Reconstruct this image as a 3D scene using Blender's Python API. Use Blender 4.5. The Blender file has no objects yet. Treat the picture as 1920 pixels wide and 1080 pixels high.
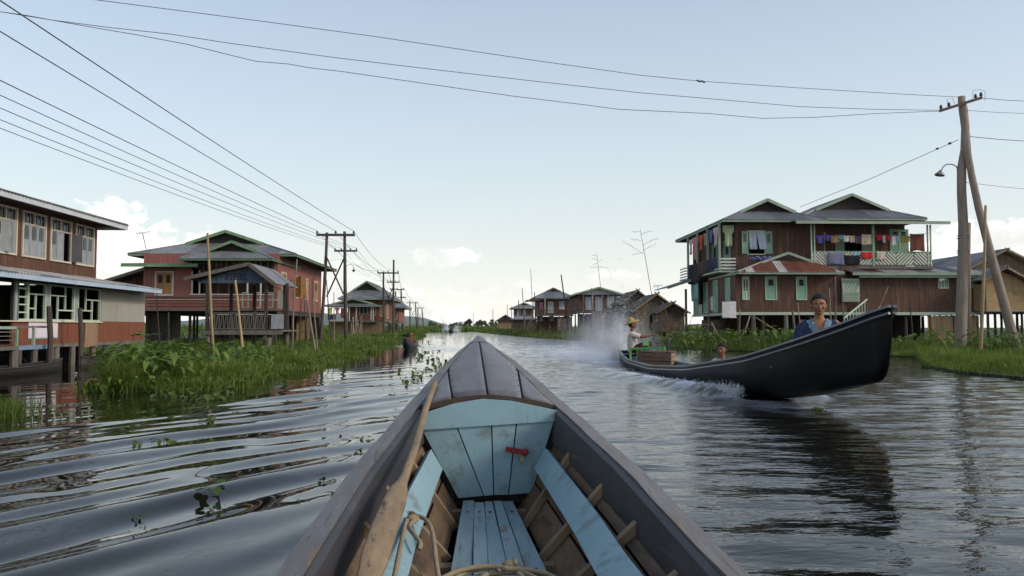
import bpy, math, random
import numpy as np
from mathutils import Vector, Matrix
R = math.radians
rnd = random.Random(7)
S = bpy.context.scene
COL = S.collection
# ------------------------------------------------------------------ camera
CAM_H = 1.0
FPX = 1493.0                      # focal length in pixels of the 1920 px wide photograph
YAW = math.atan(53.0 / FPX)
PITCH = math.atan(74.0 / FPX)
cam_data = bpy.data.cameras.new("camera")
cam_data.sensor_width = 36.0
cam_data.lens = FPX / 1920.0 * 36.0
cam_data.clip_start = 0.05
cam_data.clip_end = 30000.0
cam = bpy.data.objects.new("camera", cam_data)
COL.objects.link(cam)
cam.location = (0.0, 0.0, CAM_H)
cam.rotation_euler = (math.pi / 2 + PITCH, 0.0, -YAW)
S.camera = cam
# ------------------------------------------------------------------ world, sun, exposure
SUN_AZ = R(114.0)                # from +Y towards +X: a low veiled sun out on the right
SUN_EL = R(27.0)
world = bpy.data.worlds.new("World")
S.world = world
world.use_nodes = True
wt = world.node_tree
wt.nodes.clear()
def wn(kind, **kw):
 n = wt.nodes.new(kind)
 for k, v in kw.items():
  setattr(n, k, v)
 return n
def wmath(op, a, b=None, c=None, clamp=False):
 n = wn("ShaderNodeMath", operation=op, use_clamp=clamp)
 for i, v in enumerate((a, b, c)):
  if v is None:
   continue
  if isinstance(v, (int, float)):
   n.inputs[i].default_value = v
  else:
   wt.links.new(v, n.inputs[i])
 return n.outputs[0]
sky = wn("ShaderNodeTexSky", sky_type='NISHITA', sun_disc=False)
sky.sun_elevation = SUN_EL
sky.sun_rotation = SUN_AZ
sky.altitude = 0.0
sky.air_density = 0.9
sky.dust_density = 1.4
sky.ozone_density = 2.0
tc = wn("ShaderNodeTexCoord")
sep = wn("ShaderNodeSeparateXYZ")
wt.links.new(tc.outputs["Generated"], sep.inputs[0])
DX, DY, DZ = sep.outputs
az = wmath('ARCTAN2', DX, DY)
el = wmath('ARCSINE', DZ)
comb = wn("ShaderNodeCombineXYZ")
wt.links.new(az, comb.inputs[0])
wt.links.new(wmath('MULTIPLY', el, 1.6), comb.inputs[1])
def wnoise(scale, detail, rough=0.55, off=0.0):
 n = wn("ShaderNodeTexNoise", noise_dimensions='3D')
 n.inputs["Scale"].default_value = scale
 n.inputs["Detail"].default_value = detail
 n.inputs["Roughness"].default_value = rough
 if off:
  m = wn("ShaderNodeVectorMath", operation='ADD')
  m.inputs[1].default_value = (off, off * 0.7, off * 1.3)
  wt.links.new(comb.outputs[0], m.inputs[0])
  wt.links.new(m.outputs[0], n.inputs["Vector"])
 else:
  wt.links.new(comb.outputs[0], n.inputs["Vector"])
 return n.outputs["Fac"]
def sstep(x, lo, hi):
 n = wn("ShaderNodeMapRange", interpolation_type='SMOOTHSTEP')
 n.inputs["From Min"].default_value = lo
 n.inputs["From Max"].default_value = hi
 wt.links.new(x, n.inputs["Value"])
 return n.outputs["Result"]
fine = wnoise(26.0, 6.0, 0.6)
coarse = wnoise(5.0, 3.0, 0.5, 3.1)
# low cumulus bank all round the horizon
band_h = wmath('MULTIPLY_ADD', coarse, 0.16, -0.035)
band = wmath('SUBTRACT', wmath('ADD', band_h, wmath('MULTIPLY', wmath('SUBTRACT', fine, 0.5), 0.10)), el)
mask = wmath('MULTIPLY', sstep(band, -0.006, 0.02), 0.62)
# single cumulus heads: azimuth, elevation, half widths
for (a0, e0, ra, re, w) in ((R(-24.8), R(5.9), R(2.5), R(2.7), 1.0), (R(-22.6), R(4.6), R(4.6), R(2.6), 1.0), (R(-2.9), R(5.1), R(2.6), R(0.85), 0.5), (R(9.0), R(3.6), R(2.4), R(0.6), 0.4), (R(1.5), R(2.6), R(5.0), R(0.7), 0.45), (R(-9.0), R(2.2), R(4.0), R(0.8), 0.4),
                         (R(33.0), R(4.6), R(5.0), R(1.9), 0.9), (R(62.0), R(6.0), R(7.0), R(2.2), 0.8), (R(-58.0), R(7.0), R(8.0), R(2.6), 0.9), (R(-95.0), R(6.0), R(6.0), R(2.2), 0.8), (R(120.0), R(6.0), R(9.0), R(2.6), 0.8), (R(165.0), R(7.0), R(8.0), R(2.6), 0.8), (R(-140.0), R(6.0), R(8.0), R(2.4), 0.8)):
 du = wmath('DIVIDE', wmath('SUBTRACT', az, a0), ra)
 dv = wmath('DIVIDE', wmath('SUBTRACT', el, e0), re)
 dd = wmath('SQRT', wmath('ADD', wmath('MULTIPLY', du, du), wmath('MULTIPLY', dv, dv)))
 s = wmath('SUBTRACT', wmath('ADD', 1.0, wmath('MULTIPLY', wmath('SUBTRACT', fine, 0.5), 2.4)), dd)
 mask = wmath('MAXIMUM', mask, wmath('MULTIPLY', sstep(s, 0.0, 0.32), w))
shade = wnoise(14.0, 5.0, 0.6, 9.3)
ccol = wn("ShaderNodeMix", data_type='RGBA')
ccol.inputs["A"].default_value = (4.9, 4.85, 4.75, 1)
ccol.inputs["B"].default_value = (7.4, 7.2, 6.9, 1)
wt.links.new(sstep(shade, 0.35, 0.6), ccol.inputs["Factor"])
# pale moisture veil that thickens towards the horizon all round
veil = wmath('MULTIPLY_ADD', wmath('POWER', wmath('SUBTRACT', 1.0, wmath('ABSOLUTE', DZ), clamp=True), 2.5), 0.62, 0.20)
vmix = wn("ShaderNodeMix", data_type='RGBA')
wt.links.new(veil, vmix.inputs["Factor"])
wt.links.new(sky.outputs[0], vmix.inputs["A"])
vmix.inputs["B"].default_value = (3.75, 4.3, 4.75, 1)
# warm creamy haze towards the horizon, in two depths
last = vmix.outputs["Result"]
for pw, wgt, colr in ((3.6, .66, (4.85, 4.95, 4.2, 1)), (22.0, .9, (7.6, 7.1, 6.2, 1))):
 glow = wmath('MULTIPLY', wmath('POWER', wmath('SUBTRACT', 1.0, wmath('ABSOLUTE', DZ), clamp=True), pw), wgt)
 gmix = wn("ShaderNodeMix", data_type='RGBA')
 wt.links.new(glow, gmix.inputs["Factor"])
 wt.links.new(last, gmix.inputs["A"])
 gmix.inputs["B"].default_value = colr
 last = gmix.outputs["Result"]
cmix = wn("ShaderNodeMix", data_type='RGBA')
wt.links.new(mask, cmix.inputs["Factor"])
wt.links.new(gmix.outputs["Result"], cmix.inputs["A"])
wt.links.new(ccol.outputs["Result"], cmix.inputs["B"])
bg = wn("ShaderNodeBackground")
bg.inputs["Strength"].default_value = 0.1
wt.links.new(cmix.outputs["Result"], bg.inputs["Color"])
wout = wn("ShaderNodeOutputWorld")
wt.links.new(bg.outputs[0], wout.inputs[0])
sun_data = bpy.data.lights.new("sun", 'SUN')
sun_data.energy = 1.0
sun_data.angle = R(12.0)
sun_data.color = (1.0, 0.90, 0.76)
sun = bpy.data.objects.new("sun", sun_data)
COL.objects.link(sun)
sun.location = (40, -30, 40)
sun_dir = Vector((math.sin(SUN_AZ) * math.cos(SUN_EL), math.cos(SUN_AZ) * math.cos(SUN_EL), math.sin(SUN_EL)))
sun.rotation_euler = sun_dir.to_track_quat('Z', 'Y').to_euler()
S.view_settings.view_transform = 'Standard'
S.view_settings.look = 'None'
S.view_settings.gamma = 1.0
S.view_settings.use_curve_mapping = False
S.view_settings.exposure = 0.95
S.render.engine = 'CYCLES'
S.cycles.max_bounces = 6
S.cycles.diffuse_bounces = 3
S.cycles.glossy_bounces = 3
S.cycles.transmission_bounces = 4
S.cycles.volume_bounces = 1
S.cycles.caustics_reflective = False
S.cycles.caustics_refractive = False
S.cycles.use_denoising = True
# ------------------------------------------------------------------ measuring helpers (a sight line met with a plane)
_f = Vector((math.sin(YAW) * math.cos(PITCH), math.cos(YAW) * math.cos(PITCH), math.sin(PITCH)))
_r = Vector((math.cos(YAW), -math.sin(YAW), 0))
_u = _r.cross(_f)
CAMP = Vector((0, 0, CAM_H))
def ray(px, py):
 return _f + _r * ((px - 960) / FPX) + _u * ((540 - py) / FPX)
def at_y(px, py, Y):
 d = ray(px, py)
 return CAMP + d * (Y / d.y)
def at_x(px, py, X):
 d = ray(px, py)
 return CAMP + d * (X / d.x)
def at_z(px, py, z=0.0):
 d = ray(px, py)
 return CAMP + d * ((z - CAM_H) / d.z)
# ------------------------------------------------------------------ mesh helpers
ORG = {}
def V(*a):
 return Vector(a)
class MB:
 def __init__(self):
  self.v = []
  self.f = []
 def add(self, vs, fs):
  o = len(self.v)
  self.v.extend([tuple(p) for p in vs])
  self.f.extend([tuple(i + o for i in f) for f in fs])
  return self
 def hexa(self, p):          # 8 points: bottom ring 0-3, top ring 4-7
  return self.add(p, [(3, 2, 1, 0), (4, 5, 6, 7), (0, 1, 5, 4), (1, 2, 6, 5), (2, 3, 7, 6), (3, 0, 4, 7)])
 def box(self, lo, hi):
  x0, y0, z0 = [min(a, b) for a, b in zip(lo, hi)]
  x1, y1, z1 = [max(a, b) for a, b in zip(lo, hi)]
  return self.hexa([(x0, y0, z0), (x1, y0, z0), (x1, y1, z0), (x0, y1, z0), (x0, y0, z1), (x1, y0, z1), (x1, y1, z1), (x0, y1, z1)])
 def beam(self, a, b, w, h, up=(0, 0, 1)):
  a, b, up = Vector(a), Vector(b), Vector(up)
  d = (b - a).normalized()
  if abs(d.dot(up)) > 0.98:
   up = Vector((0, 1, 0)) if abs(d.y) < 0.9 else Vector((1, 0, 0))
  s = d.cross(up).normalized() * (w / 2)
  t = s.cross(d).normalized() * (h / 2)
  return self.hexa([a - s - t, a + s - t, b + s - t, b - s - t, a - s + t, a + s + t, b + s + t, b - s + t])
 def tube(self, pts, rad, n=8, caps=True):
  pts = [Vector(p) for p in pts]
  if not hasattr(rad, '__len__'):
   rad = [rad] * len(pts)
  rings = []
  prev = None
  for i, p in enumerate(pts):
   d = (pts[min(i + 1, len(pts) - 1)] - pts[max(i - 1, 0)]).normalized()
   if prev is None:
    up = Vector((0, 0, 1)) if abs(d.z) < 0.9 else Vector((0, 1, 0))
    s = d.cross(up).normalized()
   else:
    s = (prev - d * prev.dot(d)).normalized()
   prev = s
   t = d.cross(s)
   rings.append([p + (s * math.cos(2 * math.pi * k / n) + t * math.sin(2 * math.pi * k / n)) * rad[i] for k in range(n)])
  return self.loft(rings, caps=caps)
 def loft(self, rings, closed=True, caps=True):
  n = len(rings[0])
  vs = [p for r in rings for p in r]
  fs = []
  for i in range(len(rings) - 1):
   for k in range(n if closed else n - 1):
    k2 = (k + 1) % n
    fs.append((i * n + k, i * n + k2, (i + 1) * n + k2, (i + 1) * n + k))
  if caps and closed:
   fs.append(tuple(reversed(range(n))))
   fs.append(tuple((len(rings) - 1) * n + k for k in range(n)))
  return self.add(vs, fs)
 def ellipsoid(self, c, r, nu=12, nv=8, rot=None):
  c = Vector(c)
  vs, fs = [], []
  for j in range(nv + 1):
   th = math.pi * j / nv
   for i in range(nu):
    ph = 2 * math.pi * i / nu
    p = Vector((r[0] * math.sin(th) * math.cos(ph), r[1] * math.sin(th) * math.sin(ph), r[2] * math.cos(th)))
    if rot is not None:
     p = rot @ p
    vs.append(c + p)
  for j in range(nv):
   for i in range(nu):
    i2 = (i + 1) % nu
    fs.append((j * nu + i, (j + 1) * nu + i, (j + 1) * nu + i2, j * nu + i2))
  return self.add(vs, fs)
 def prism(self, poly, ext):      # polygon (list of points) pushed along ext
  n = len(poly)
  ext = Vector(ext)
  vs = [Vector(p) for p in poly] + [Vector(p) + ext for p in poly]
  fs = [tuple(reversed(range(n))), tuple(range(n, 2 * n))]
  for k in range(n):
   k2 = (k + 1) % n
   fs.append((k, k2, n + k2, n + k))
  return self.add(vs, fs)
 def build(self, name, mat, parent=None, smooth=False, origin=None):
  """links the collected shapes as ONE mesh object; coordinates given in the world are moved to the parent's frame"""
  o = Vector((0, 0, 0))
  if parent is not None:
   o = ORG.get(parent.name, Vector((0, 0, 0)))
  elif origin is not None:
   o = Vector(origin)
  me = bpy.data.meshes.new(name)
  me.from_pydata([(p[0] - o.x, p[1] - o.y, p[2] - o.z) for p in self.v], [], self.f)
  me.materials.append(MATS[mat] if isinstance(mat, str) else mat)
  if smooth:
   me.polygons.foreach_set("use_smooth", [True] * len(me.polygons))
  me.update()
  ob = bpy.data.objects.new(name, me)
  COL.objects.link(ob)
  ORG[ob.name] = o.copy()
  if parent is not None:
   ob.parent = parent
  else:
   ob.location = o
  return ob
def thing(name, label, cat, loc=(0, 0, 0), group=None):
 o = bpy.data.objects.new(name, None)
 o.empty_display_size = 0.2
 COL.objects.link(o)
 o.location = loc
 ORG[o.name] = Vector(loc)
 o["label"] = label
 o["category"] = cat
 if group:
  o["group"] = group
 return o
def tag(o, label=None, cat=None, group=None, kind=None):
 if label:
  o["label"] = label
 if cat:
  o["category"] = cat
 if group:
  o["group"] = group
 if kind:
  o["kind"] = kind
 return o
def structure(name, mb, mat, smooth=False):
 o = mb.build(name, mat, None, smooth)
 o["kind"] = "structure"
 return o
def dup(root, loc, rotz=0.0, label=None, scale=None):
 """a copy of a thing with copies of its parts and sub-parts"""
 r = root.copy()
 COL.objects.link(r)
 r.location = loc
 r.rotation_euler = (root.rotation_euler[0], root.rotation_euler[1], rotz)
 if scale:
  r.scale = (scale,) * 3
 if label:
  r["label"] = label
 for ch in root.children:
  c = ch.copy()
  COL.objects.link(c)
  c.parent = r
  for g in ch.children:
   d = g.copy()
   COL.objects.link(d)
   d.parent = c
 return r
# ------------------------------------------------------------------ materials
MATS = {}
def nodes_of(name):
 m = bpy.data.materials.new(name)
 m.use_nodes = True
 return m, m.node_tree, m.node_tree.nodes["Principled BSDF"]
def mat(name, c1, c2=None, scale=4.0, stretch=(1, 1, 1), rough=0.75, bump=0.0, bscale=None, metal=0.0, jitter=0.12, c3=None, t3=(0.58, 0.7), s3=1.2, spec=0.35, detail=5.0, subsurf=0.0, trans=0.0, streak=None):
 """two mottled tones, a third for wear, a per-object shift and fine relief"""
 m, nt, p = nodes_of(name)
 L = nt.links
 tcn = nt.nodes.new("ShaderNodeTexCoord")
 mp = nt.nodes.new("ShaderNodeMapping")
 mp.inputs["Scale"].default_value = stretch
 L.new(tcn.outputs["Object"], mp.inputs[0])
 oi = nt.nodes.new("ShaderNodeObjectInfo")
 addv = nt.nodes.new("ShaderNodeVectorMath")
 addv.operation = 'ADD'
 sc = nt.nodes.new("ShaderNodeVectorMath")
 sc.operation = 'SCALE'
 sc.inputs[0].default_value = (37.0, 23.0, 51.0)
 L.new(oi.outputs["Random"], sc.inputs["Scale"])
 L.new(mp.outputs[0], addv.inputs[0])
 L.new(sc.outputs[0], addv.inputs[1])
 nz = nt.nodes.new("ShaderNodeTexNoise")
 nz.inputs["Scale"].default_value = scale
 nz.inputs["Detail"].default_value = detail
 nz.inputs["Roughness"].default_value = 0.62
 L.new(addv.outputs[0], nz.inputs["Vector"])
 ramp = nt.nodes.new("ShaderNodeMapRange")
 ramp.inputs["From Min"].default_value = 0.3
 ramp.inputs["From Max"].default_value = 0.7
 L.new(nz.outputs["Fac"], ramp.inputs["Value"])
 mx = nt.nodes.new("ShaderNodeMix")
 mx.data_type = 'RGBA'
 c2 = c2 or tuple(x * 0.7 for x in c1)
 mx.inputs["A"].default_value = (*c1, 1)
 mx.inputs["B"].default_value = (*c2, 1)
 L.new(ramp.outputs[0], mx.inputs["Factor"])
 out = mx.outputs["Result"]
 if c3 is not None:
  n3 = nt.nodes.new("ShaderNodeTexNoise")
  n3.inputs["Scale"].default_value = s3
  n3.inputs["Detail"].default_value = 7.0
  n3.inputs["Roughness"].default_value = 0.68
  L.new(addv.outputs[0], n3.inputs["Vector"])
  r3 = nt.nodes.new("ShaderNodeMapRange")
  r3.inputs["From Min"].default_value = t3[0]
  r3.inputs["From Max"].default_value = t3[1]
  L.new(n3.outputs["Fac"], r3.inputs["Value"])
  m3 = nt.nodes.new("ShaderNodeMix")
  m3.data_type = 'RGBA'
  L.new(r3.outputs[0], m3.inputs["Factor"])
  L.new(out, m3.inputs["A"])
  m3.inputs["B"].default_value = (*c3, 1)
  out = m3.outputs["Result"]
 if streak:        # scratches, drips and scuffs: colour, stretch, scale, threshold, strength
  sc_, st_, ss_, th_, k_ = streak
  mp4 = nt.nodes.new("ShaderNodeMapping")
  mp4.inputs["Scale"].default_value = st_
  L.new(tcn.outputs["Object"], mp4.inputs[0])
  ad4 = nt.nodes.new("ShaderNodeVectorMath")
  ad4.operation = 'ADD'
  L.new(mp4.outputs[0], ad4.inputs[0])
  L.new(sc.outputs[0], ad4.inputs[1])
  n4 = nt.nodes.new("ShaderNodeTexNoise")
  n4.inputs["Scale"].default_value = ss_
  n4.inputs["Detail"].default_value = 8.0
  n4.inputs["Roughness"].default_value = 0.75
  L.new(ad4.outputs[0], n4.inputs["Vector"])
  r4 = nt.nodes.new("ShaderNodeMapRange")
  r4.inputs["From Min"].default_value = th_
  r4.inputs["From Max"].default_value = th_ + .10
  r4.inputs["To Max"].default_value = k_
  L.new(n4.outputs["Fac"], r4.inputs["Value"])
  m4 = nt.nodes.new("ShaderNodeMix")
  m4.data_type = 'RGBA'
  L.new(r4.outputs[0], m4.inputs["Factor"])
  L.new(out, m4.inputs["A"])
  m4.inputs["B"].default_value = (*sc_, 1)
  out = m4.outputs["Result"]
 if jitter:
  hs = nt.nodes.new("ShaderNodeHueSaturation")
  mr = nt.nodes.new("ShaderNodeMapRange")
  mr.inputs["To Min"].default_value = 1.0 - jitter
  mr.inputs["To Max"].default_value = 1.0 + jitter
  L.new(oi.outputs["Random"], mr.inputs["Value"])
  L.new(mr.outputs[0], hs.inputs["Value"])
  L.new(out, hs.inputs["Color"])
  out = hs.outputs["Color"]
 L.new(out, p.inputs["Base Color"])
 p.inputs["Roughness"].default_value = rough
 p.inputs["Metallic"].default_value = metal
 p.inputs["Specular IOR Level"].default_value = spec
 if subsurf:
  p.inputs["Subsurface Weight"].default_value = subsurf
  p.inputs["Subsurface Radius"].default_value = (0.02, 0.008, 0.005)
 if trans:
  tr = nt.nodes.new("ShaderNodeBsdfTranslucent")
  L.new(out, tr.inputs["Color"])
  ms = nt.nodes.new("ShaderNodeMixShader")
  ms.inputs[0].default_value = trans
  L.new(p.outputs[0], ms.inputs[1])
  L.new(tr.outputs[0], ms.inputs[2])
  L.new(ms.outputs[0], nt.nodes["Material Output"].inputs["Surface"])
 if bump:
  b2 = nt.nodes.new("ShaderNodeTexNoise")
  b2.inputs["Scale"].default_value = bscale or scale * 3
  b2.inputs["Detail"].default_value = 4.0
  L.new(addv.outputs[0], b2.inputs["Vector"])
  bp = nt.nodes.new("ShaderNodeBump")
  bp.inputs["Strength"].default_value = 0.6
  bp.inputs["Distance"].default_value = bump
  L.new(b2.outputs["Fac"], bp.inputs["Height"])
  L.new(bp.outputs[0], p.inputs["Normal"])
 MATS[name] = m
 return m
VERT = (6, 6, 0.7)     # grain that runs upright
mat("wood_brown", (0.145, 0.064, 0.035), (0.082, 0.038, 0.023), 2.0, VERT, 0.7, 0.004, c3=(0.21, 0.12, 0.08), t3=(0.54, 0.72), s3=0.9, streak=((.05, .028, .02), (5, 5, .35), 1.6, .55, .7))
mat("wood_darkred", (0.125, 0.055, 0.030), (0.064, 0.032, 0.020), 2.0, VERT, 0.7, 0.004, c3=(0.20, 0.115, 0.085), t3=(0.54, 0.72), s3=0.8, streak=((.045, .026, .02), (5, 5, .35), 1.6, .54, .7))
mat("paint_red", (0.32, 0.115, 0.092), (0.25, 0.09, 0.072), 2.0, VERT, 0.7, 0.003, c3=(0.20, 0.085, 0.07), t3=(0.54, 0.74), s3=0.8, streak=((.13, .06, .05), (5, 5, .3), 1.6, .54, .6))
mat("paint_orange_brown", (0.23, 0.075, 0.035), (0.16, 0.052, 0.028), 2.0, VERT, 0.7, 0.003, c3=(0.13, 0.05, 0.03), t3=(0.52, 0.74), streak=((.09, .045, .03), (4, 4, .3), 1.6, .54, .6))
mat("wood_grey", (0.19, 0.165, 0.14), (0.10, 0.085, 0.07), 3.0, (3, 3, 0.6), 0.85, 0.006)
mat("wood_grey_dark", (0.075, 0.06, 0.05), (0.04, 0.033, 0.028), 3.0, (3, 3, 0.6), 0.85, 0.006)
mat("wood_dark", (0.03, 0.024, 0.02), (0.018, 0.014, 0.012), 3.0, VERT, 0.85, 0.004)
mat("pole_wood", (0.34, 0.27, 0.215), (0.21, 0.165, 0.13), 2.5, (5, 5, 0.6), 0.85, 0.012, c3=(0.11, 0.085, 0.07), t3=(0.55, 0.7), s3=2.0)
mat("pole_wood_dark", (0.10, 0.075, 0.06), (0.055, 0.042, 0.036), 2.5, (5, 5, 0.6), 0.85, 0.01)
mat("bamboo", (0.40, 0.29, 0.15), (0.27, 0.19, 0.10), 2.0, (6, 6, 1.2), 0.6, 0.003, jitter=0.3)
mat("bamboo_old", (0.27, 0.215, 0.15), (0.16, 0.125, 0.09), 2.0, (6, 6, 1.2), 0.75, 0.003, jitter=0.3)
mat("bamboo_mat", (0.42, 0.28, 0.14), (0.27, 0.175, 0.09), 5.0, (1, 1, 1), 0.8, 0.006, c3=(0.19, 0.12, 0.07), t3=(0.55, 0.75), s3=1.2)
mat("bamboo_mat_dark", (0.17, 0.125, 0.085), (0.09, 0.066, 0.048), 5.0, (1, 1, 1), 0.85, 0.006)
mat("thatch", (0.15, 0.125, 0.10), (0.075, 0.062, 0.05), 6.0, (1, 1, 1), 0.95, 0.03, jitter=0.2)
mat("iron_grey", (0.23, 0.235, 0.24), (0.15, 0.15, 0.155), 2.5, (1, 1, 1), 0.5, 0.0, metal=0.15, c3=(0.15, 0.095, 0.07), t3=(0.56, 0.72), s3=1.3, jitter=0.28, streak=((.12, .065, .045), (1, 1, 1), 3.5, .60, .7))
mat("iron_rust", (0.20, 0.062, 0.032), (0.12, 0.045, 0.03), 2.5, (1, 1, 1), 0.8, 0.003, c3=(0.30, 0.22, 0.18), t3=(0.62, 0.8), s3=1.0, jitter=0.2)
mat("iron_pale", (0.48, 0.46, 0.44), (0.34, 0.30, 0.28), 2.5, (1, 1, 1), 0.6, 0.0, c3=(0.22, 0.13, 0.10), t3=(0.6, 0.8), s3=1.2)
mat("soffit", (0.05, 0.042, 0.038), (0.03, 0.025, 0.022), 3.0, (1, 1, 1), 0.85)
mat("trim_green", (0.29, 0.37, 0.275), (0.20, 0.27, 0.195), 3.0, (1, 1, 1), 0.65, c3=(0.36, 0.37, 0.31), t3=(0.5, 0.66), s3=2.6, streak=((.13, .12, .09), (2, 2, 2), 3.0, .56, .7))
mat("trim_green_deep", (0.17, 0.28, 0.14), (0.125, 0.215, 0.11), 3.0, (1, 1, 1), 0.65, c3=(0.30, 0.34, 0.24), t3=(0.52, 0.7), s3=2.6, streak=((.11, .11, .08), (2, 2, 2), 3.0, .57, .7))
mat("mint", (0.24, 0.40, 0.29), (0.18, 0.32, 0.225), 3.0, (1, 1, 1), 0.6, c3=(0.34, 0.43, 0.34), t3=(0.54, 0.72), s3=2.0, streak=((.12, .16, .12), (5, 5, .6), 2.5, .57, .6))
mat("mint_pale", (0.50, 0.58, 0.46), (0.40, 0.49, 0.37), 3.0, (1, 1, 1), 0.65)
mat("white_paint", (0.62, 0.60, 0.54), (0.48, 0.45, 0.40), 3.0, (1, 1, 1), 0.6, c3=(0.36, 0.32, 0.27), t3=(0.6, 0.75), s3=2.5)
mat("fascia_white", (0.62, 0.64, 0.66), (0.50, 0.51, 0.53), 3.0, (1, 1, 1), 0.6)
mat("fascia_blue", (0.40, 0.48, 0.58), (0.31, 0.38, 0.47), 3.0, (1, 1, 1), 0.6, c3=(0.45, 0.43, 0.38), t3=(0.58, 0.7), s3=2.0)
mat("shutter_grey", (0.34, 0.36, 0.37), (0.24, 0.26, 0.27), 5.0, (2, 2, 0.7), 0.7, 0.003, c3=(0.16, 0.12, 0.10), t3=(0.58, 0.75), s3=3.0)
mat("shutter_dark", (0.085, 0.085, 0.09), (0.055, 0.055, 0.06), 5.0, (2, 2, 0.7), 0.7, 0.003)
mat("shutter_ochre", (0.42, 0.22, 0.075), (0.33, 0.16, 0.05), 4.0, VERT, 0.6)
mat("window_cream", (0.62, 0.55, 0.44), (0.50, 0.43, 0.33), 4.0, (1, 1, 1), 0.65)
mat("sheet_beige", (0.35, 0.325, 0.285), (0.30, 0.275, 0.24), 1.2, (1, 1, 1), 0.75, jitter=0.03)
mat("blue_boards", (0.085, 0.125, 0.175), (0.055, 0.08, 0.115), 3.0, VERT, 0.7, 0.003)
mat("letter_blue", (0.020, 0.026, 0.06), None, 3.0)
mat("blue_rail", (0.20, 0.29, 0.40), (0.14, 0.21, 0.29), 4.0, (1, 1, 1), 0.7)
mat("curtain", (0.42, 0.46, 0.54), (0.34, 0.38, 0.46), 2.0, (3, 3, 0.4), 0.85)
mat("insulator", (0.03, 0.03, 0.035), None, 4.0, rough=0.3)
mat("wire", (0.05, 0.05, 0.055), None, 4.0, rough=0.6, jitter=0)
mat("lamp_metal", (0.35, 0.35, 0.36), (0.22, 0.22, 0.22), 6.0, rough=0.45, metal=0.6)
mat("mud", (0.055, 0.05, 0.03), (0.03, 0.03, 0.018), 1.0, (1, 1, 1), 0.95, 0.03, c3=(0.045, 0.07, 0.02), t3=(0.4, 0.6), s3=0.4)
mat("marsh", (0.085, 0.12, 0.036), (0.055, 0.085, 0.026), 0.25, (1, 1, 1), 0.95, 0.05, c3=(0.13, 0.12, 0.05), t3=(0.55, 0.75), s3=0.05)
mat("hill", (0.11, 0.125, 0.10), (0.09, 0.105, 0.085), 0.004, (1, 1, 1), 0.95)
mat("skin", (0.36, 0.17, 0.085), (0.29, 0.13, 0.065), 9.0, rough=0.55, subsurf=0.08, jitter=0.0)
mat("skin_man", (0.27, 0.115, 0.06), (0.21, 0.09, 0.048), 9.0, rough=0.55, subsurf=0.08, jitter=0.0)
mat("face_powder", (0.47, 0.33, 0.17), (0.40, 0.25, 0.13), 30.0, rough=0.8, jitter=0.0)
mat("hair", (0.014, 0.012, 0.011), (0.035, 0.032, 0.03), 20.0, (3, .4, 1), rough=0.75, spec=.12, bump=.004, bscale=70.0, jitter=0.0)
mat("lips", (0.22, 0.075, 0.055), None, 20.0, rough=0.5, jitter=0)
mat("eye_white", (0.55, 0.52, 0.48), None, 20.0, rough=0.3, jitter=0)
mat("blouse_navy", (0.030, 0.045, 0.095), (0.022, 0.034, 0.075), 8.0, rough=0.9, bump=0.006, bscale=9.0, jitter=0)
mat("blouse_pale", (0.16, 0.25, 0.32), (0.09, 0.15, 0.21), 30.0, rough=0.8, c3=(0.34, 0.42, 0.47), t3=(0.55, 0.65), s3=28.0, jitter=0)
mat("bead", (0.75, 0.78, 0.80), None, 10.0, rough=0.25)
mat("shirt_cream", (0.66, 0.58, 0.51), (0.56, 0.48, 0.42), 6.0, rough=0.9, bump=0.01, bscale=7.0, jitter=0)
mat("longyi_maroon", (0.10, 0.020, 0.026), (0.07, 0.014, 0.02), 7.0, rough=0.9, bump=0.01, bscale=8.0, jitter=0)
mat("straw", (0.52, 0.35, 0.12), (0.40, 0.25, 0.08), 20.0, rough=0.8, bump=0.002, bscale=60.0, jitter=0)
mat("green_metal", (0.17, 0.46, 0.11), (0.12, 0.36, 0.08), 6.0, rough=0.5)
mat("crate_wood", (0.20, 0.115, 0.07), (0.12, 0.065, 0.04), 3.0, (0.6, 4, 4), 0.8, 0.004)
mat("crate_post", (0.30, 0.20, 0.12), (0.22, 0.14, 0.085), 3.0, VERT, 0.8, 0.004)
mat("hull_black", (0.0042, 0.0044, 0.005), (0.003, 0.0032, 0.0036), 3.0, (1, 1, 1), 0.42, 0.003, bscale=3.0, spec=0.3, jitter=0, streak=((.022, .022, .024), (.35, .35, 6), 2.2, .62, .6))
mat("hull_rail", (0.055, 0.058, 0.068), (0.035, 0.037, 0.045), 3.0, (1, 1, 1), 0.38, spec=0.5, jitter=0)
mat("boat_inside", (0.22, 0.27, 0.36), (0.15, 0.19, 0.26), 3.0, (1, 1, 1), 0.7)
mat("canoe_dark", (0.026, 0.020, 0.016), (0.015, 0.012, 0.010), 3.0, (1, 1, 1), 0.6)
mat("foam", (0.80, 0.82, 0.84), None, 4.0, rough=0.8, jitter=0)
mat("poster", (0.74, 0.68, 0.71), (0.60, 0.52, 0.60), 5.0, rough=0.6, c3=(0.42, 0.30, 0.44), t3=(0.6, 0.66), s3=4.0)
mat("poster_bust", (0.62, 0.60, 0.58), (0.40, 0.42, 0.40), 3.0, rough=0.6, c3=(0.34, 0.22, 0.18), t3=(0.6, 0.66), s3=3.0)
mat("yellow_plastic", (0.55, 0.33, 0.03), None, 4.0)
mat("fence_reed", (0.30, 0.21, 0.11), (0.18, 0.125, 0.07), 3.0, VERT, 0.85, 0.004)
mat("trunk", (0.13, 0.10, 0.075), (0.08, 0.06, 0.045), 4.0, VERT, 0.9, 0.01)
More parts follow.
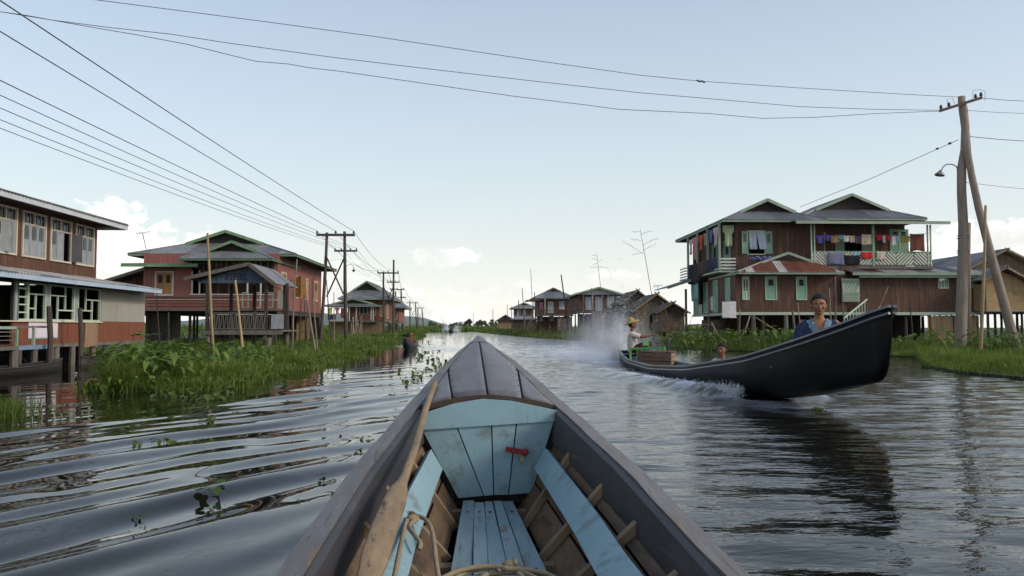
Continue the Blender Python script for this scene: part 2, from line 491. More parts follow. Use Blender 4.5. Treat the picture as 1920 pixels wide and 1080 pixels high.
# --- glass of the far windows: dark and glossy
m, nt, p = nodes_of("glass")
p.inputs["Base Color"].default_value = (0.02, 0.025, 0.03, 1)
p.inputs["Roughness"].default_value = 0.06
MATS["glass"] = m
# --- foliage with a tone per blade or leaf, carried by the mesh
def leafmat(name, dark, light, rough=0.55, trans=0.3):
 m, nt, p = nodes_of(name)
 at = nt.nodes.new("ShaderNodeAttribute")
 at.attribute_name = "tone"
 mx = nt.nodes.new("ShaderNodeMix")
 mx.data_type = 'RGBA'
 mx.inputs["A"].default_value = (*dark, 1)
 mx.inputs["B"].default_value = (*light, 1)
 nt.links.new(at.outputs["Fac"], mx.inputs["Factor"])
 nt.links.new(mx.outputs["Result"], p.inputs["Base Color"])
 p.inputs["Roughness"].default_value = rough
 p.inputs["Specular IOR Level"].default_value = 0.25
 tr = nt.nodes.new("ShaderNodeBsdfTranslucent")
 nt.links.new(mx.outputs["Result"], tr.inputs["Color"])
 ms = nt.nodes.new("ShaderNodeMixShader")
 ms.inputs[0].default_value = trans
 nt.links.new(p.outputs[0], ms.inputs[1])
 nt.links.new(tr.outputs[0], ms.inputs[2])
 nt.links.new(ms.outputs[0], nt.nodes["Material Output"].inputs["Surface"])
 MATS[name] = m
leafmat("grass_blade", (0.055, 0.095, 0.014), (0.20, 0.27, 0.045), trans=.4)
leafmat("leaf_broad", (0.055, 0.105, 0.018), (0.18, 0.27, 0.05), trans=.35)
leafmat("leaf_hyacinth", (0.035, 0.065, 0.014), (0.13, 0.19, 0.035), 0.4)
leafmat("reed_dry", (0.09, 0.085, 0.03), (0.24, 0.19, 0.08))
leafmat("tree_leaf", (0.030, 0.055, 0.016), (0.10, 0.14, 0.04))
# ================================================================== SETTING: water, banks, hill
nrng = np.random.default_rng(11)
def interp(t, table):
 xs, ys = zip(*sorted(table))
 return np.interp(t, xs, ys)
# hull lines of the passing boat: Y -> half beam, gunwale height, bottom height
PB_HB = [(7.95, .006), (8.6, .19), (9.5, .36), (11, .50), (14, .55), (17, .55), (20, .45), (21.4, .33), (22.2, .24), (22.7, .16)]
PB_GZ = [(7.95, 1.22), (8.6, 1.035), (9.5, .835), (11, .58), (14, .30), (17, .17), (20, .18), (21.4, .24), (22.2, .31), (22.7, .36)]
PB_KZ = [(7.95, 1.08), (8.0, .80), (8.06, .62), (8.15, .50), (8.25, .44), (8.56, .385), (9.95, .15), (11, .02), (14, -.10), (18, -.16), (22.7, -.12)]
def pb_cx(y):
 return 4.15 - 0.007 * (np.asarray(y) - 7.95)
# own boat: Y -> half width, gunwale height (in the boat's own frame)
OB_HW = [(-6.5, .25), (-4, .50), (-1, .62), (.5, .61), (1.92, .566), (2.85, .520), (3.95, .40), (5.2, .235), (6.1, .09), (6.5, .012)]
OB_GZ = [(-6.5, .60), (-4, .42), (-1, .34), (.5, .35), (1.92, .40), (2.85, .485), (3.95, .605), (5.2, .765), (6.1, .87), (6.5, .92)]
OB_LOC = Vector((0.12, 0.0, 0.0))
OB_ROT = R(1.45)
def geo(a, b, first, grow):
 out, x, s = [], a, first
 while x < b:
  x += s
  out.append(x)
  s *= grow
 return out
def water_surface():
 xs = np.arange(-7.0, 9.0, 0.05)
 xs = np.concatenate([[-7.0 - v for v in geo(0, 75, .06, 1.07)][::-1], xs, [9.0 + v for v in geo(0, 75, .06, 1.07)]])
 ys = np.concatenate([np.arange(-14, 1.0, .25), np.arange(1.0, 14.0, .042)])
 y = 14.0
 far = []
 while y < 330:
  far.append(y)
  y += .0046 * y - .022
 ys = np.concatenate([ys, far])
 dy = np.gradient(ys)
 X, Y = np.meshgrid(xs, ys)
 CELL = np.maximum(np.meshgrid(xs, dy)[1], np.meshgrid(np.gradient(xs), dy)[0])
 Z = np.zeros_like(X)
 def sm(v, a, b):
  t = np.clip((v - a) / (b - a), 0, 1)
  return t * t * (3 - 2 * t)
 def vnoise(x, y, s, seed):
  """smooth value noise"""
  g = np.random.default_rng(seed).random((256, 256))
  u, v = x / s + 97.3, y / s + 61.7
  i, j = np.floor(u).astype(int), np.floor(v).astype(int)
  fu, fv = u - i, v - j
  fu, fv = fu * fu * (3 - 2 * fu), fv * fv * (3 - 2 * fv)
  i, j = i % 255, j % 255
  return (g[i, j] * (1 - fu) + g[i + 1, j] * fu) * (1 - fv) + (g[i, j + 1] * (1 - fu) + g[i + 1, j + 1] * fu) * fv
 def wave(lam, ang, amp, ph, w=1.0):
  k = 2 * math.pi / lam
  fade = np.exp(-(CELL / lam * 2.2) ** 2)
  warp = (vnoise(X, Y, 2.2, 5) - .5) * 0.5
  return amp * w * fade * np.sin(k * (X * math.cos(ang) + Y * math.sin(ang) + warp) + ph)
 left = sm(-X, -0.1, 0.9) * (1 - sm(Y, 9, 24)) * (0.35 + 0.65 * sm(-X * 0.5 + 0 * Y, 0, 1))
 calm = 1 - .88 * sm(-X, 2.5, 3.7) * sm(Y, 6.8, 9.0)                        # sheltered water before the bank
 left_near = left * (0.65 + 0.9 * vnoise(X, Y, 3.0, 8)) * calm * (1.25 + .5 * (1 - sm(Y, 4, 8)))
 base = math.atan2(.55, -.84)
 for lam, da, amp, ph in ((.80, 0.0, .0074, .3), (.55, .09, .0052, 1.9), (1.30, -.10, .0064, 4.0), (.40, -.07, .0031, 2.2), (.27, .16, .0015, .7)):
  Z += wave(lam, base + da, amp, ph, left_near)
 right = sm(X, -.6, .8)
 for i in range(26):
  lam = float(np.exp(nrng.uniform(math.log(.15), math.log(.75))))
  ang = math.pi / 2 + nrng.normal(0.12, .36)
  a = .0030 * lam * nrng.uniform(.6, 1.3)
  Z += wave(lam, ang, a, nrng.uniform(0, 6.3), (.10 - .07 * sm(Y, 12, 18) + 1.0 * right * (.45 + 1.0 * vnoise(X, Y, 2.7, 40 + i % 4)) * (1 - .6 * sm(Y, 24, 60))) * (1 - .45 * sm(Y, 16, 40)) * calm)
 # ---- wake of the passing boat
 cxb = pb_cx(np.clip(Y, 8, 60))
 d = X - cxb
 hb = np.interp(Y, *zip(*PB_HB), left=0, right=.2)
 turb = vnoise(X, Y, .5, 21) * .5 + vnoise(X, Y, .22, 22) * .3 + vnoise(X, Y, 1.4, 23) * .4
 behind = sm(Y, 10.6, 12.0)
 arm = -(hb + .10 + .125 * np.maximum(Y - 10.8, 0) ** .92)                   # line of the near bow wave
 armf = hb + .10 + .125 * np.maximum(Y - 10.8, 0) ** .92
 wdt = .10 + .035 * np.maximum(Y - 11, 0)
 crest = np.exp(-((d - arm) / wdt) ** 2) + np.exp(-((d - armf) / wdt) ** 2)
 decay = np.exp(-np.maximum(Y - 11, 0) / 7.0)
 Z += behind * crest * (.13 * decay + .02 * np.exp(-np.maximum(Y - 11, 0) / 30)) * (.7 + .6 * turb)
 near_side = behind * sm(-d, 0, .2) * sm(d - arm, -.1, .12) * (Y < 60)
 Z += near_side * (turb - .55) * .05 * np.exp(-np.maximum(Y - 11, 0) / 22)
 trail_w = .55 + .085 * np.maximum(Y - 22, 0)
 trail = sm(Y, 21.2, 23) * np.exp(-(d / (trail_w * 1.3)) ** 2)
 Z += trail * (turb - .5) * .16 * np.exp(-np.maximum(Y - 22, 0) / 16)
 foam = behind * crest * sm(turb, .52, .78) * np.exp(-np.maximum(Y - 11, 0) / 6.5) * 1.3
 foam += near_side * sm(turb, .60, .9) * .55 * np.exp(-np.maximum(Y - 11, 0) / 9)
 foam += trail * (.30 + .70 * sm(turb, .42, .72)) * np.exp(-np.maximum(Y - 22, 0) / 24) * 1.25
 lee = sm(Y, 8.6, 9.4) * (1 - sm(Y, 10.6, 11.6)) * sm(-d, -.9, 0.2) * sm(d, -1.1, -.3) * sm(turb, .5, .75)
 foam += lee * .25
 # long V wake streaks across the canal
 v1 = np.exp(-((d + .9 + .33 * (Y - 22)) / (.5 + .04 * (Y - 18))) ** 2) * sm(Y, 20, 26) * (1 - sm(Y, 45, 90))
 Z += v1 * (turb - .5) * .05
 foam += v1 * sm(turb, .5, .78) * .55
 foam = np.clip(foam, 0, 1)
 rip = np.clip(.05 + 1.0 * right * (.55 + .45 * sm(Y, 2, 8)) * (1 - .55 * sm(Y, 25, 60)) + .04 * sm(Y, 10, 28), 0, 1)
 rip = np.clip(rip + near_side * .8 + trail + v1, 0, 1.6)
 rip *= (.55 + .9 * vnoise(X, Y, 4.5, 77)) * (.35 + .65 * calm)
 # ---- the hulls push the water down
 c, s = math.cos(OB_ROT), math.sin(OB_ROT)
 lx, ly = (X - OB_LOC.x) * c + Y * s, -(X - OB_LOC.x) * s + Y * c
 hw = np.interp(ly, *zip(*OB_HW), left=0, right=0) * np.interp(ly, [-6.5, 0, 3, 4.6, 5.0, 6.5], [.7, .8, .72, .35, 0, 0])
 Z = np.where(np.abs(lx) < hw, np.minimum(Z, -.22), Z)
 hb2 = np.interp(Y, *zip(*PB_HB), left=0, right=0) * np.interp(Y, [7.9, 11, 12.5, 22.6, 22.8], [0, 0, .78, .74, 0])
 Z = np.where(np.abs(d) < hb2, np.minimum(Z, -.24), Z)
 ny, nx = X.shape
 me = bpy.data.meshes.new("water")
 co = np.stack([X, Y, Z], -1).reshape(-1, 3).astype(np.float32)
 idx = np.arange(ny * nx).reshape(ny, nx)
 q = np.stack([idx[:-1, :-1], idx[:-1, 1:], idx[1:, 1:], idx[1:, :-1]], -1).reshape(-1, 4).astype(np.int32)
 me.vertices.add(len(co))
 me.vertices.foreach_set("co", co.ravel())
 me.loops.add(q.size)
 me.loops.foreach_set("vertex_index", q.ravel())
 me.polygons.add(len(q))
 me.polygons.foreach_set("loop_start", np.arange(0, q.size, 4, dtype=np.int32))
 me.polygons.foreach_set("use_smooth", np.ones(len(q), bool))
 for nm, arr in (("foam", foam), ("ripple", rip)):
  a = me.attributes.new(nm, 'FLOAT', 'POINT')
  a.data.foreach_set("value", arr.ravel().astype(np.float32))
 me.update(calc_edges=True)
 ob = bpy.data.objects.new("water", me)
 COL.objects.link(ob)
 ob["kind"] = "structure"
 # material: dark peaty water, mirror-like, with ripples too small to model, and white foam where the hulls have churned it
 m, nt, p = nodes_of("water")
 L = nt.links
 tcn = nt.nodes.new("ShaderNodeTexCoord")
 a1 = nt.nodes.new("ShaderNodeAttribute"); a1.attribute_name = "ripple"
 a2 = nt.nodes.new("ShaderNodeAttribute"); a2.attribute_name = "foam"
 prev = None
 for sc, st, dist, dt in ((2.2, (.55, 1.3, 1), .010, 3.0), (7.0, (.42, 1.25, 1), .011, 3.0), (19.0, (.6, 1.2, 1), .0035, 2.0)):
  mp = nt.nodes.new("ShaderNodeMapping"); mp.inputs["Scale"].default_value = st
  mp.inputs["Rotation"].default_value = (0, 0, .22 if sc < 5 else -.15)
  L.new(tcn.outputs["Object"], mp.inputs[0])
  nz = nt.nodes.new("ShaderNodeTexNoise"); nz.inputs["Scale"].default_value = sc; nz.inputs["Detail"].default_value = dt
  nz.inputs["Distortion"].default_value = .35
  L.new(mp.outputs[0], nz.inputs["Vector"])
  mul = nt.nodes.new("ShaderNodeMath"); mul.operation = 'MULTIPLY'
  L.new(nz.outputs["Fac"], mul.inputs[0]); L.new(a1.outputs["Fac"], mul.inputs[1])
  bp = nt.nodes.new("ShaderNodeBump"); bp.inputs["Distance"].default_value = dist; bp.inputs["Strength"].default_value = 1.0
  L.new(mul.outputs[0], bp.inputs["Height"])
  if prev:
   L.new(prev, bp.inputs["Normal"])
  prev = bp.outputs[0]
 L.new(prev, p.inputs["Normal"])
 p.inputs["Base Color"].default_value = (.010, .0095, .0065, 1)
 p.inputs["Roughness"].default_value = .025
 p.inputs["IOR"].default_value = 1.333
 fm = nt.nodes.new("ShaderNodeBsdfDiffuse"); fm.inputs["Color"].default_value = (.72, .75, .79, 1)
 n2 = nt.nodes.new("ShaderNodeTexNoise"); n2.inputs["Scale"].default_value = 16.0; n2.inputs["Detail"].default_value = 6.0; n2.inputs["Roughness"].default_value = .7
 L.new(tcn.outputs["Object"], n2.inputs["Vector"])
 md = nt.nodes.new("ShaderNodeMath"); md.operation = 'MULTIPLY_ADD'; md.inputs[1].default_value = 1.3; md.inputs[2].default_value = -.65
 L.new(n2.outputs["Fac"], md.inputs[0])
 ad = nt.nodes.new("ShaderNodeMath"); ad.operation = 'ADD'
 L.new(a2.outputs["Fac"], ad.inputs[0])
 g = nt.nodes.new("ShaderNodeMath"); g.operation = 'MULTIPLY'
 sq = nt.nodes.new("ShaderNodeMath"); sq.operation = 'MINIMUM'; sq.inputs[1].default_value = .5
 L.new(a2.outputs["Fac"], sq.inputs[0])
 L.new(md.outputs[0], g.inputs[0]); L.new(sq.outputs[0], g.inputs[1])
 g2 = nt.nodes.new("ShaderNodeMath"); g2.operation = 'MULTIPLY'; g2.inputs[1].default_value = 2.6
 L.new(g.outputs[0], g2.inputs[0]); L.new(g2.outputs[0], ad.inputs[1])
 ad.use_clamp = True
 ms = nt.nodes.new("ShaderNodeMixShader")
 L.new(ad.outputs[0], ms.inputs[0]); L.new(p.outputs[0], ms.inputs[1]); L.new(fm.outputs[0], ms.inputs[2])
 L.new(ms.outputs[0], nt.nodes["Material Output"].inputs["Surface"])
 me.materials.append(m)
 return ob
water_surface()
# ---- banks: flat marsh on both sides of the canal, its edge measured on the water plane
def edge(pts):
 return [at_z(x, y, 0.0) for x, y in pts]
L_EDGE = edge([(196, 733), (300, 736), (380, 734), (432, 727), (505, 706), (560, 694), (615, 680), (662, 668), (720, 653), (765, 641), (798, 631)]) + [V(-9.5, 125, 0), V(-12.5, 190, 0)]
LEFT_POLY = [V(-17, -20, 0), V(-16.5, 26.6, 0), V(-11.5, 26.8, 0), at_z(250, 690), at_z(215, 712)] + L_EDGE + [V(-12.5, 260, 0), V(-4000, 260, 0), V(-4000, -20, 0)]
R_EDGE = [V(-3.0, 190, 0), V(1.6, 118, 0)] + edge([(985, 632), (1050, 636), (1130, 642), (1210, 648), (1262, 653), (1340, 657), (1420, 660), (1500, 663), (1640, 667), (1722, 671), (1742, 678), (1728, 688), (1800, 700), (1870, 707), (1930, 713)]) + [V(12.0, 13.6, 0), V(15, 12.5, 0), V(22, 12, 0)]
RIGHT_POLY = R_EDGE + [V(30, -20, 0), V(4000, -20, 0), V(4000, 260, 0), V(-3.0, 260, 0)]
from mathutils.geometry import tessellate_polygon
def sheet(name, poly, z, matname, skirt=0.25):
 mb = MB()
 p3 = [V(p.x, p.y, z) for p in poly]
 tris = tessellate_polygon([p3])
 fs = []
 for t in tris:
  a, b, c = [p3[i] for i in t]
  fs.append(tuple(t) if (b - a).cross(c - a).z > 0 else tuple(reversed(t)))
 mb.add(p3, fs)
 n = len(p3)
 mb.add([v for p in poly for v in (V(p.x, p.y, z), V(p.x, p.y, -skirt))], [(2 * i, 2 * i + 1, 2 * ((i + 1) % n) + 1, 2 * ((i + 1) % n)) for i in range(n)])
 return structure(name, mb, matname)
sheet("left_bank_ground", LEFT_POLY, .05, "mud")
sheet("right_bank_ground", RIGHT_POLY, .054, "mud")
mb = MB()
mb.add([(-9000, 188, .044), (9000, 188, .044), (9000, 12000, .044), (-9000, 12000, .044)], [(0, 1, 2, 3)])
structure("marsh_ground", mb, "marsh")
# canal floor: closes the water from below out to the side
# ---- far hill
mb = MB()
nx_, ny_ = 60, 10
g = np.random.default_rng(3)
prof = np.interp(np.linspace(-1400, -95, nx_), [-1400, -1100, -850, -700, -520, -400, -300, -270, -200, -130, -95], [20, 38, 52, 60, 66, 60, 50, 46, 26, 8, 0])
vs, fs = [], []
for j in range(ny_):
 t = j / (ny_ - 1)
 for i in range(nx_):
  x = np.linspace(-1400, -95, nx_)[i]
  h = prof[i] * math.sin(math.pi * min(1, t * 1.0)) ** .8 * (1 + .05 * math.sin(i * .9 + j) + .03 * g.normal())
  vs.append((x * (1 + .05 * t), 3000 + t * 900, max(h, 0) - .5))
for j in range(ny_ - 1):
 for i in range(nx_ - 1):
  fs.append((j * nx_ + i, j * nx_ + i + 1, (j + 1) * nx_ + i + 1, (j + 1) * nx_ + i))
mb.add(vs, fs)
structure("hill", mb, "hill", True)
# ================================================================== BUILDING KIT
class Frame:
 """a wall line a -> b; n points outwards (to the right of a -> b)"""
 def __init__(self, a, b):
  self.a = Vector((a[0], a[1], 0))
  self.b = Vector((b[0], b[1], 0))
  self.L = (self.b - self.a).length
  self.d = (self.b - self.a) / self.L
  self.n = Vector((self.d.y, -self.d.x, 0))
 def p(self, u, z, o=0.0):
  return self.a + self.d * u + self.n * o + Vector((0, 0, z))
 def box(self, mb, u0, u1, z0, z1, o0, o1):
  P = self.p
  return mb.hexa([P(u0, z0, o1), P(u1, z0, o1), P(u1, z0, o0), P(u0, z0, o0), P(u0, z1, o1), P(u1, z1, o1), P(u1, z1, o0), P(u0, z1, o0)])
 def u_of(self, pt):
  return (Vector((pt[0], pt[1], 0)) - self.a).dot(self.d)
 def uz(self, px, py):
  """where the sight line through a photo point meets this wall"""
  d = ray(px, py)
  n = self.n
  t = (self.a - CAMP).dot(n) / d.dot(n)
  q = CAMP + d * t
  return self.u_of(q), q.z
 def rect(self, x0, x1, y0, y1):
  """photo box -> u0, u1, z0, z1 on this wall"""
  xm, ym = (x0 + x1) / 2, (y0 + y1) / 2
  ua, ub = self.uz(x0, ym)[0], self.uz(x1, ym)[0]
  za, zb = self.uz(xm, y1)[1], self.uz(xm, y0)[1]
  return min(ua, ub), max(ua, ub), za, zb
def wall(root, F, z0, z1, m, openings=(), bw=.18, t=.05, name="wall", u0=0.0, u1=None, gap=.006, ztop=None):
 """upright boards with their own edges, cut round the openings"""
 u1 = F.L if u1 is None else u1
 mb = MB()
 n = max(1, int(round((u1 - u0) / bw)))
 cuts = sorted(set([u0 + (u1 - u0) * i / n for i in range(n + 1)] + [c for o in openings for c in (o[0], o[1]) if u0 < c < u1]))
 for a, b in zip(cuts[:-1], cuts[1:]):
  if b - a < .004:
   continue
  mid = (a + b) / 2
  off = rnd.uniform(-.006, .006)
  top = z1 if ztop is None else ztop(mid)
  spans = [(z0, top)]
  for (oa, ob, oz0, oz1) in openings:
   if oa - .001 < mid < ob + .001:
    new = []
    for s0, s1 in spans:
     if oz0 > s0 + .005:
      new.append((s0, min(s1, oz0)))
     if oz1 < s1 - .005:
      new.append((max(s0, oz1), s1))
    spans = [s for s in new if s[1] - s[0] > .005]
  for s0, s1 in spans:
   F.box(mb, a + gap / 2, b - gap / 2, s0, s1, -t, off)
 # backing sheet closes the joints
 for (ua, ub, za, zb) in _grid_minus(u0, u1, z0, z1 if ztop is None else min(ztop(u0), ztop(u1)), openings):
  F.box(mb, ua, ub, za, zb, -t - .012, -t + .02)
 o = mb.build(name, m, root)
 return o
def _grid_minus(u0, u1, z0, z1, ops):
 us = sorted(set([u0, u1] + [min(max(c, u0), u1) for o in ops for c in o[:2]]))
 out = []
 for a, b in zip(us[:-1], us[1:]):
  if b - a < .003:
   continue
  mid = (a + b) / 2
  spans = [(z0, z1)]
  for o in ops:
   if o[0] < mid < o[1]:
    new = []
    for s0, s1 in spans:
     if o[2] > s0:
      new.append((s0, min(o[2], s1)))
     if o[3] < s1:
      new.append((max(o[3], s0), s1))
    spans = [s for s in new if s[1] - s[0] > .003]
  out += [(a, b, s0, s1) for s0, s1 in spans]
 return out
def window(root, F, r, fm, fw=.05, mull=(), trans=(), pane="glass", name="window", proud=.03, label=None):
 u0, u1, z0, z1 = r
 mb = MB()
 F.box(mb, u0 - fw, u0, z0 - fw, z1 + fw, -.05, proud)
 F.box(mb, u1, u1 + fw, z0 - fw, z1 + fw, -.05, proud)
 F.box(mb, u0, u1, z1, z1 + fw, -.05, proud)
 F.box(mb, u0, u1, z0 - fw, z0, -.05, proud + .02)
 for f in mull:
  um = u0 + (u1 - u0) * f
  F.box(mb, um - fw * .4, um + fw * .4, z0, z1, -.04, proud - .006)
 for f in trans:
  zm = z0 + (z1 - z0) * f
  F.box(mb, u0, u1, zm - fw * .4, zm + fw * .4, -.035, proud - .012)
 w = mb.build(name, fm, root)
 if label:
  w["label"] = label
 if pane:
  us = [u0] + [u0 + (u1 - u0) * f for f in mull] + [u1]
  zs = [z0] + [z0 + (z1 - z0) * f for f in trans] + [z1]
  for a, b in zip(us[:-1], us[1:]):
   for c, d in zip(zs[:-1], zs[1:]):
    F.box(MB_ := MB(), a, b, c, d, -.028, -.02)
    MB_.build("pane", pane, w)
 return w
def leaf(parent, F, u0, u1, z0, z1, m, swing=0.0, hinge='l', vent=None, o=.0, name="shutter", vm="wood_dark", panel=True):
 """a shutter or casement leaf; swing in degrees opens it outwards about its hinge"""
 w = u1 - u0
 mb, vb = MB(), MB()
 def P(s, z, k):
  # s: from hinge to free edge
  a = R(swing)
  x, y = s * math.cos(a) + k * -math.sin(a) * (1 if True else 0), s * math.sin(a) + k * math.cos(a)
  u = u0 + x if hinge == 'l' else u1 - x
  return F.p(u, z, o + y)
 def bx(mbb, s0, s1, a, b, k0, k1):
  pts = [P(s0, a, k1), P(s1, a, k1), P(s1, a, k0), P(s0, a, k0), P(s0, b, k1), P(s1, b, k1), P(s1, b, k0), P(s0, b, k0)]
  mbb.hexa(pts)
 e = min(.05, w * .2)
 bx(mb, .004, w - .004, z0, z1, -.012, .010)
 if panel:
  bx(mb, .004, e, z0, z1, .010, .022)
  bx(mb, w - e, w - .004, z0, z1, .010, .022)
  for za, zb in ((z0, z0 + e), (z1 - e, z1), ((z0 + z1) / 2 - e / 2, (z0 + z1) / 2 + e / 2)):
   bx(mb, e, w - e, za, zb, .010, .019)
 lf = mb.build(name, m, parent)
 if vent:
  a, b = z0 + (z1 - z0) * vent[0], z0 + (z1 - z0) * vent[1]
  bx(vb, w * .25, w * .75, a, b, .0105, .014)
  n = 3
  for i in range(n):
   zz = a + (b - a) * (i + .5) / n
  vb.build("vent", vm, lf if lf.parent is root_of(lf) else lf.parent)
 return lf
def root_of(o):
 while o.parent is not None:
  o = o.parent
 return o
def slope(roof, a, b, up, prof, mats, sheet_w=.9, pitch=.13, amp=.016, lift=.02, th=.012, name="roof_sheet"):
 """corrugated sheets on one roof slope; a -> b is the eave, prof the upper outline (along eave, up the slope)"""
 a, b, up = Vector(a), Vector(b), Vector(up).normalized()
 L = (b - a).length
 e = (b - a) / L
 nrm = e.cross(up)
 if nrm.z < 0:
  nrm = -nrm
 px_, py_ = [q[0] for q in prof], [q[1] for q in prof]
 for i in range(1, len(px_)):
  if px_[i] <= px_[i - 1]:
   px_[i] = px_[i - 1] + .002
 n = max(1, int(round(L / sheet_w)))
 flip = (e.cross(up)).z < 0
 for k in range(n):
  x0, x1 = L * k / n, L * (k + 1) / n + (.03 if k < n - 1 else 0)
  m_ = max(2, int((x1 - x0) / pitch * 4)) if amp else 2
  xs = sorted(set([x0 + (x1 - x0) * i / m_ for i in range(m_ + 1)] + [q for q in px_ if x0 < q < x1]))
  jl = rnd.uniform(-.006, .006)
  vs, fs = [], []
  for x in xs:
   h = float(np.interp(x, px_, py_))
   w = lift + jl + (amp * math.cos(2 * math.pi * x / pitch) if amp else 0)
   for s in (-.05 + rnd.uniform(-.012, .012) * 0, max(h, 0.0)):
    vs.append(a + e * x + up * s + nrm * (w + th))
   for s in (-.05, max(h, 0.0)):
    vs.append(a + e * x + up * s + nrm * w)
  for i in range(len(xs) - 1):
   o, q = 4 * i, 4 * (i + 1)
   f1 = [(o, q, q + 1, o + 1), (o + 2, o + 3, q + 3, q + 2), (o, o + 2, q + 2, q), (o + 1, q + 1, q + 3, o + 3)]
   fs += [tuple(reversed(f)) for f in f1] if flip else f1
  fs += [(0, 1, 3, 2), (len(vs) - 4, len(vs) - 2, len(vs) - 1, len(vs) - 3)]
  if max(float(np.interp(x, px_, py_)) for x in xs) < .03:
   continue
  mm = mats if isinstance(mats, str) else rnd.choice(mats)
  MB().add(vs, fs).build(name, mm, roof)
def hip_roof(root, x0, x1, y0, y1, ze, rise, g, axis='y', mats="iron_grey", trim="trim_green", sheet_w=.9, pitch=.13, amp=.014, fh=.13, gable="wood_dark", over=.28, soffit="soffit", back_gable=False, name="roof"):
 """hip roof with a gablet at each end (g = how far the hip runs in before the gablet; 0 = plain gable)"""
 if axis == 'y':
  T = lambda u, v, z: Vector((u, v, z))
  U0, U1, V0, V1 = x0, x1, y0, y1
 else:
  T = lambda u, v, z: Vector((v, u, z))
  U0, U1, V0, V1 = y0, y1, x0, x1
 w = (U1 - U0) / 2
 cu = (U0 + U1) / 2
 L = V1 - V0
 g = min(g, w)
 k = math.hypot(w, rise) / w
 sl = MB()
 sl.box(T(U0 + .02, V0 + .02, ze - .035), T(U1 - .02, V1 - .02, ze - .005))
 roof = sl.build(name, soffit, root)
 gj = max(g - over, 0)
 if g >= w - .01:
  side = [(0, 0), (w, k * w), (L - w, k * w), (L, 0)]
 elif g <= .01:
  side = [(0, k * w), (L, k * w)]
 else:
  side = [(0, 0), (gj, k * gj), (gj + .002, k * w), (L - gj - .002, k * w), (L - gj, k * gj), (L, 0)]
 rs = rise / w
 slope(roof, T(U0, V0, ze), T(U0, V1, ze), T(1, 0, rs) , side, mats, sheet_w, pitch, amp)
 slope(roof, T(U1, V0, ze), T(U1, V1, ze), T(-1, 0, rs), side, mats, sheet_w, pitch, amp)
 if g > .01:
  end = [(0, 0), (g, k * g), (2 * w - g, k * g), (2 * w, 0)]
  slope(roof, T(U0, V0, ze), T(U1, V0, ze), T(0, 1, rs), end, mats, sheet_w, pitch, amp)
  slope(roof, T(U0, V1, ze), T(U1, V1, ze), T(0, -1, rs), end, mats, sheet_w, pitch, amp)
 # fascia boards
 for (p, q) in ((T(U0, V0, ze), T(U1, V0, ze)), (T(U0, V1, ze), T(U1, V1, ze)), (T(U0, V0, ze), T(U0, V1, ze)), (T(U1, V0, ze), T(U1, V1, ze))):
  if g <= .01 and abs((p - q).dot(T(1, 0, 0))) > .5:
   continue
  d = (q - p).normalized()
  MB().beam(p - d * .012 + V(0, 0, -fh * .32), q + d * .012 + V(0, 0, -fh * .32), .03, fh).build("fascia", trim, roof)
 # gablets
 if g < w - .01:
  zb = ze + rise * g / w
  hw_ = w - g
  for vv, s in ((V0 + g, -1), (V1 - g, 1)):
   if g <= .01:
    vin = vv - s * .35
   else:
    vin = vv
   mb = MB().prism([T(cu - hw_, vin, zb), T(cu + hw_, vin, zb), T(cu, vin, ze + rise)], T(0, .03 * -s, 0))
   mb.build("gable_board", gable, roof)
   vo = vv + s * (over if g > .01 else 0)
   for side_ in (-1, 1):
    p = T(cu + side_ * (hw_ + .12), vo, zb - .12 * rs)
    q = T(cu, vo, ze + rise)
    MB().beam(p + V(0, 0, .01), q + V(0, 0, .01), .035, fh * 1.25).build("barge_board", trim, roof)
  rc = MB()
  rc.beam(T(cu, V0 + gj, ze + rise + .045), T(cu, V1 - gj, ze + rise + .045), .16, .04)
  rc.build("ridge_cap", mats if isinstance(mats, str) else mats[0], roof)
 else:
  rc = MB()
  rc.beam(T(cu, V0 + w - .05, ze + rise + .045), T(cu, V1 - w + .05, ze + rise + .045), .16, .04)
  rc.build("ridge_cap", mats if isinstance(mats, str) else mats[0], roof)
 if 0.01 < g:
  for (uu, vv, du, dv) in ((U0, V0, 1, 1), (U1, V0, -1, 1), (U0, V1, 1, -1), (U1, V1, -1, -1)):
   h = MB().beam(T(uu, vv, ze + .05), T(uu + du * g, vv + dv * g, ze + rise * g / w + .05), .10, .03)
   h.build("hip_cap", "iron_pale" if rnd.random() < .4 else "iron_grey", roof)
 return roof
def stilt(root, x, y, z0, z1, r=.07, m="wood_grey", name="stilt", lean=(0, 0)):
 pts, n = [], 4
 for i in range(n + 1):
  t = i / n
  pts.append((x + lean[0] * (1 - t) + rnd.uniform(-.012, .012), y + lean[1] * (1 - t) + rnd.uniform(-.012, .012), z0 + (z1 - z0) * t))
 return MB().tube(pts, [r * 1.08, r * 1.02, r, r * .98, r * .94], 7).build(name, m, root)
def stilts(root, x0, x1, y0, y1, z1, nx, ny, m="wood_grey_dark", r=.07, z0=-.4):
 for i in range(nx):
  for j in range(ny):
   stilt(root, x0 + (x1 - x0) * i / (nx - 1), y0 + (y1 - y0) * j / (ny - 1), z0, z1, r, m)
def floor_slab(root, x0, x1, y0, y1, z, beam="wood_grey", th=.1, name="floor_beam"):
 mb = MB().box((x0, y0, z - th * .6), (x1, y1, z))
 mb.box((x0 + .05, y0 + .05, z - th * 2.2), (x0 + .17, y1 - .05, z - th * .6 - .002))
 mb.box((x1 - .17, y0 + .05, z - th * 2.2), (x1 - .05, y1 - .05, z - th * .6 - .002))
 return mb.build(name, beam, root)
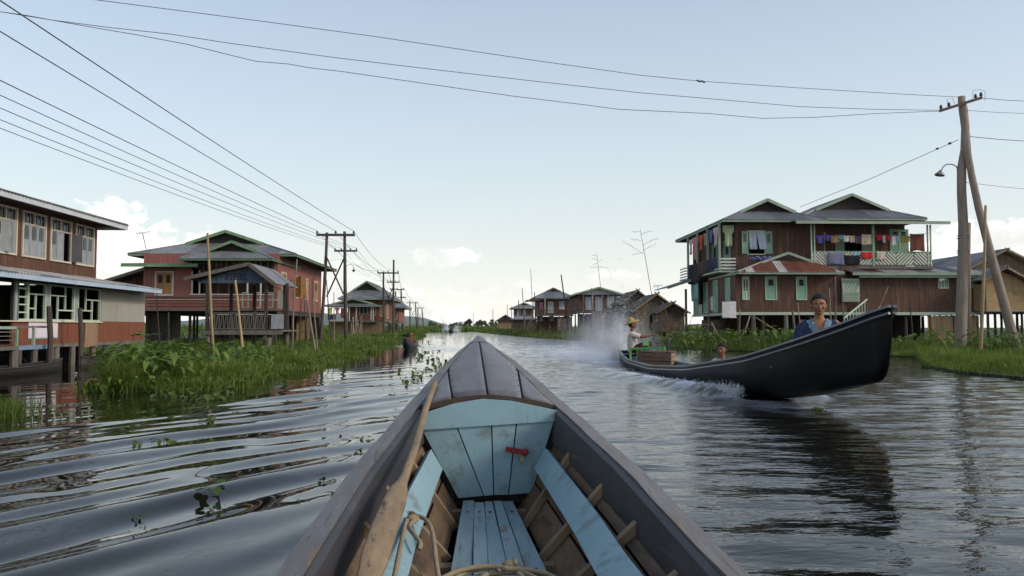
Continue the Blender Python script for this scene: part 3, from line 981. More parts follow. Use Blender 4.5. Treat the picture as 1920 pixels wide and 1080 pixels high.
def posts_rail(root, a, b, z0, z1, n, m, pr=.045, slats=0, slat_m=None, style='v', mid=True, name="rail"):
 """railing between two points: rails as one part, every baluster a part of its own"""
 a, b = Vector(a), Vector(b)
 mb = MB()
 mb.beam((a.x, a.y, z1), (b.x, b.y, z1), .05, .05)
 mb.beam((a.x, a.y, z0 + .06), (b.x, b.y, z0 + .06), .04, .05)
 rl = mb.build(name, m, root)
 for i in range(slats):
  t = (i + .5) / slats
  p = a.lerp(b, t)
  dx = (b - a).normalized() * ((b - a).length / slats * .42)
  if style == 'v':
   MB().beam((p.x, p.y, z0 + .085), (p.x, p.y, z1 - .025), .035, .02).build("baluster", slat_m or m, root)
  else:   # N pattern
   q = dx if i % 2 else -dx * 0
   MB().beam((p.x - q.x, p.y - q.y, z0 + .085), (p.x + q.x, p.y + q.y, z1 - .025), .035, .02).build("baluster", slat_m or m, root)
 return rl
def clothes(name, label, cat, top_l, top_r, length, m, kind="towel", sway=.02, group=None):
 """a garment pegged on a line between two points, with folds"""
 a, b = Vector(top_l), Vector(top_r)
 e = b - a
 n = Vector((e.y, -e.x, 0)).normalized()
 nu, nv = 9, 7
 ph = rnd.uniform(0, 6)
 front, fs = [], []
 for j in range(nv + 1):
  v = j / nv
  for i in range(nu + 1):
   u = i / nu
   uu = u
   if kind == "shirt":
    half = .5 if v < .38 else .30
    uu = .5 + (u - .5) * 2 * half
    drop = length * v * (1 - .10 * abs(u - .5)) - .02 * math.sin(math.pi * u)
   elif kind == "trousers":
    gap = .10 * max(0, v - .35) / .65
    uu = u * (.5 - gap) * 1.0 if u < .5 else .5 + gap + (u - .5) * (1 - 2 * gap) * 1.0
    uu = (u / .5) * (.5 - gap) if u < .5 else .5 + gap + (u - .5) / .5 * (.5 - gap)
    drop = length * v
   else:
    drop = length * v * (1 + .05 * math.sin(ph + 5 * u))
   sag = -.03 * math.sin(math.pi * u)
   w = sway * (math.sin(ph + 9 * u + 2 * v) * (.3 + v))
   front.append(a + e * uu + n * w + V(0, 0, sag - drop))
 for j in range(nv):
  for i in range(nu):
   o = j * (nu + 1) + i
   fs.append((o, o + nu + 1, o + nu + 2, o + 1))
 mb = MB()
 k = len(front)
 vs = front + [p - n * .008 for p in front]
 f2 = fs + [tuple(reversed([i + k for i in f])) for f in fs]
 # rim
 ring = [i for i in range(nu + 1)] + [(j + 1) * (nu + 1) + nu for j in range(nv)] + [nv * (nu + 1) + i for i in range(nu - 1, -1, -1)] + [j * (nu + 1) for j in range(nv - 1, 0, -1)]
 for i in range(len(ring)):
  p, q = ring[i], ring[(i + 1) % len(ring)]
  f2.append((p, q, q + k, p + k))
 mb.add(vs, f2)
 o = mb.build(name, m, None, True, origin=(a + b) / 2)
 tag(o, label, cat, group)
 return o
def cloth_mat(name, c):
 if name not in MATS:
  mat(name, c, tuple(x * .8 for x in c), 5.0, rough=.92, bump=.01, bscale=9.0, jitter=0)
 return name
# ================================================================== HOUSES
def bars(root, F, r, m, us=(), zs=(), w=.035, name="window", fw=.045, o=.0):
 """window lattice: frame plus uneven glazing bars; us/zs = (pos, from, to) in fractions"""
 u0, u1, z0, z1 = r
 mb = MB()
 F.box(mb, u0 - fw, u0, z0 - fw, z1 + fw, -.05 + o, .03 + o)
 F.box(mb, u1, u1 + fw, z0 - fw, z1 + fw, -.05 + o, .03 + o)
 F.box(mb, u0, u1, z1, z1 + fw, -.05 + o, .03 + o)
 F.box(mb, u0, u1, z0 - fw, z0, -.05 + o, .04 + o)
 wdw = mb.build(name, m, root)
 for f, a, b in us:
  x = u0 + (u1 - u0) * f
  F.box(q := MB(), x - w / 2, x + w / 2, z0 + (z1 - z0) * a, z0 + (z1 - z0) * b, -.03 + o, .012 + o)
  q.build("glazing_bar", m, wdw)
 for f, a, b in zs:
  z = z0 + (z1 - z0) * f
  F.box(q := MB(), u0 + (u1 - u0) * a, u0 + (u1 - u0) * b, z - w / 2, z + w / 2, -.025 + o, .016 + o)
  q.build("glazing_bar", m, wdw)
 return wdw
# ------------------------------------------------------------------ brown two-storey house at the left edge
def house_brown_left():
 XU, XL = -12.56, -11.0
 yu = at_x(181, 500, XU).y
 yl = at_x(271, 600, XL).y
 rt = thing("stilt_house", "brown two-storey stilt house at the left edge with grey casement windows", "house", (XL, 18, 0))
 FU = Frame((XU, 3), (XU, yu))
 FL = Frame((XL, 3), (XL, yl))
 zu0, zu1 = 2.50, at_x(181, 424, XU).z + .06
 zl0, zl1 = at_x(271, 638, XL).z, 2.32
 r2 = FU.rect(43, 84, 402, 481)
 z0, z1 = r2[2], r2[3]
 wins = []
 for (a, b) in ((-10, 29), (43, 84), (96, 132), (143, 175)):
  q = FU.rect(a, b, 402, 481)
  wins.append((q[0], q[1], z0, z1))
 wide = wins[2][1] - wins[2][0]
 step = wins[1][0] - wins[0][0]
 for k in (1, 2):
  wins.append((wins[0][0] - step * k, wins[0][1] - step * k, z0, z1))
 wall(rt, FU, zu0, zu1, "wood_brown", wins, .16)
 for i, w in enumerate(wins):
  u0, u1, a, b = w
  zt = a + (b - a) * .74
  fr = window(rt, FU, w, "window_cream", .05, (), (.74,), None)
  for s in (0, 1):
   FU.box(q := MB(), u0 + (u1 - u0) * .5 * s + .012, u0 + (u1 - u0) * .5 * (s + 1) - .012, zt + .025, b, -.035, -.028)
   q.build("pane", "glass", fr)
   for f in (.33, .66):
    uu = u0 + (u1 - u0) * (.5 * s + .5 * f)
    FU.box(q := MB(), uu - .012, uu + .012, zt + .02, b, -.027, -.012)
    q.build("glazing_bar", "shutter_grey", fr)
  FU.box(q := MB(), (u0 + u1) / 2 - .02, (u0 + u1) / 2 + .02, zt + .02, b, -.03, .022)
  q.build("mullion", "window_cream", fr)
  lw = (u1 - u0) / 3
  for k in range(3):
   m, sw, hg = "shutter_grey", 0, 'l'
   if i == 0 and k == 1:
    sw = 62
   if i == 2 and k == 2:
    m, sw, hg = "shutter_dark", 128, 'r'
   if i == 2 and k == 0:
    sw = 0
   lf = leaf(fr, FU, u0 + lw * k, u0 + lw * (k + 1), a + .01, zt - .02, m, sw, hg, None, -.02, "shutter")
   if sw == 0 and not (i == 2 and k == 1):
    # arched pane in the upper half
    um, hw_ = u0 + lw * (k + .5), lw * .27
    zb, zh = a + (zt - a) * .52, a + (zt - a) * .84
    pts = [(um - hw_, zb), (um + hw_, zb)] + [(um + hw_ * math.cos(t), zh + hw_ * 1.1 * math.sin(t)) for t in [math.pi * j / 6 for j in range(7)]]
    MB().prism([FU.p(u, z, .001) for u, z in pts], FU.n * .004).build("pane", "glass", fr)
 FE = Frame((XU, yu), (-19.5, yu))
 wall(rt, FE, zu0, zu1, "paint_red", (), .2)
 hb_ = at_x(63, 545, -19.45)
 wall(rt, Frame((-19.5, yu + 3), (-19.5, 3)), -.1, zu1, "wood_brown", [(yu + 3 - hb_.y - .3, yu + 3 - hb_.y + .3, hb_.z - .16, hb_.z + .16)], .3)
 wall(rt, Frame((-19.5, 3), (XL, 3)), zl0, zu0, "wood_brown", (), .3)
 wall(rt, Frame((-19.5, 3), (XU, 3)), zu0, zu1, "wood_brown", (), .3)
 # upper roof
 hip_roof(rt, -20.2, XU + .68, 2, yu + .62, zu1 + .03, 1.15, 4.0, 'y', "iron_grey", "fascia_white", 1.0, .16, .018, .17)
 # lean-to roof over the lower storey
 ex = XL + .55
 ez = at_x(302, 547, ex).z + .05
 lean = MB()
 yr = at_x(302, 547, ex).y
 lean.hexa([(ex, 2, ez - .06), (ex, yr, ez - .06), (XU, yr, zu0 + .0), (XU, 2, zu0 + .0), (ex, 2, ez - .03), (ex, yr, ez - .03), (XU, yr, zu0 + .03), (XU, 2, zu0 + .03)])
 lr = lean.build("lower_roof", "soffit", rt)
 dz = zu0 + .05 - ez
 slope(lr, (ex, 2, ez), (ex, yr, ez), (XU - ex, 0, dz), [(0, math.hypot(XU - ex, dz)), (yr - 2, math.hypot(XU - ex, dz))], ["iron_grey", "iron_pale"], .9, .13, .016)
 MB().beam((ex + .02, 2, ez - .045), (ex + .02, yr, ez - .045), .03, .13).build("fascia", "fascia_blue", lr)
 MB().beam((ex, yr, ez - .03), (XU, yr, zu0 + .02), .04, .10).build("barge_board", "fascia_blue", lr)
 # lower storey
 ops, rr = [], []
 for (a, b) in ((33, 49), (53, 83), (93, 137), (146, 186)):
  q = FL.rect(a, b, 536, 599)
  ops.append(q)
 zz0 = min(q[2] for q in ops) + .02
 zz1 = FL.uz(60, 533)[1]
 ops = [(q[0], q[1], zz0, zz1) for q in ops]
 door = (FL.uz(-60, 600)[0], FL.uz(24, 600)[0], zl0 + .02, zz1)
 up = FL.uz(190, 570)[0]
 fronts = FL.uz(158, 600)[0], FL.uz(182, 600)[0]
 wall(rt, FL, zl0, zz0 - .04, "paint_orange_brown", [door], .6, name="panel_wall", gap=.003)
 wall(rt, FL, zz0 - .04, zl1, "wood_grey_dark", ops + [door], .3, u1=up, name="window_wall")
 # pale sheets beside the windows, each sheet a piece of its own
 n = 3
 for i in range(n):
  for j in range(2):
   a, b = up + (FL.L - up) * i / n, up + (FL.L - up) * (i + 1) / n
   c = zz0 - .04 + (zl1 - zz0 + .04) * j * .52
   d = zz0 - .04 + (zl1 - zz0 + .04) * (.52 if j == 0 else 1)
   FL.box(q := MB(), a + .003, b - .003, c + .003, d - .003, -.05, .004 + .003 * ((i + j) % 2))
   q.build("panel", "sheet_beige", rt)
 FL.box(q := MB(), up, FL.L, zz0 - .05, zl1, -.08, -.05)
 q.build("backing", "wood_dark", rt)
 pl = MB()
 k = 5
 for i in range(k):
  a, b = fronts[0] + (fronts[1] - fronts[0]) * i / k, fronts[0] + (fronts[1] - fronts[0]) * (i + 1) / k
  FL.box(pl := MB(), a + .004, b - .004, zl0 - .12 + rnd.uniform(-.02, .02), zz0 - .05, .012, .035)
  pl.build("plank", "crate_post", rt)
 g = "mint_pale"
 bars(rt, FL, ops[0], g, (), ((.18, 0, 1), (.40, 0, 1), (.62, 0, 1), (.86, 0, 1)))
 bars(rt, FL, ops[1], g, ((.46, 0, .72),), ((.72, 0, 1), (.30, 0, .46)))
 bars(rt, FL, ops[2], g, ((.34, 0, .72), (.66, .28, 1)), ((.72, 0, .66), (.28, .34, 1)))
 bars(rt, FL, ops[3], g, ((.36, .30, 1), (.66, 0, .66)), ((.66, .36, 1), (.30, .0, .66)))
 for uu in ((ops[1][1] + ops[2][0]) / 2, (ops[2][1] + ops[3][0]) / 2, door[1] + .09):
  FL.box(q := MB(), uu - .07, uu + .07, zz0 - .04, zl1, -.02, .03)
  q.build("post", "shutter_grey", rt)
 MB().box((XL - .02, 3, zz0 - .075), (XL + .06, FL.p(up, 0).y, zz0 - .045)).build("sill", "window_cream", rt)
 MB().box((XL - .03, 3, zl0 - .09), (XL + .03, yl, zl0 - .002)).build("floor_beam", "wood_grey", rt)
 wall(rt, Frame((XL, yl), (-19.5, yl)), zl0, zl1 + .05, "wood_grey_dark", (), .2)
 MB().box((-19.4, 3, zl0 - .06), (XL - .06, yl - .02, zl0 - .01)).build("floor", "wood_dark", rt)
 # sign board under the windows
 u0, u1, z0, z1 = FL.rect(52, 107, 602, 633)
 FL.box(q := MB(), u0, u1, z0, z1, .012, .02)
 s = q.build("notice_board", "poster", rt)
 s["label"] = "white printed notice board with faded purple pictures"
 FL.box(q := MB(), u0, u1, z0 - .03, z0 - .004, .012, .022)
 q.build("notice_edge", "mint", s)
 # stilts
 for px in (40, 75, 112, 140, 182, 206, 240, 268):
  y = at_x(px, 660, XL + .05).y
  stilt(rt, XL - .02 + rnd.uniform(-.1, .02), y, -.5, zl0 - .09, .08 if px != 206 else .03, "wood_grey")
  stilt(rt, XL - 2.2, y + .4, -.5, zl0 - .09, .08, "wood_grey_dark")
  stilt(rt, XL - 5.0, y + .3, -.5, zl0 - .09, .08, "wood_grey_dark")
 for y in (9, 12, 15):
  stilt(rt, XL, y, -.5, zl0 - .09, .08, "wood_grey")
 a, b = at_x(232, 640, XL + .1), at_x(196, 676, XL + .15)
 MB().beam(a, b, .07, .09).build("brace", "wood_grey", rt)
 for (p0, p1) in (((50, 668), (75, 690)), ((60, 690), (30, 662))):
  MB().beam(at_x(*p0, XL - 1.0), at_x(*p1, XL - 1.0), .06, .08).build("brace", "wood_grey_dark", rt)
 wall(rt, Frame((XL - 2.0, 3), (XL - 2.0, yl - .7)), -.1, zl0 - .05, "wood_dark", (), .35, name="undercroft_shade_boards", gap=.03)  # added dark wall that makes the space under the floor read dark
 for y in (8, 11.5, 14.5, 17.5, 20.5):
  MB().beam((XL - 1.2, y, .32), (XL - 1.2, y + 2.6, .40), .05, .12).build("undercroft_rail", "wood_grey_dark", rt)
 # porch with rails in front of the door
 PX = XL + 1.0
 yb = at_x(97, 648, PX).y
 ya = at_x(32, 648, PX).y
 zd = at_x(97, 648, PX).z
 ztop = at_x(97, 613, PX).z
 MB().box((XL + .05, 3, zd - .05), (PX, yb, zd)).build("porch_floor", "wood_grey_dark", rt)
 MB().beam((PX + .02, ya, zd - .02), (PX + .02, yb, zd - .02), .05, .09).build("porch_beam", "blue_rail", rt)
 MB().beam((PX + .02, 3, zd - .02), (PX + .02, ya - .01, zd - .02), .05, .08).build("porch_beam", "wood_grey", rt)
 MB().beam((PX, ya, ztop), (PX, yb, ztop), .04, .045).build("rail", "wood_grey", rt)
 MB().beam((PX, 3, ztop + .02), (PX, ya, ztop - .02), .05, .06).build("rail", "trim_green", rt)
 for f in (.35, .55, .75):
  MB().beam((PX, 3, zd + (ztop - zd) * f), (PX, ya, zd + (ztop - zd) * f), .015, .02).build("rail", "wood_grey", rt)
 for px, m in ((31, "mint"), (63, "trim_green"), (96, "blue_rail")):
  y = at_x(px, 630, PX).y
  MB().beam((PX, y, zd), (PX, y, ztop), .05, .05).build("rail_post", m, rt)
 for px in (28, 95):
  stilt(rt, PX - .02, at_x(px, 670, PX).y, -.5, zd - .06, .085, "wood_grey")
 return rt
house_brown_left()
for (px, y0, y1, X, lb) in ((92, 574, 676, -9.8, "dark mooring post standing by the blue porch rail"), (150, 578, 672, -10.4, "dark mooring post in front of the lattice windows of the brown house")):
 a, b = at_x(px, y0, X), at_x(px, y1, X)
 o = MB().tube([(b.x, b.y, -.5), ((a.x + b.x) / 2 + .02, b.y, .7), (a.x, a.y, a.z)], [.068, .062, .055], 8).build("mooring_post", "pole_wood_dark", None, origin=(b.x, b.y, -.5))
 tag(o, lb, "post")
# ------------------------------------------------------------------ red house with green gables
def house_red():
 Y0 = 42.0
 xr = at_y(520, 560, Y0).x
 xl = at_y(268, 560, Y0).x
 yf = at_x(602, 560, xr).y
 rt = thing("stilt_house", "red wooden stilt house with green gable boards and a grey iron roof", "house", ((xl + xr) / 2, (Y0 + yf) / 2, 0))
 z0 = at_y(400, 580, Y0).z
 z1 = 4.85
 FF = Frame((xl, Y0), (xr, Y0))
 FS = Frame((xr, Y0), (xr, yf))
 q = FF.rect(293, 323, 511, 552)
 us = FF.uz(358, 540)[0]
 ur = FF.uz(513, 540)[0]
 sill = FF.uz(430, 552)[1]
 head = FF.uz(430, 520)[1]
 band = (us, ur, sill + .02, 4.6)
 wall(rt, FF, z0, z1, "paint_red", [q, band], .16)
 # closed ochre shutters in the small window
 w = window(rt, FF, q, "white_paint", .07, (), (), None)
 um = (q[0] + q[1]) / 2
 leaf(w, FF, q[0], um, q[2], q[3], "shutter_ochre", 0, 'l', (.5, .88), 0)
 leaf(w, FF, um, q[1], q[2], q[3], "shutter_ochre", 0, 'r', (.5, .88), 0)
 # verandah opening: dark room behind, upright poles, white sill
 FB = Frame((xl + us, Y0 + 1.8), (xl + ur, Y0 + 1.8))
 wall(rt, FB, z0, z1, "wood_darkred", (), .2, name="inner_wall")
 MB().box((xl + us - .05, Y0 - .04, sill - .03), (xl + ur, Y0 + .06, sill + .03)).build("sill", "white_paint", rt)
 zb = FF.uz(430, 562)[1]
 MB().box((xl, Y0 - .035, zb - .03), (xr + .02, Y0 + .02, zb + .02)).build("moulding", "white_paint", rt)
 for px in (360, 374, 391, 409, 429, 464, 489):
  u = FF.uz(px, 540)[0]
  MB().box((xl + u - .035, Y0 - .02, sill + .03), (xl + u + .035, Y0 + .03, head + .35)).build("post", "white_paint" if px in (360, 374, 464, 489) else "wood_grey_dark", rt)
 # ragged reed fringe under the eave
 for i in range(64):
  u = us + (ur - us) * (i + .5) / 64
  L_ = rnd.uniform(.35, .75)
  MB().beam((xl + u, Y0 + .08, 4.55), (xl + u + rnd.uniform(-.04, .04), Y0 + .06, 4.55 - L_), .075, .015).build("reed_strip", "bamboo_old" if rnd.random() < .35 else "wood_grey_dark", rt)
 # canal side
 wins = [FS.rect(527.5, 536, 512, 554), FS.rect(552, 559, 518, 560), FS.rect(570, 576.5, 524, 560), FS.rect(589, 595, 527, 563)]
 wz0, wz1 = wins[2][2], wins[2][3]
 wins = [(a, b, wz0, wz1) for a, b, c, d in wins]
 wall(rt, FS, z0, z1, "paint_red", wins, .16)
 for i, q in enumerate(wins):
  w = window(rt, FS, q, "window_cream", .07, (), (), None)
  um = (q[0] + q[1]) / 2
  if i == 1:
   leaf(w, FS, q[0], um, q[2], q[3], "shutter_ochre", 110, 'l')
   leaf(w, FS, um, q[1], q[2], q[3], "shutter_ochre", 100, 'r')
  else:
   leaf(w, FS, q[0], um, q[2], q[3], "shutter_ochre" if i != 2 else "shutter_ochre", 0, 'l', (.45, .9), 0, vm="white_paint" if i == 2 else "wood_dark")
   leaf(w, FS, um, q[1], q[2], q[3], "shutter_ochre", 0, 'r', (.45, .9), 0, vm="white_paint" if i == 2 else "wood_dark")
 wall(rt, Frame((xr, yf), (xl, yf)), z0, z1, "paint_red", (), .3)
 wall(rt, Frame((xr, yf - .3), (xl, yf - .3)), -.1, z0 - .1, "wood_dark", (), .3, name="undercroft_shade_boards")  # added dark backing that blocks the bright sky behind the stilts
 wall(rt, Frame((xl, yf), (xl, Y0)), z0, z1, "paint_red", (), .3)
 floor_slab(rt, xl - .05, xr + .04, Y0 - .05, yf, z0 - .005, "wood_grey_dark", .12)
 # verandah deck before the front, with rail panels
 MB().box((xl, Y0 - 1.1, z0 - .10), (xr + .9, Y0 - .055, z0 - .015)).build("deck", "wood_grey", rt)
 for i in range(4):
  z = z0 + .12 + i * .15
  MB().beam((xl + .1, Y0 - 1.0, z), (xl + 5.2, Y0 - 1.0, z), .03, .09).build("rail_board", "wood_brown" if i < 3 else "wood_grey_dark", rt)
 gx = xl + 5.4
 for i in range(4):
  a = gx + i * .62
  mb = MB().box((a, Y0 - 1.05, z0 + .05), (a + .05, Y0 - 1.0, z0 + .85)).box((a + .28, Y0 - 1.05, z0 + .05), (a + .33, Y0 - 1.0, z0 + .85))
  mb.box((a + .052, Y0 - 1.045, z0 + .80), (a + .278, Y0 - 1.005, z0 + .85)).box((a + .052, Y0 - 1.045, z0 + .42), (a + .278, Y0 - 1.005, z0 + .47)).box((a + .052, Y0 - 1.045, z0 + .05), (a + .278, Y0 - 1.005, z0 + .10))
  mb.build("rail_panel", "trim_green" if i % 2 == 0 else "mint_pale", rt)
 MB().box((xr + .3, Y0 - 1.1, z0 + .05), (xr + .85, Y0 - 1.06, z0 + .95)).build("rail_panel", "sheet_beige", rt)
 # roofs
 hip_roof(rt, xl - .95, xr + .85, Y0 + .3, yf + .8, 4.86, 1.45, 2.35, 'y', "iron_grey", "trim_green_deep", 1.0, .16, .018, .13)
 hip_roof(rt, at_y(334, 486, 40.6).x, at_y(511, 480, 40.6).x, 40.6, 46.5, at_y(430, 485, 40.6).z, .95, 1.15, 'y', "iron_grey", "trim_green_deep", .9, .16, .018, .11)
 xw0, xw1 = at_y(227, 495, 41).x, at_y(371, 496, 41).x
 zw = at_y(300, 496, 41).z
 lw = MB().hexa([(xw0, 41, zw - .03), (xw1, 41, zw - .03), (xw1, 45, zw + .3), (xw0, 45, zw + .3), (xw0, 41, zw), (xw1, 41, zw), (xw1, 45, zw + .33), (xw0, 45, zw + .33)]).build("wing_roof", "soffit", rt)
 slope(lw, (xw0, 41, zw), (xw1, 41, zw), (0, 4, .33), [(0, 4.01), (xw1 - xw0, 4.01)], "iron_grey", .9, .16, .016)
 MB().beam((xw0, 40.97, zw - .03), (xw1, 40.97, zw - .03), .03, .17).build("fascia", "trim_green_deep", lw)
 MB().beam((xw0, 41, zw), (xw0, 45, zw + .33), .03, .14).build("barge_board", "trim_green", lw)
 # lean-to on the far left
 a, b = at_y(196, 527, 44), at_y(282, 500, 44)
 ln = MB().hexa([a, b, V(b.x, 50, b.z), V(a.x, 50, a.z), a + V(0, 0, .06), b + V(0, 0, .06), V(b.x, 50, b.z + .06), V(a.x, 50, a.z + .06)]).build("side_roof", "bamboo_old", rt)
 MB().beam(a + V(0, -.03, 0), b + V(0, -.03, 0), .03, .16).build("barge_board", "bamboo_old", ln)
 wall(rt, Frame((a.x + .6, 45), (xl, 45)), z0 - .3, a.z + .45, "wood_darkred", (), .2, name="side_wall")
 # stilts, skirting boards and braces under the floor
 stilts(rt, xl + .2, xr - .1, Y0 + .1, yf - .2, z0 - .2, 7, 4, "wood_grey_dark", .075)
 for i in range(14):
  x = xl + .05 + i * .13
  MB().box((x, Y0 + .25, .0), (x + .12, Y0 + .28, z0 - .2)).build("skirting_board", "wood_grey_dark", rt)
 for i in range(5):
  MB().box((xr - .9 + i * .17, yf - 3.0, .1), (xr - .9 + i * .17 + .15, yf - 2.96, z0 - .14)).build("skirting_board", "bamboo_mat", rt)
 return rt
house_red()
# ------------------------------------------------------------------ small open shelter with the fuel sign
def diesel_shelter():
 Y0 = 33.0
 x0, x1 = at_y(388, 600, Y0).x, at_y(498, 600, Y0).x
 x2 = at_y(527, 600, Y0 + 1.6).x
 yb = Y0 + 3.2
 zp = at_y(440, 619, Y0).z
 ze = at_y(440, 531, Y0).z
 zr = at_y(466, 497, Y0).z
 rt = thing("fuel_shelter", "open grey wooden fuel shelter with a blue gable sign on stilts", "shelter", ((x0 + x1) / 2, Y0 + 1.5, 0))
 for i in range(6):
  y = Y0 + (yb - Y0) * i / 6
  MB().box((x0 - .15, y + .005, zp - .06), (x1 + .65, y + (yb - Y0) / 6 - .005, zp)).build("deck_board", "wood_grey", rt)
 MB().beam((x0 - .2, Y0 - .04, zp - .10), (x1 + .7, Y0 - .04, zp - .10), .06, .17).build("deck_beam", "wood_grey", rt)
 for x, y in ((x0, Y0 + .05), (x1, Y0 + .05), (x0, yb - .1), (x1, yb - .1), (x1 + .55, Y0 + 1.2), ((x0 + x1) / 2 - .15, yb - .1), ((x0 + x1) / 2 + 1.3, yb - .1)):
  MB().beam((x, y, zp), (x, y, ze + .06), .13, .13).build("post", "wood_grey_dark", rt)
  stilt(rt, x + rnd.uniform(-.06, .06), y, -.4, zp - .19, .09, "wood_grey")
 stilt(rt, x1 + .2, Y0 - .2, -.4, zp - .3, .12, "wood_grey", lean=(-.1, 0))
 # gable end of upright blue boards and its lettering
 cx = at_y(466, 497, Y0).x
 F = Frame((x0 - .35, Y0), (x1 + .18, Y0))
 ub = cx - F.a.x
 def top(u):
  return zr - .05 - abs(u - ub) * (zr - ze - .12) / (ub if u < ub else F.L - ub)
 n = 22
 for i in range(n):
  a, b = F.L * i / n, F.L * (i + 1) / n
  P = F.p
  za, zc = max(top(a), ze + .01), max(top(b), ze + .01)
  if a < ub < b:
   za = zc = max(za, zc)
  MB().hexa([P(a + .003, ze - .0, .02), P(b - .003, ze - .0, .02), P(b - .003, ze, -.02), P(a + .003, ze, -.02), P(a + .003, za, .02), P(b - .003, zc, .02), P(b - .003, zc, -.02), P(a + .003, za, -.02)]).build("gable_board", "blue_boards", rt)
 # the word, letter by letter, in strokes
 sx0, sz0 = F.uz(423, 524)
 sx1, sz1 = F.uz(467, 514)
 segs = {'D': [((0, 0), (0, 1)), ((0, 1), (.6, 1)), ((.6, 1), (1, .65)), ((1, .65), (1, .35)), ((1, .35), (.6, 0)), ((.6, 0), (0, 0))],
   'I': [((.5, 0), (.5, 1)), ((.15, 0), (.85, 0)), ((.15, 1), (.85, 1))],
   'E': [((0, 0), (0, 1)), ((0, 1), (1, 1)), ((0, .5), (.8, .5)), ((0, 0), (1, 0))],
   'S': [((1, 1), (0, 1)), ((0, 1), (0, .5)), ((0, .5), (1, .5)), ((1, .5), (1, 0)), ((1, 0), (0, 0))],
   'L': [((0, 0), (0, 1)), ((0, 0), (1, 0))]}
 n = 6
 cw = (sx1 - sx0) / n
 for i, ch in enumerate("DIESEL"):
  mb = MB()
  for k, ((a0, b0), (a1, b1)) in enumerate(segs[ch]):
   f = lambda a, b: F.p(sx0 + cw * (i + .12 + .68 * a), sz0 + (sz1 - sz0) * b, .026 + .0006 * k)
   d = (f(a1, b1) - f(a0, b0)).normalized() * .012
   mb.beam(f(a0, b0) - d, f(a1, b1) + d, .006, .030, up=F.n.cross(d).normalized())
  mb.build("sign_letter", "letter_blue", rt)
 # roof: two slopes of iron sheets
 xe0, ze0 = at_y(345, 522, Y0 - .3).x, at_y(345, 522, Y0 - .3).z
 xe1, ze1 = at_y(514, 531, Y0 - .3).x, at_y(514, 531, Y0 - .3).z
 xr_, zr_ = at_y(466, 494, Y0 - .3).x, at_y(466, 494, Y0 - .3).z
 rb = MB()
 for (xa, za) in ((xe0, ze0), (xe1, ze1)):
  rb.hexa([(xa, Y0 - .3, za - .03), (xr_, Y0 - .3, zr_ - .03), (xr_, yb + .5, zr_ - .03), (xa, yb + .5, za - .03), (xa, Y0 - .3, za), (xr_, Y0 - .3, zr_), (xr_, yb + .5, zr_), (xa, yb + .5, za)])
 roof = rb.build("roof", "soffit", rt)
 for (xa, za) in ((xe0, ze0), (xe1, ze1)):
  ln = math.hypot(xr_ - xa, zr_ - za)
  slope(roof, (xa, Y0 - .3, za), (xa, yb + .5, za), (xr_ - xa, 0, zr_ - za), [(0, ln), (yb + .8 - Y0, ln)], "iron_grey", .8, .12, .014)
  MB().beam((xa, Y0 - .32, za - .02), (xr_, Y0 - .32, zr_ - .02), .04, .15).build("barge_board", "wood_grey", roof)
 # railing of uneven slats
 zt = at_y(440, 587, Y0).z
 posts_rail(rt, (x0 + .1, Y0 - .02, 0), (x1, Y0 - .02, 0), zp, zt, 0, "wood_grey", slats=26, slat_m="wood_grey", style='n')
 MB().beam((x0 + .22, Y0 - .05, zp + .02), (x0 + .22, Y0 - .05, zt - .03), .05, .03).build("baluster", "blue_rail", rt)
 posts_rail(rt, (x0 + .1, yb - .1, 0), (x1, yb - .1, 0), zp, zt - .1, 0, "wood_grey_dark", slats=12, slat_m="wood_grey_dark")
 MB().box((x1 + .25, Y0 - .1, zp + .05), (x1 + .75, Y0 - .07, zt - .05)).build("side_panel", "shutter_grey", rt)
 return rt
diesel_shelter()
# ------------------------------------------------------------------ generic smaller stilt house
def small_house(label, x0, x1, y0, y1, zf, ze, rise, g, axis, wallm, roofm, trim, sw=1.2, amp=.014, pitch=.2, wins=(), side=None, swins=(), eave=.6, stil=(4, 3), fz=-.3, gable="wood_dark", winm="window_cream", winp="glass", skirt=None, roof2=None, name="stilt_house", fh=.14, floorm="wood_grey"):
 rt = thing(name, label, "house", ((x0 + x1) / 2, (y0 + y1) / 2, 0))
 FF = Frame((x0, y0), (x1, y0))
 FR = Frame((x1, y0), (x1, y1))
 FLt = Frame((x0, y1), (x0, y0))
 wf = [FF.rect(*w) for w in wins]
 wall(rt, FF, zf, ze, wallm, wf, .22)
 sideF = FR if side == 'r' else FLt
 ws = [sideF.rect(*w) for w in swins] if side else []
 wall(rt, FR, zf, ze, wallm, ws if side == 'r' else (), .22)
 wall(rt, FLt, zf, ze, wallm, ws if side == 'l' else (), .22)
 wall(rt, Frame((x1, y1), (x0, y1)), zf, ze, wallm, (), .3)
 for w in wf:
  window(rt, FF, w, winm, .06, (.5,), (), winp)
 for w in ws:
  window(rt, sideF, w, winm, .06, (.5,), (), winp)
 floor_slab(rt, x0 - .04, x1 + .04, y0 - .04, y1 + .04, zf - .004, floorm)
 hip_roof(rt, x0 - eave, x1 + eave, y0 - eave, y1 + eave, ze + .03, rise, g, axis, roofm, trim, sw, pitch, amp, fh, gable)
 stilts(rt, x0 + .15, x1 - .15, y0 + .1, y1 - .1, zf - .22, stil[0], stil[1], "wood_grey_dark", .08, fz)
 if skirt:
  n = int((x1 - x0) / .28)
  for i in range(n):
   a = x0 + (x1 - x0) * i / n
   MB().box((a + .004, y0 + .02 + rnd.uniform(0, .01), -.1), (a + (x1 - x0) / n - .004, y0 + .05, zf - .1 - rnd.uniform(0, .08))).build("skirting_board", skirt, rt)
 return rt, FF, sideF
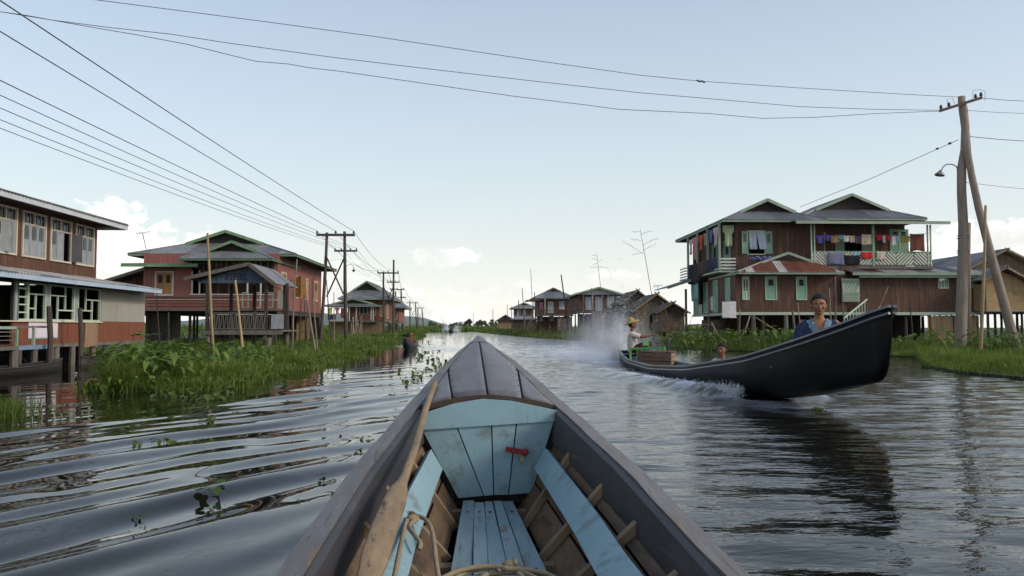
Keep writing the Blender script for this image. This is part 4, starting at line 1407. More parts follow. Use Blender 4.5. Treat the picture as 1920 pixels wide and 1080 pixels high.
# third house on the left bank
Y3 = 86.0
x0, x1 = at_y(652, 590, Y3).x, at_y(721, 590, Y3).x
z = lambda py, Y: at_y(700, py, Y).z
rt, FF, FS_ = small_house("brown stilt house with a grey-green double roof and laundry verandah on the left bank", x0, x1, Y3, Y3 + 10, z(600, Y3), z(561, Y3), 1.9, 1.4, 'y', "paint_orange_brown", "iron_grey", "trim_green", 1.3, .02, .22,
                          wins=[(675, 688, 575, 588), (698, 704, 573, 590), (713, 717, 573, 592)], winm="window_cream", side='r', swins=[(725, 728, 572, 596)], eave=.9, skirt="fence_reed")
# verandah on its left and the lower roof
xv0, xv1 = at_y(614, 590, Y3 - 1).x, at_y(708, 590, Y3 - 1).x
zf, zv = z(602, Y3), z(573, Y3 - 1.5)
hip_roof(rt, at_y(607, 575, Y3 - 1.5).x, at_y(712, 570, Y3 - 1.5).x, Y3 - 1.5, Y3 + 3.0, zv, .75, .9, 'y', "iron_grey", "trim_green", 1.2, .22, .02, .13, name="verandah_roof")
MB().box((xv0, Y3 - 1.2, zf - .12), (xv1, Y3 - .05, zf - .01)).build("verandah_floor", "wood_grey", rt)
for px in (615, 655, 668, 696, 700):
 x = at_y(px, 590, Y3 - 1.1).x
 MB().beam((x, Y3 - 1.1, zf), (x, Y3 - 1.1, zv - .03), .09, .09).build("post", "white_paint", rt)
posts_rail(rt, (at_y(660, 590, Y3 - 1.1).x, Y3 - 1.15, 0), (at_y(700, 590, Y3 - 1.1).x, Y3 - 1.15, 0), zf, zf + .75, 0, "wood_grey", slats=10, slat_m="wood_grey")
wall(rt, Frame((xv0, Y3 - .3), (x0, Y3 - .3)), .1, zf - .1, "fence_reed", (), .25, name="reed_wall")
for i, (a, b, dy, c, nm, lb) in enumerate(((616, 623, 24, (.55, .60, .10), "towel", "yellow-green cloth on the verandah line of the third left house"), (628, 637, 22, (.60, .22, .25), "shirt", "pink shirt on the verandah line of the third left house"), (639, 648, 34, (.22, .05, .07), "towel", "dark red cloth on the verandah line of the third left house"), (615, 630, 18, (.05, .04, .09), "blanket", "dark purple blanket over the verandah rail of the third left house"))):
 zt = at_y(a, 577 if i < 3 else 589, Y3 - 1.15).z
 clothes(nm, lb, "laundry", (at_y(a, 580, Y3 - 1.15).x, Y3 - 1.18, zt), (at_y(b, 580, Y3 - 1.15).x, Y3 - 1.18, zt), dy / 17.4 * .55, cloth_mat("cloth_third_%d" % i, c), "shirt" if nm == "shirt" else "towel")
# house just behind it
Y4 = 100.0
small_house("red-brown stilt house half hidden behind the double-roofed house on the left bank", at_y(716, 590, Y4).x, at_y(748, 590, Y4).x, Y4, Y4 + 7, at_y(735, 603, Y4).z, at_y(735, 577, Y4).z, 1.3, 1.0, 'y', "paint_red", "iron_grey", "trim_green", 1.4, .02, .25,
   wins=[(727, 732, 584, 596), (740, 744, 582, 598)], eave=.9, stil=(3, 2))
# tiny roofs at the far end
Y5 = 225.0
for (a, b, pk, bt, Y, lb, nm) in ((824, 840, 607.5, 617, 205, "small dark hut with a grey gable roof at the far left end of the canal", "hut"), (851, 861, 604.5, 613, 260, "tiny hut with a pale gable roof far away just left of the two round trees", "hut")):
 xa, xb = at_y(a, 612, Y).x, at_y(b, 612, Y).x
 zb_, zp_ = .4, at_y(a, pk, Y).z
 small_house(lb, xa, xb, Y, Y + 4, .35, zp_ - (xb - xa) * .33, (xb - xa) * .33, 0, 'y', "wood_grey_dark", "iron_grey", "wood_grey", 3, 0, .4, eave=.3, stil=(2, 2), name=nm)
# ------------------------------------------------------------------ big brown and mint house on the right bank
def house_mint():
 Y0 = 40.0
 XW = at_y(1379, 560, Y0).x
 yf = at_x(1300, 560, XW).y
 z0 = at_y(1379, 586, Y0).z                     # ground floor
 zc = 3.75                                      # ceiling of ground floor
 zb = at_y(1349, 507, Y0).z                     # balcony floor
 zt = 6.52
 xa = at_y(1588, 560, Y0).x                     # right end of the front block
 xe = at_y(1840, 560, Y0).x                     # right end of the long block
 rt = thing("stilt_house", "large dark red-brown stilt house with mint shutters and laundry balconies on the right bank", "house", ((XW + xe) / 2, Y0 + 4, 0))
 FF = Frame((XW, Y0), (xa, Y0))
 FS = Frame((XW, yf), (XW, Y0))
 FLg = Frame((at_y(1606, 560, Y0).x, Y0), (xe, Y0))
 # --- ground floor front with three tall mint shutters
 sh = [FF.rect(1436, 1455, 520, 561), FF.rect(1494, 1511, 518, 560)]
 nar = FF.rect(1393, 1403, 522, 563)
 sz = sh[0][2], sh[0][3]
 ops = [(a, b, sz[0], sz[1]) for a, b, c, d in sh] + [(nar[0], nar[1], sz[0], sz[1])]
 wall(rt, FF, z0, zc, "wood_darkred", ops, .17)
 for i, q in enumerate(ops):
  w = window(rt, FF, q, "mint_pale", .045, (), (), None, proud=.04)
  if i < 2:
   leaf(w, FF, q[0], q[1], q[2], q[3], "mint", 0, 'l', (.62, .9), 0)
  else:
   um = (q[0] + q[1]) / 2
   leaf(w, FF, q[0], um, q[2], q[3], "mint_pale", 0, 'l', (.4, .9), 0)
   leaf(w, FF, um, q[1], q[2], q[3], "mint_pale", 0, 'r', (.4, .9), 0)
 # --- canal side ground floor: doors and tall shutters
 so = []
 for (x_0, x_1) in ((1301, 1309), (1312, 1318), (1320, 1327), (1338, 1346), (1361, 1369)):
  q = FS.rect(x_0, x_1, 528, 580)
  so.append((q[0], q[1], z0 + .12, 3.55))
 wall(rt, FS, z0, zc, "wood_darkred", [so[1], so[4], so[0], so[2], so[3]], .17)
 for i, q in enumerate(so):
  if i == 1:
   continue
  w = window(rt, FS, q, "mint_pale", .045, (), (), None, name="door" if i in (0, 2, 3) else "window")
  leaf(w, FS, q[0], q[1], q[2], q[3], "mint", 0, 'l', None, 0)
 for (x_0, x_1, y_0, y_1, nm) in ((1310, 1317, 571, 590, "poster"), (1333, 1340, 556, 582, "poster")):
  q = FS.rect(x_0, x_1, y_0, y_1)
  FS.box(b := MB(), q[0], q[1], q[2], q[3], .012, .018)
  b.build("poster", "poster_bust", rt)
 # --- posters board on the near corner
 q = FF.rect(1353, 1379, 566, 596)
 u0 = q[0]
 FF.box(b := MB(), u0, u0 + (q[1] - q[0]) * .48, q[2] + .02, q[3], .10, .112)
 b.build("poster", "poster_bust", rt)
 FF.box(b := MB(), u0 + (q[1] - q[0]) * .48 + .004, q[1], q[2], q[3] + .02, .10, .112)
 b.build("poster", "poster", rt)
 MB().beam(FF.p(u0, q[2] - .01, .09), FF.p(q[1] + .1, q[2] - .01, .02), .03, .03).build("poster_frame", "wood_grey", rt)
 # --- white floor beams
 MB().box((XW - .06, Y0 - .07, z0 - .12), (xe, Y0 - .02, z0 + .02)).build("floor_beam", "mint_pale", rt)
 MB().box((XW - .07, Y0 - .02, z0 - .12), (XW - .02, yf, z0 + .02)).build("floor_beam", "mint_pale", rt)
 MB().box((XW, Y0, z0 - .08), (xe, yf, z0 - .01)).build("floor", "wood_dark", rt)
 # --- recess with the slatted door and the stairs
 wall(rt, Frame((xa, Y0), (xa, Y0 + 1.0)), z0, zc, "wood_darkred", (), .2)
 FB = Frame((xa, Y0 + 1.0), (FLg.a.x, Y0 + 1.0))
 wall(rt, FB, z0, zc, "wood_darkred", (), .2)
 u0, u1, za, zb_ = Frame((0, Y0 + .1), (30, Y0 + .1)).rect(1574, 1607, 523, 566)
 door = MB().box((u0, Y0 - .16, za), (u1, Y0 - .13, zb_)).build("slat_door", "mint_pale", rt)
 n = 6
 for i in range(n):
  zz = za + (zb_ - za) * (.04 + .07 * i)
  MB().box((u0, Y0 - .19, zz), (u1, Y0 - .162, zz + .035)).build("slat", "trim_green", door)
  zz = zb_ - (zb_ - za) * (.08 + .05 * (i % 3))
  if i < 3:
   MB().box((u0, Y0 - .19, zz), (u1, Y0 - .162, zz + .03)).build("slat", "trim_green", door)
 for i in range(5):
  t = i / 5
  p = V(u0 + (u1 - u0) * (.05 + .18 * i), Y0 - .175, za + (zb_ - za) * .45)
  q_ = p + V(.30 if p.x + .30 < u1 else u1 - p.x, 0, (zb_ - za) * .36)
  MB().beam(p, q_, .028, .035, up=(0, 1, 0)).build("slat", "trim_green" if i % 2 else "mint", door)
 MB().box((xa - .1, Y0 + .42, zb_ - .3), (FLg.a.x + .3, Y0 + .47, 4.15)).build("lintel_board", "wood_darkred", rt)
 # stair rail rising to the right
 a, b = at_y(1583, 596, Y0 - 1.2), at_y(1627, 560, Y0 - .5)
 a2, b2 = at_y(1583, 618, Y0 - 1.2), at_y(1627, 588, Y0 - .5)
 MB().beam(a, b, .05, .07).build("stair_rail", "mint_pale", rt)
 MB().beam(a2, b2, .05, .12).build("stair_string", "mint_pale", rt)
 for i in range(9):
  t = i / 8
  MB().beam(a.lerp(b, t), a2.lerp(b2, t), .035, .035).build("baluster", "mint_pale", rt)
 for i in range(5):
  p = a2.lerp(b2, (i + .5) / 5)
  MB().box((p.x - .12, p.y, p.z - .02), (p.x + .12, p.y + .8, p.z + .02)).build("stair_tread", "wood_grey", rt)
 # --- long block to the right
 wq = [FLg.rect(1760, 1777, 522, 540), FLg.rect(1817, 1826, 521, 538)]
 wall(rt, FLg, z0, at_y(1700, 516, Y0).z, "wood_darkred", wq, .17)
 for q in wq:
  w = window(rt, FLg, q, "mint_pale", .03, (), (), None)
  n = 5
  for i in range(n):
   a_, b_ = q[0] + (q[1] - q[0]) * i / n, q[0] + (q[1] - q[0]) * (i + .7) / n
   FLg.box(bb := MB(), a_, b_, q[2], q[3], -.01, .01)
   bb.build("slat", "mint_pale" if i % 2 else "mint", w)
 wall(rt, Frame((xe, Y0), (xe, Y0 + 6)), z0, 3.6, "wood_darkred", (), .25)
 wall(rt, Frame((xe, Y0 + 6), (XW, Y0 + 6)), -.1, zc, "wood_darkred", (), .4)  # carried down below the floor to block skylight and darken the undercroft
 wall(rt, Frame((XW + 4.5, yf), (XW, yf)), z0, zt, "wood_darkred", (), .4)
 # --- roof over the long block, a shallow lean-to
 xr0, xr1 = at_y(1598, 514, Y0 - .5).x, at_y(1848, 508, Y0 - .5).x
 zl = at_y(1700, 512, Y0 - .5).z
 zu = at_y(1700, 501, Y0 + 1.3).z
 lr = MB().hexa([(xr0, Y0 - .5, zl - .04), (xr1, Y0 - .5, zl - .04), (xr1, Y0 + 1.6, zu - .04), (xr0, Y0 + 1.6, zu - .04), (xr0, Y0 - .5, zl - .01), (xr1, Y0 - .5, zl - .01), (xr1, Y0 + 1.6, zu - .01), (xr0, Y0 + 1.6, zu - .01)]).build("lean_to_roof", "soffit", rt)
 ln = math.hypot(2.1, zu - zl)
 slope(lr, (xr0, Y0 - .5, zl), (xr1, Y0 - .5, zl), (0, 2.1, zu - zl), [(0, ln), (xr1 - xr0, ln)], ["iron_grey", "iron_rust", "iron_pale"], .9, .14, .016)
 MB().beam((xr0, Y0 - .53, zl - .03), (xr1, Y0 - .53, zl - .03), .03, .15).build("fascia", "trim_green", lr)
 MB().beam((xr0 + .4, Y0 - .42, zl - .17), (xr1 - .3, Y0 - .42, zl - .17), .03, .11).build("fascia", "trim_green", lr)
 # --- rusty roof over the front block
 xf0, xf1 = at_y(1384, 511, Y0 - .6).x, at_y(1583, 509, Y0 - .6).x
 zf_ = at_y(1480, 511, Y0 - .6).z
 w_ = (xf1 - xf0) / 2
 pk = at_y(1466, 478, Y0 + 1.2)
 rise = pk.z - zf_
 base = MB().box((xf0 + .02, Y0 - .58, zf_ - .035), (xf1 - .02, Y0 + 2.0, zf_ - .005)).build("porch_roof", "soffit", rt)
 dpt = 1.75
 k = math.hypot(dpt, rise) / dpt
 ux = pk.x - xf0
 xg0, xg1 = pk.x - 1.15, pk.x + 1.15
 zg = zf_ + rise * .62
 dg = dpt * .62
 slope(base, (xf0, Y0 - .6, zf_), (xf1, Y0 - .6, zf_), (0, dpt, rise), [(0, 0), (xg0 - xf0, k * dg), (xg1 - xf0, k * dg), (xf1 - xf0, 0)], ["iron_rust", "iron_rust", "iron_rust", "iron_pale"], .42, .14, .014)
 slope(base, (xf0, Y0 - .6, zf_), (xf0, Y0 + 4, zf_), (1, 0, rise / ux), [(0, 0), (dg, math.hypot(ux, rise) * .62), (dg + .002, math.hypot(ux, rise)), (4.6, math.hypot(ux, rise))], ["iron_rust", "iron_pale"], .6, .14, .014)
 slope(base, (xf1, Y0 - .6, zf_), (xf1, Y0 + 2, zf_), (-1, 0, rise / (xf1 - pk.x)), [(0, 0), (dg, math.hypot(xf1 - pk.x, rise) * .62), (dg + .002, math.hypot(xf1 - pk.x, rise)), (2.6, math.hypot(xf1 - pk.x, rise))], ["iron_rust"], .6, .14, .014)
 yg = Y0 - .6 + dg
 MB().prism([(xg0, yg, zg), (xg1, yg, zg), (pk.x, yg, zf_ + rise)], (0, .03, 0)).build("gable_board", "wood_dark", base)
 for s in (xg0 - .3, xg1 + .3):
  MB().beam((s, yg - .2, zg - .1), (pk.x, yg - .2, zf_ + rise + .02), .035, .13).build("barge_board", "trim_green", base)
 MB().beam((xf0, Y0 - .63, zf_ - .03), (xf1, Y0 - .63, zf_ - .03), .03, .12).build("fascia", "trim_green", base)
 MB().beam((xf0 - .03, Y0 - .6, zf_ - .03), (xf0 - .03, Y0 + 4.6, zf_ - .03), .03, .12).build("fascia", "trim_green", base)
 MB().beam((xf0, Y0 - .6, zf_ + .05), (xg0, yg, zg + .05), .09, .03).build("hip_cap", "iron_pale", base)
 MB().beam((xf1, Y0 - .6, zf_ + .05), (xg1, yg, zg + .05), .09, .03).build("hip_cap", "iron_pale", base)
 # --- upper storey, front, set back behind the porch roof
 YU = Y0 + 1.15
 XG = XW
 XW = at_y(1379, 450, YU).x
 yf = at_x(1300, 450, XW).y
 zb = at_y(1349, 507, YU).z
 xm = at_y(1545, 450, YU).x
 FU = Frame((XW, YU), (xm, YU))
 uw = FU.rect(1403, 1433, 434, 476)
 wall(rt, FU, zc - .05, zt, "wood_darkred", [uw], .17)
 w = window(rt, FU, uw, "mint_pale", .05, (), (), None)
 hw_ = (uw[1] - uw[0]) * .42
 leaf(w, FU, uw[0] - hw_ - .04, uw[0] - .04, uw[2], uw[3], "mint", 14, 'r', (.45, .9), .03, vm="glass")
 leaf(w, FU, uw[1] + .04, uw[1] + hw_ + .04, uw[2], uw[3], "mint", 14, 'l', (.45, .9), .03, vm="glass")
 for s in (0, 1):   # two curtain halves blown aside
  vs, fs = [], []
  for j in range(7):
   for i in range(9):
    u = uw[0] + (uw[1] - uw[0]) * (.03 + .94 * (s * .5 + i / 8 * .5) + (.16 * j / 6 if s else .02 * j / 6))
    vs.append(FU.p(u, uw[3] - (uw[3] - uw[2]) * .80 * j / 6, .03 + .02 * math.sin(i * 1.7 + s) + .08 * j / 6))
  for j in range(6):
   for i in range(8):
    fs.append((j * 9 + i, (j + 1) * 9 + i, (j + 1) * 9 + i + 1, j * 9 + i + 1))
  c_ = MB().add(vs, fs)
  k_ = len(vs)
  c_.add([p - FU.n * .006 for p in vs], [tuple(reversed(f)) for f in fs])
  c_.build("curtain", "curtain", w, True)
 FUS = Frame((XW, yf), (XW, YU))
 bo = []
 for (x_0, x_1) in ((1336, 1345), (1358, 1369)):
  q = FUS.rect(x_0, x_1, 440, 498)
  bo.append((q[0], q[1], zb + .05, zb + 1.7))
 wall(rt, FUS, zc - .05, zt, "wood_darkred", bo, .17)
 for q in bo:
  w = window(rt, FUS, q, "mint_pale", .05, (), (), None, name="door")
  leaf(w, FUS, q[0], q[1], q[2], q[3], "mint", 0, 'l', (.55, .9), 0)
 # --- canal balcony: floor, posts, boards of the balustrade
 xb0 = at_y(1349, 480, YU).x
 MB().box((xb0 - .05, YU + .03, zb - .09), (XW - .06, yf, zb)).build("balcony_floor", "mint_pale", rt)
 ys = [at_x(px, 470, xb0).y for px in (1290, 1307.5, 1327, 1349)]
 for y in ys:
  MB().beam((xb0, y, zb), (xb0, y, zt), .11, .11).build("balcony_post", "trim_green", rt)
 for i in range(4):
  zz = zb + .10 + i * .17
  MB().beam((xb0 - .07, YU + .02, zz), (xb0 - .07, yf - .3, zz), .025, .085).build("balustrade_board", "white_paint", rt)
  MB().beam((xb0 - .06, YU - .03, zz), (XW - .01, YU - .03, zz), .025, .085).build("balustrade_board", "white_paint", rt)
 # --- upper roofs
 ex = at_y(1356, 408, YU - .75).x
 hip_roof(rt, ex, ex + 5.45, YU - .75, at_x(1267, 452, ex).y, zt + .03, 1.22, 1.35, 'y', "iron_grey", "trim_green", .95, .15, .016, .13)
 XUP, XW = XW, XG
 # --- right wing: balcony with laundry in front of the doors
 YB = 40.5
 YW = 42.0
 x0, x1 = at_y(1521, 450, YB).x, at_y(1745, 450, YB).x
 zfl = at_y(1640, 499, YB).z
 ztp = at_y(1640, 473, YB).z
 FW = Frame((xm - .3, YW), (x1 - .55, YW))
 dq = [FW.rect(1512, 1547, 435, 498), FW.rect(1566, 1583, 440, 498), FW.rect(1583, 1616, 438, 498), FW.rect(1616, 1635, 440, 498), FW.rect(1668, 1703, 430, 480)]
 wall(rt, FW, zfl - .2, zt, "wood_darkred", [dq[2]], .17)
 for i in (0, 1, 3, 4):
  q = dq[i]
  bb = MB()
  FW.box(bb, q[0], q[1], q[2], q[3], .015, .04)
  d = bb.build("door", "mint" if i else "mint_pale", rt)
  if i in (0, 4):
   for s in (.18, .62):
    FW.box(bb := MB(), q[0] + (q[1] - q[0]) * s, q[0] + (q[1] - q[0]) * (s + .24), q[2] + (q[3] - q[2]) * .62, q[2] + (q[3] - q[2]) * .9, .0405, .045)
    bb.build("pane", "glass", d)
   FW.box(bb := MB(), (q[0] + q[1]) / 2 - .02, (q[0] + q[1]) / 2 + .02, q[2], q[3], .041, .055)
   bb.build("stile", "mint_pale", d)
 wall(rt, Frame((x1 - .55, YW), (x1 - .55, YW + 5)), zfl - .2, zt, "wood_darkred", (), .3)
 wall(rt, Frame((x1 - .55, YW + 5), (xm, YW + 5)), zfl - .2, zt, "wood_darkred", (), .4)
 MB().box((x0 - .3, YB - .05, zfl - .14), (x1 + .1, YW - .06, zfl)).build("balcony_floor", "wood_grey", rt)
 for px in (1524, 1637, 1742):
  x = at_y(px, 450, YB).x
  z_top = at_y(1640, 421, YB).z
  if px == 1637:
   MB().beam((x, YB, zfl), (x, YB, z_top), .13, .11).build("balcony_post", "mint", rt)
  else:
   MB().beam((x - .08, YB, zfl), (x - .08, YB, z_top), .05, .09).build("balcony_post", "mint_pale", rt)
   MB().beam((x + .08, YB, zfl), (x + .08, YB, z_top), .05, .09).build("balcony_post", "mint_pale", rt)
 # chevron balustrade, every slat cut to the panel
 MB().box((x0, YB - .03, ztp), (x1, YB + .03, ztp + .05)).build("handrail", "mint", rt)
 MB().box((x0, YB - .03, zfl + .02), (x1, YB + .03, zfl + .07)).build("handrail", "wood_grey", rt)
 MB().box((x0, YB + .012, zfl + .06), (x1, YB + .018, ztp)).build("balustrade_back", "trim_green_deep", rt)
 H = ztp - zfl - .07
 zz0 = zfl + .07
 peaks = [x0, at_y(1586, 480, YB).x, at_y(1640, 480, YB).x, at_y(1680, 480, YB).x, at_y(1713, 480, YB).x, x1]
 dirs = [-1, 1, -1, 1, -1, 1]
 for s in range(len(peaks) - 1):
  a_, b_ = peaks[s], peaks[s + 1]
  sg = 1 if s % 2 == 0 else -1
  n = int((b_ - a_ + H) / .19)
  for i in range(n):
   c = a_ - H + i * .19 if sg < 0 else a_ + i * .19
   # line z = zz0 + sg' * (x - c) clipped to the panel
   pts = []
   for t in np.linspace(0, H, 12):
    x = c + t if sg < 0 else c - t + 0
    if a_ <= x <= b_:
     pts.append((x, zz0 + t))
   if len(pts) > 1:
    p, q = pts[0], pts[-1]
    MB().beam((p[0], YB - .012, p[1]), (q[0], YB - .012, q[1]), .075, .02, up=(0, 1, 0)).build("chevron_slat", "white_paint", rt)
 # porch eave and main roof of the wing
 xq0, xq1 = at_y(1492, 416, YB - .7).x, at_y(1781, 412, YB - .7).x
 zq = at_y(1640, 416, YB - .7).z
 pr = MB().hexa([(xq0, YB - .7, zq - .04), (xq1, YB - .7, zq - .04), (xq1 - .4, YB + .9, zq + .16), (xq0, YB + .9, zq + .16), (xq0, YB - .7, zq - .01), (xq1, YB - .7, zq - .01), (xq1 - .4, YB + .9, zq + .19), (xq0, YB + .9, zq + .19)]).build("porch_eave", "soffit", rt)
 slope(pr, (xq0, YB - .7, zq), (xq1, YB - .7, zq), (0, 1.6, .2), [(0, 1.61), (xq1 - xq0 - .4, 1.61), (xq1 - xq0, .1)], ["iron_grey", "iron_rust", "iron_pale"], .9, .15, .014)
 MB().beam((xq0, YB - .73, zq - .03), (xq1, YB - .73, zq - .03), .03, .15).build("fascia", "trim_green", pr)
 hip_roof(rt, at_y(1500, 408, YB + .5).x, at_y(1738, 408, YB + .5).x, YB + .5, YB + 8.2, at_y(1640, 409, YB + .5).z, 1.45, 1.5, 'y', "iron_grey", "trim_green", .95, .15, .016, .12)
 # --- small side roof to the far left with its post
 a, b = at_y(1251, 540, 46.5), at_y(1300, 524, 46.5)
 sr = MB().hexa([a, b, V(b.x, 50, b.z), V(a.x, 50, a.z), a + V(0, 0, .05), b + V(0, 0, .05), V(b.x, 50, b.z + .05), V(a.x, 50, a.z + .05)]).build("side_roof", "iron_grey", rt)
 MB().beam(a + V(0, -.02, 0), b + V(0, -.02, 0), .03, .14).build("barge_board", "trim_green", sr)
 p = at_y(1286, 550, 47)
 MB().beam((p.x, 47, .0), (p.x, 47, p.z + .25), .12, .12).build("post", "wood_grey", rt)
 # --- stilts, braces, skirting under the floors
 stilts(rt, XW + .2, xe - .2, Y0 + .15, Y0 + 5.8, z0 - .13, 11, 3, "wood_grey_dark", .085)
 for px in (1413, 1474):
  x = at_y(px, 600, Y0 - .05).x
  stilt(rt, x, Y0 - .02, -.3, z0 - .13, .11, "wood_grey")
 for (p0, p1) in (((1406, 592), (1397, 622)), ((1418, 596), (1459, 622)), ((1334, 605), (1348, 632))):
  MB().tube([at_y(*p0, Y0 - .15), at_y(*p1, Y0 - .6)], .035, 6).build("brace", "bamboo_old", rt)
 n = 26
 xs0, xs1 = at_y(1740, 600, Y0 + .05).x, xe - .1
 for i in range(n):
  a_ = xs0 + (xs1 - xs0) * i / n
  MB().box((a_ + .004, Y0 + .08 + rnd.uniform(0, .012), -.1), (a_ + (xs1 - xs0) / n - .004, Y0 + .10, z0 - .13 - rnd.uniform(0, .05))).build("skirting_mat", "bamboo_mat", rt)
 for i in range(8):
  a_ = at_y(1316, 610, 43).x + i * .16
  MB().box((a_, 43, .0), (a_ + .15, 43.03, z0 - .35)).build("skirting_mat", "bamboo_mat_dark", rt)
 MB().beam(at_y(1262, 611, 44), at_y(1340, 608, 42), .06, .08).build("walkway_rail", "bamboo_old", rt)
 return rt, XW, YU, xb0, yf, zb, zfl, ztp, YB
_, XW, Y0R, XB0, YFR, ZB, ZFL, ZTP, YBR = house_mint()
# laundry on the right house: the line over the wing balcony, the rail below it and the canal balcony
LINE = YBR - .12
items = [(1530, 1545, 441, 457, (.11, .09, .35), "shirt", "blue shirt with a red collar on the balcony line"), (1546, 1558, 440, 452, (.13, .08, .36), "shirt", "violet shirt on the balcony line"),
         (1558, 1573, 441, 455, (.33, .21, .10), "trousers", "tan shorts on the balcony line"), (1573, 1582, 440, 448, (.16, .38, .52), "towel", "small light blue cloth on the balcony line"),
         (1582, 1592, 441, 453, (.70, .66, .62), "trousers", "white shorts on the balcony line"), (1593, 1602, 441, 454, (.58, .45, .33), "trousers", "cream shorts on the balcony line"),
         (1602, 1614, 441, 456, (.10, .06, .10), "towel", "dark purple cloth on the balcony line"), (1615, 1634, 439, 459, (.50, .42, .31), "towel", "large beige towel on the balcony line"),
         (1641, 1655, 440, 451, (.50, .025, .035), "shirt", "red shirt beside the mint post on the balcony line"), (1661, 1671, 441, 452, (.50, .03, .04), "shirt", "red top hanging next to the white socks on the balcony line"),
         (1655, 1660, 441, 455, (.60, .50, .48), "towel", "narrow pale strip between the two red garments"), (1672, 1679, 442, 460, (.74, .72, .72), "trousers", "white socks and leggings on the balcony line"),
         (1680, 1687, 442, 452, (.28, .45, .62), "towel", "sky blue cloth on the balcony line"), (1688, 1706, 442, 454, (.25, .22, .04), "towel", "olive cloth on the balcony line"),
         (1706, 1733, 438, 471, (.17, .055, .035), "towel", "big rust-brown blanket at the end of the balcony line"),
         (1553, 1582, 473, 496, (.19, .19, .29), "towel", "grey-violet sheet over the chevron balustrade"), (1583, 1591, 473, 480, (.62, .47, .40), "towel", "pale pink cloth over the chevron balustrade"),
         (1600, 1612, 473, 480, (.26, .45, .58), "towel", "light blue cloth over the chevron balustrade"), (1583, 1612, 478, 496, (.012, .012, .016), "towel", "black blanket hung over the chevron balustrade"),
         (1615, 1636, 472, 484, (.55, .03, .025), "towel", "bright red cloth over the chevron balustrade"), (1644, 1659, 471, 487, (.60, .50, .40), "towel", "cream towel over the chevron balustrade")]
for i, (a, b, t, bt, c, kd, lb) in enumerate(items):
 Yc = LINE if t < 460 else YBR - .10 - .012 * (i % 2)
 if c == (.012, .012, .016):
  Yc -= .04
 p, q = at_y(a, t, Yc), at_y(b, t, Yc)
 clothes({"shirt": "shirt", "trousers": "shorts", "towel": "cloth"}[kd], lb, "laundry", (p.x, Yc, p.z), (q.x, Yc, p.z), (bt - t) / FPX * Yc, cloth_mat("cloth_r_%d" % i, c), kd, .025)
lp = MB().tube([at_y(1524, 439, LINE), at_y(1580, 441, LINE), at_y(1637, 438.5, LINE), at_y(1690, 441, LINE), at_y(1742, 437, LINE)], .008, 5).build("clothes_line", "wire", None, origin=at_y(1524, 439, LINE))
tag(lp, "thin clothes line strung between the wing balcony posts", "line")
XL_ = XB0 - .02
side = [(1292, 1299, 449, 478, (.62, .46, .38), "shirt", "cream shirt at the far end of the canal balcony"), (1299, 1309, 444, 489, (.62, .21, .22), "shirt", "long pink dress on the canal balcony line"),
  (1310, 1318, 441, 470, (.55, .10, .03), "shirt", "orange-red shirt on the canal balcony line"), (1319, 1325, 437, 462, (.30, .24, .20), "towel", "grey-brown cloth on the canal balcony line"),
  (1330, 1335, 431, 456, (.12, .18, .42), "towel", "blue cloth on the canal balcony line"), (1336, 1348, 426, 462, (.60, .40, .36), "shirt", "pale pink patterned shirt on the canal balcony line"),
  (1355, 1378, 420, 462, (.40, .47, .27), "shirt", "large pale green shirt on the near corner of the balcony")]
for i, (a, b, t, bt, c, kd, lb) in enumerate(side):
 p, q = at_x(a, t, XL_), at_x(b, t, XL_)
 if i == 6:
  p, q = at_y(1355, 424, Y0R - .15), at_y(1376, 420, Y0R - .15)
 zt_ = (p.z + q.z) / 2
 clothes("shirt" if kd == "shirt" else "cloth", lb, "laundry", (p.x, p.y, zt_), (q.x, q.y, zt_), (bt - t) / FPX * p.y, cloth_mat("cloth_s_%d" % i, c), kd, .03)
rail = [(1290, 1312, 490, 526, (.016, .016, .02), "black cloth hung over the far end of the canal balustrade"), (1309, 1321, 491, 516, (.10, .045, .04), "dark brown cloth over the canal balustrade"),
  (1322, 1332, 490, 513, (.05, .04, .045), "charcoal cloth over the canal balustrade"), (1327, 1337, 485, 507, (.03, .035, .06), "dark slate cloth over the canal balustrade"), (1336, 1345, 482, 503, (.045, .055, .11), "navy cloth over the canal balustrade near the corner")]
for i, (a, b, t, bt, c, lb) in enumerate(rail):
 p, q = at_x(a, t, XB0 - .10), at_x(b, t, XB0 - .10)
 zt_ = ZB + .74
 clothes("cloth", lb, "laundry", (p.x - .01 * i, p.y, zt_), (q.x - .01 * i, q.y, zt_), (bt - t) / FPX * p.y, cloth_mat("cloth_q_%d" % i, c), "towel", .02)
o = clothes("cloth", "turquoise cloth hanging below the canal balcony", "laundry", at_x(1296, 522, XW - .5), at_x(1308, 521, XW - .5), 1.3, cloth_mat("cloth_turq", (.30, .47, .45)), "towel", .03)
# crumpled blue bundle lying on the porch roof
bp = at_y(1427, 484, Y0R - .5)
mb = MB()
for i in range(9):
 mb.ellipsoid((bp.x - .45 + .12 * i, bp.y + rnd.uniform(-.1, .1), bp.z - .03 + rnd.uniform(-.04, .05)), (.16, .14, .08), 10, 6, Matrix.Rotation(rnd.uniform(-.6, .6), 3, 'Y'))
tag(mb.build("blanket", cloth_mat("cloth_bundle", (.14, .16, .34)), None, True, origin=bp), "crumpled blue blanket drying on the rusty porch roof", "laundry")
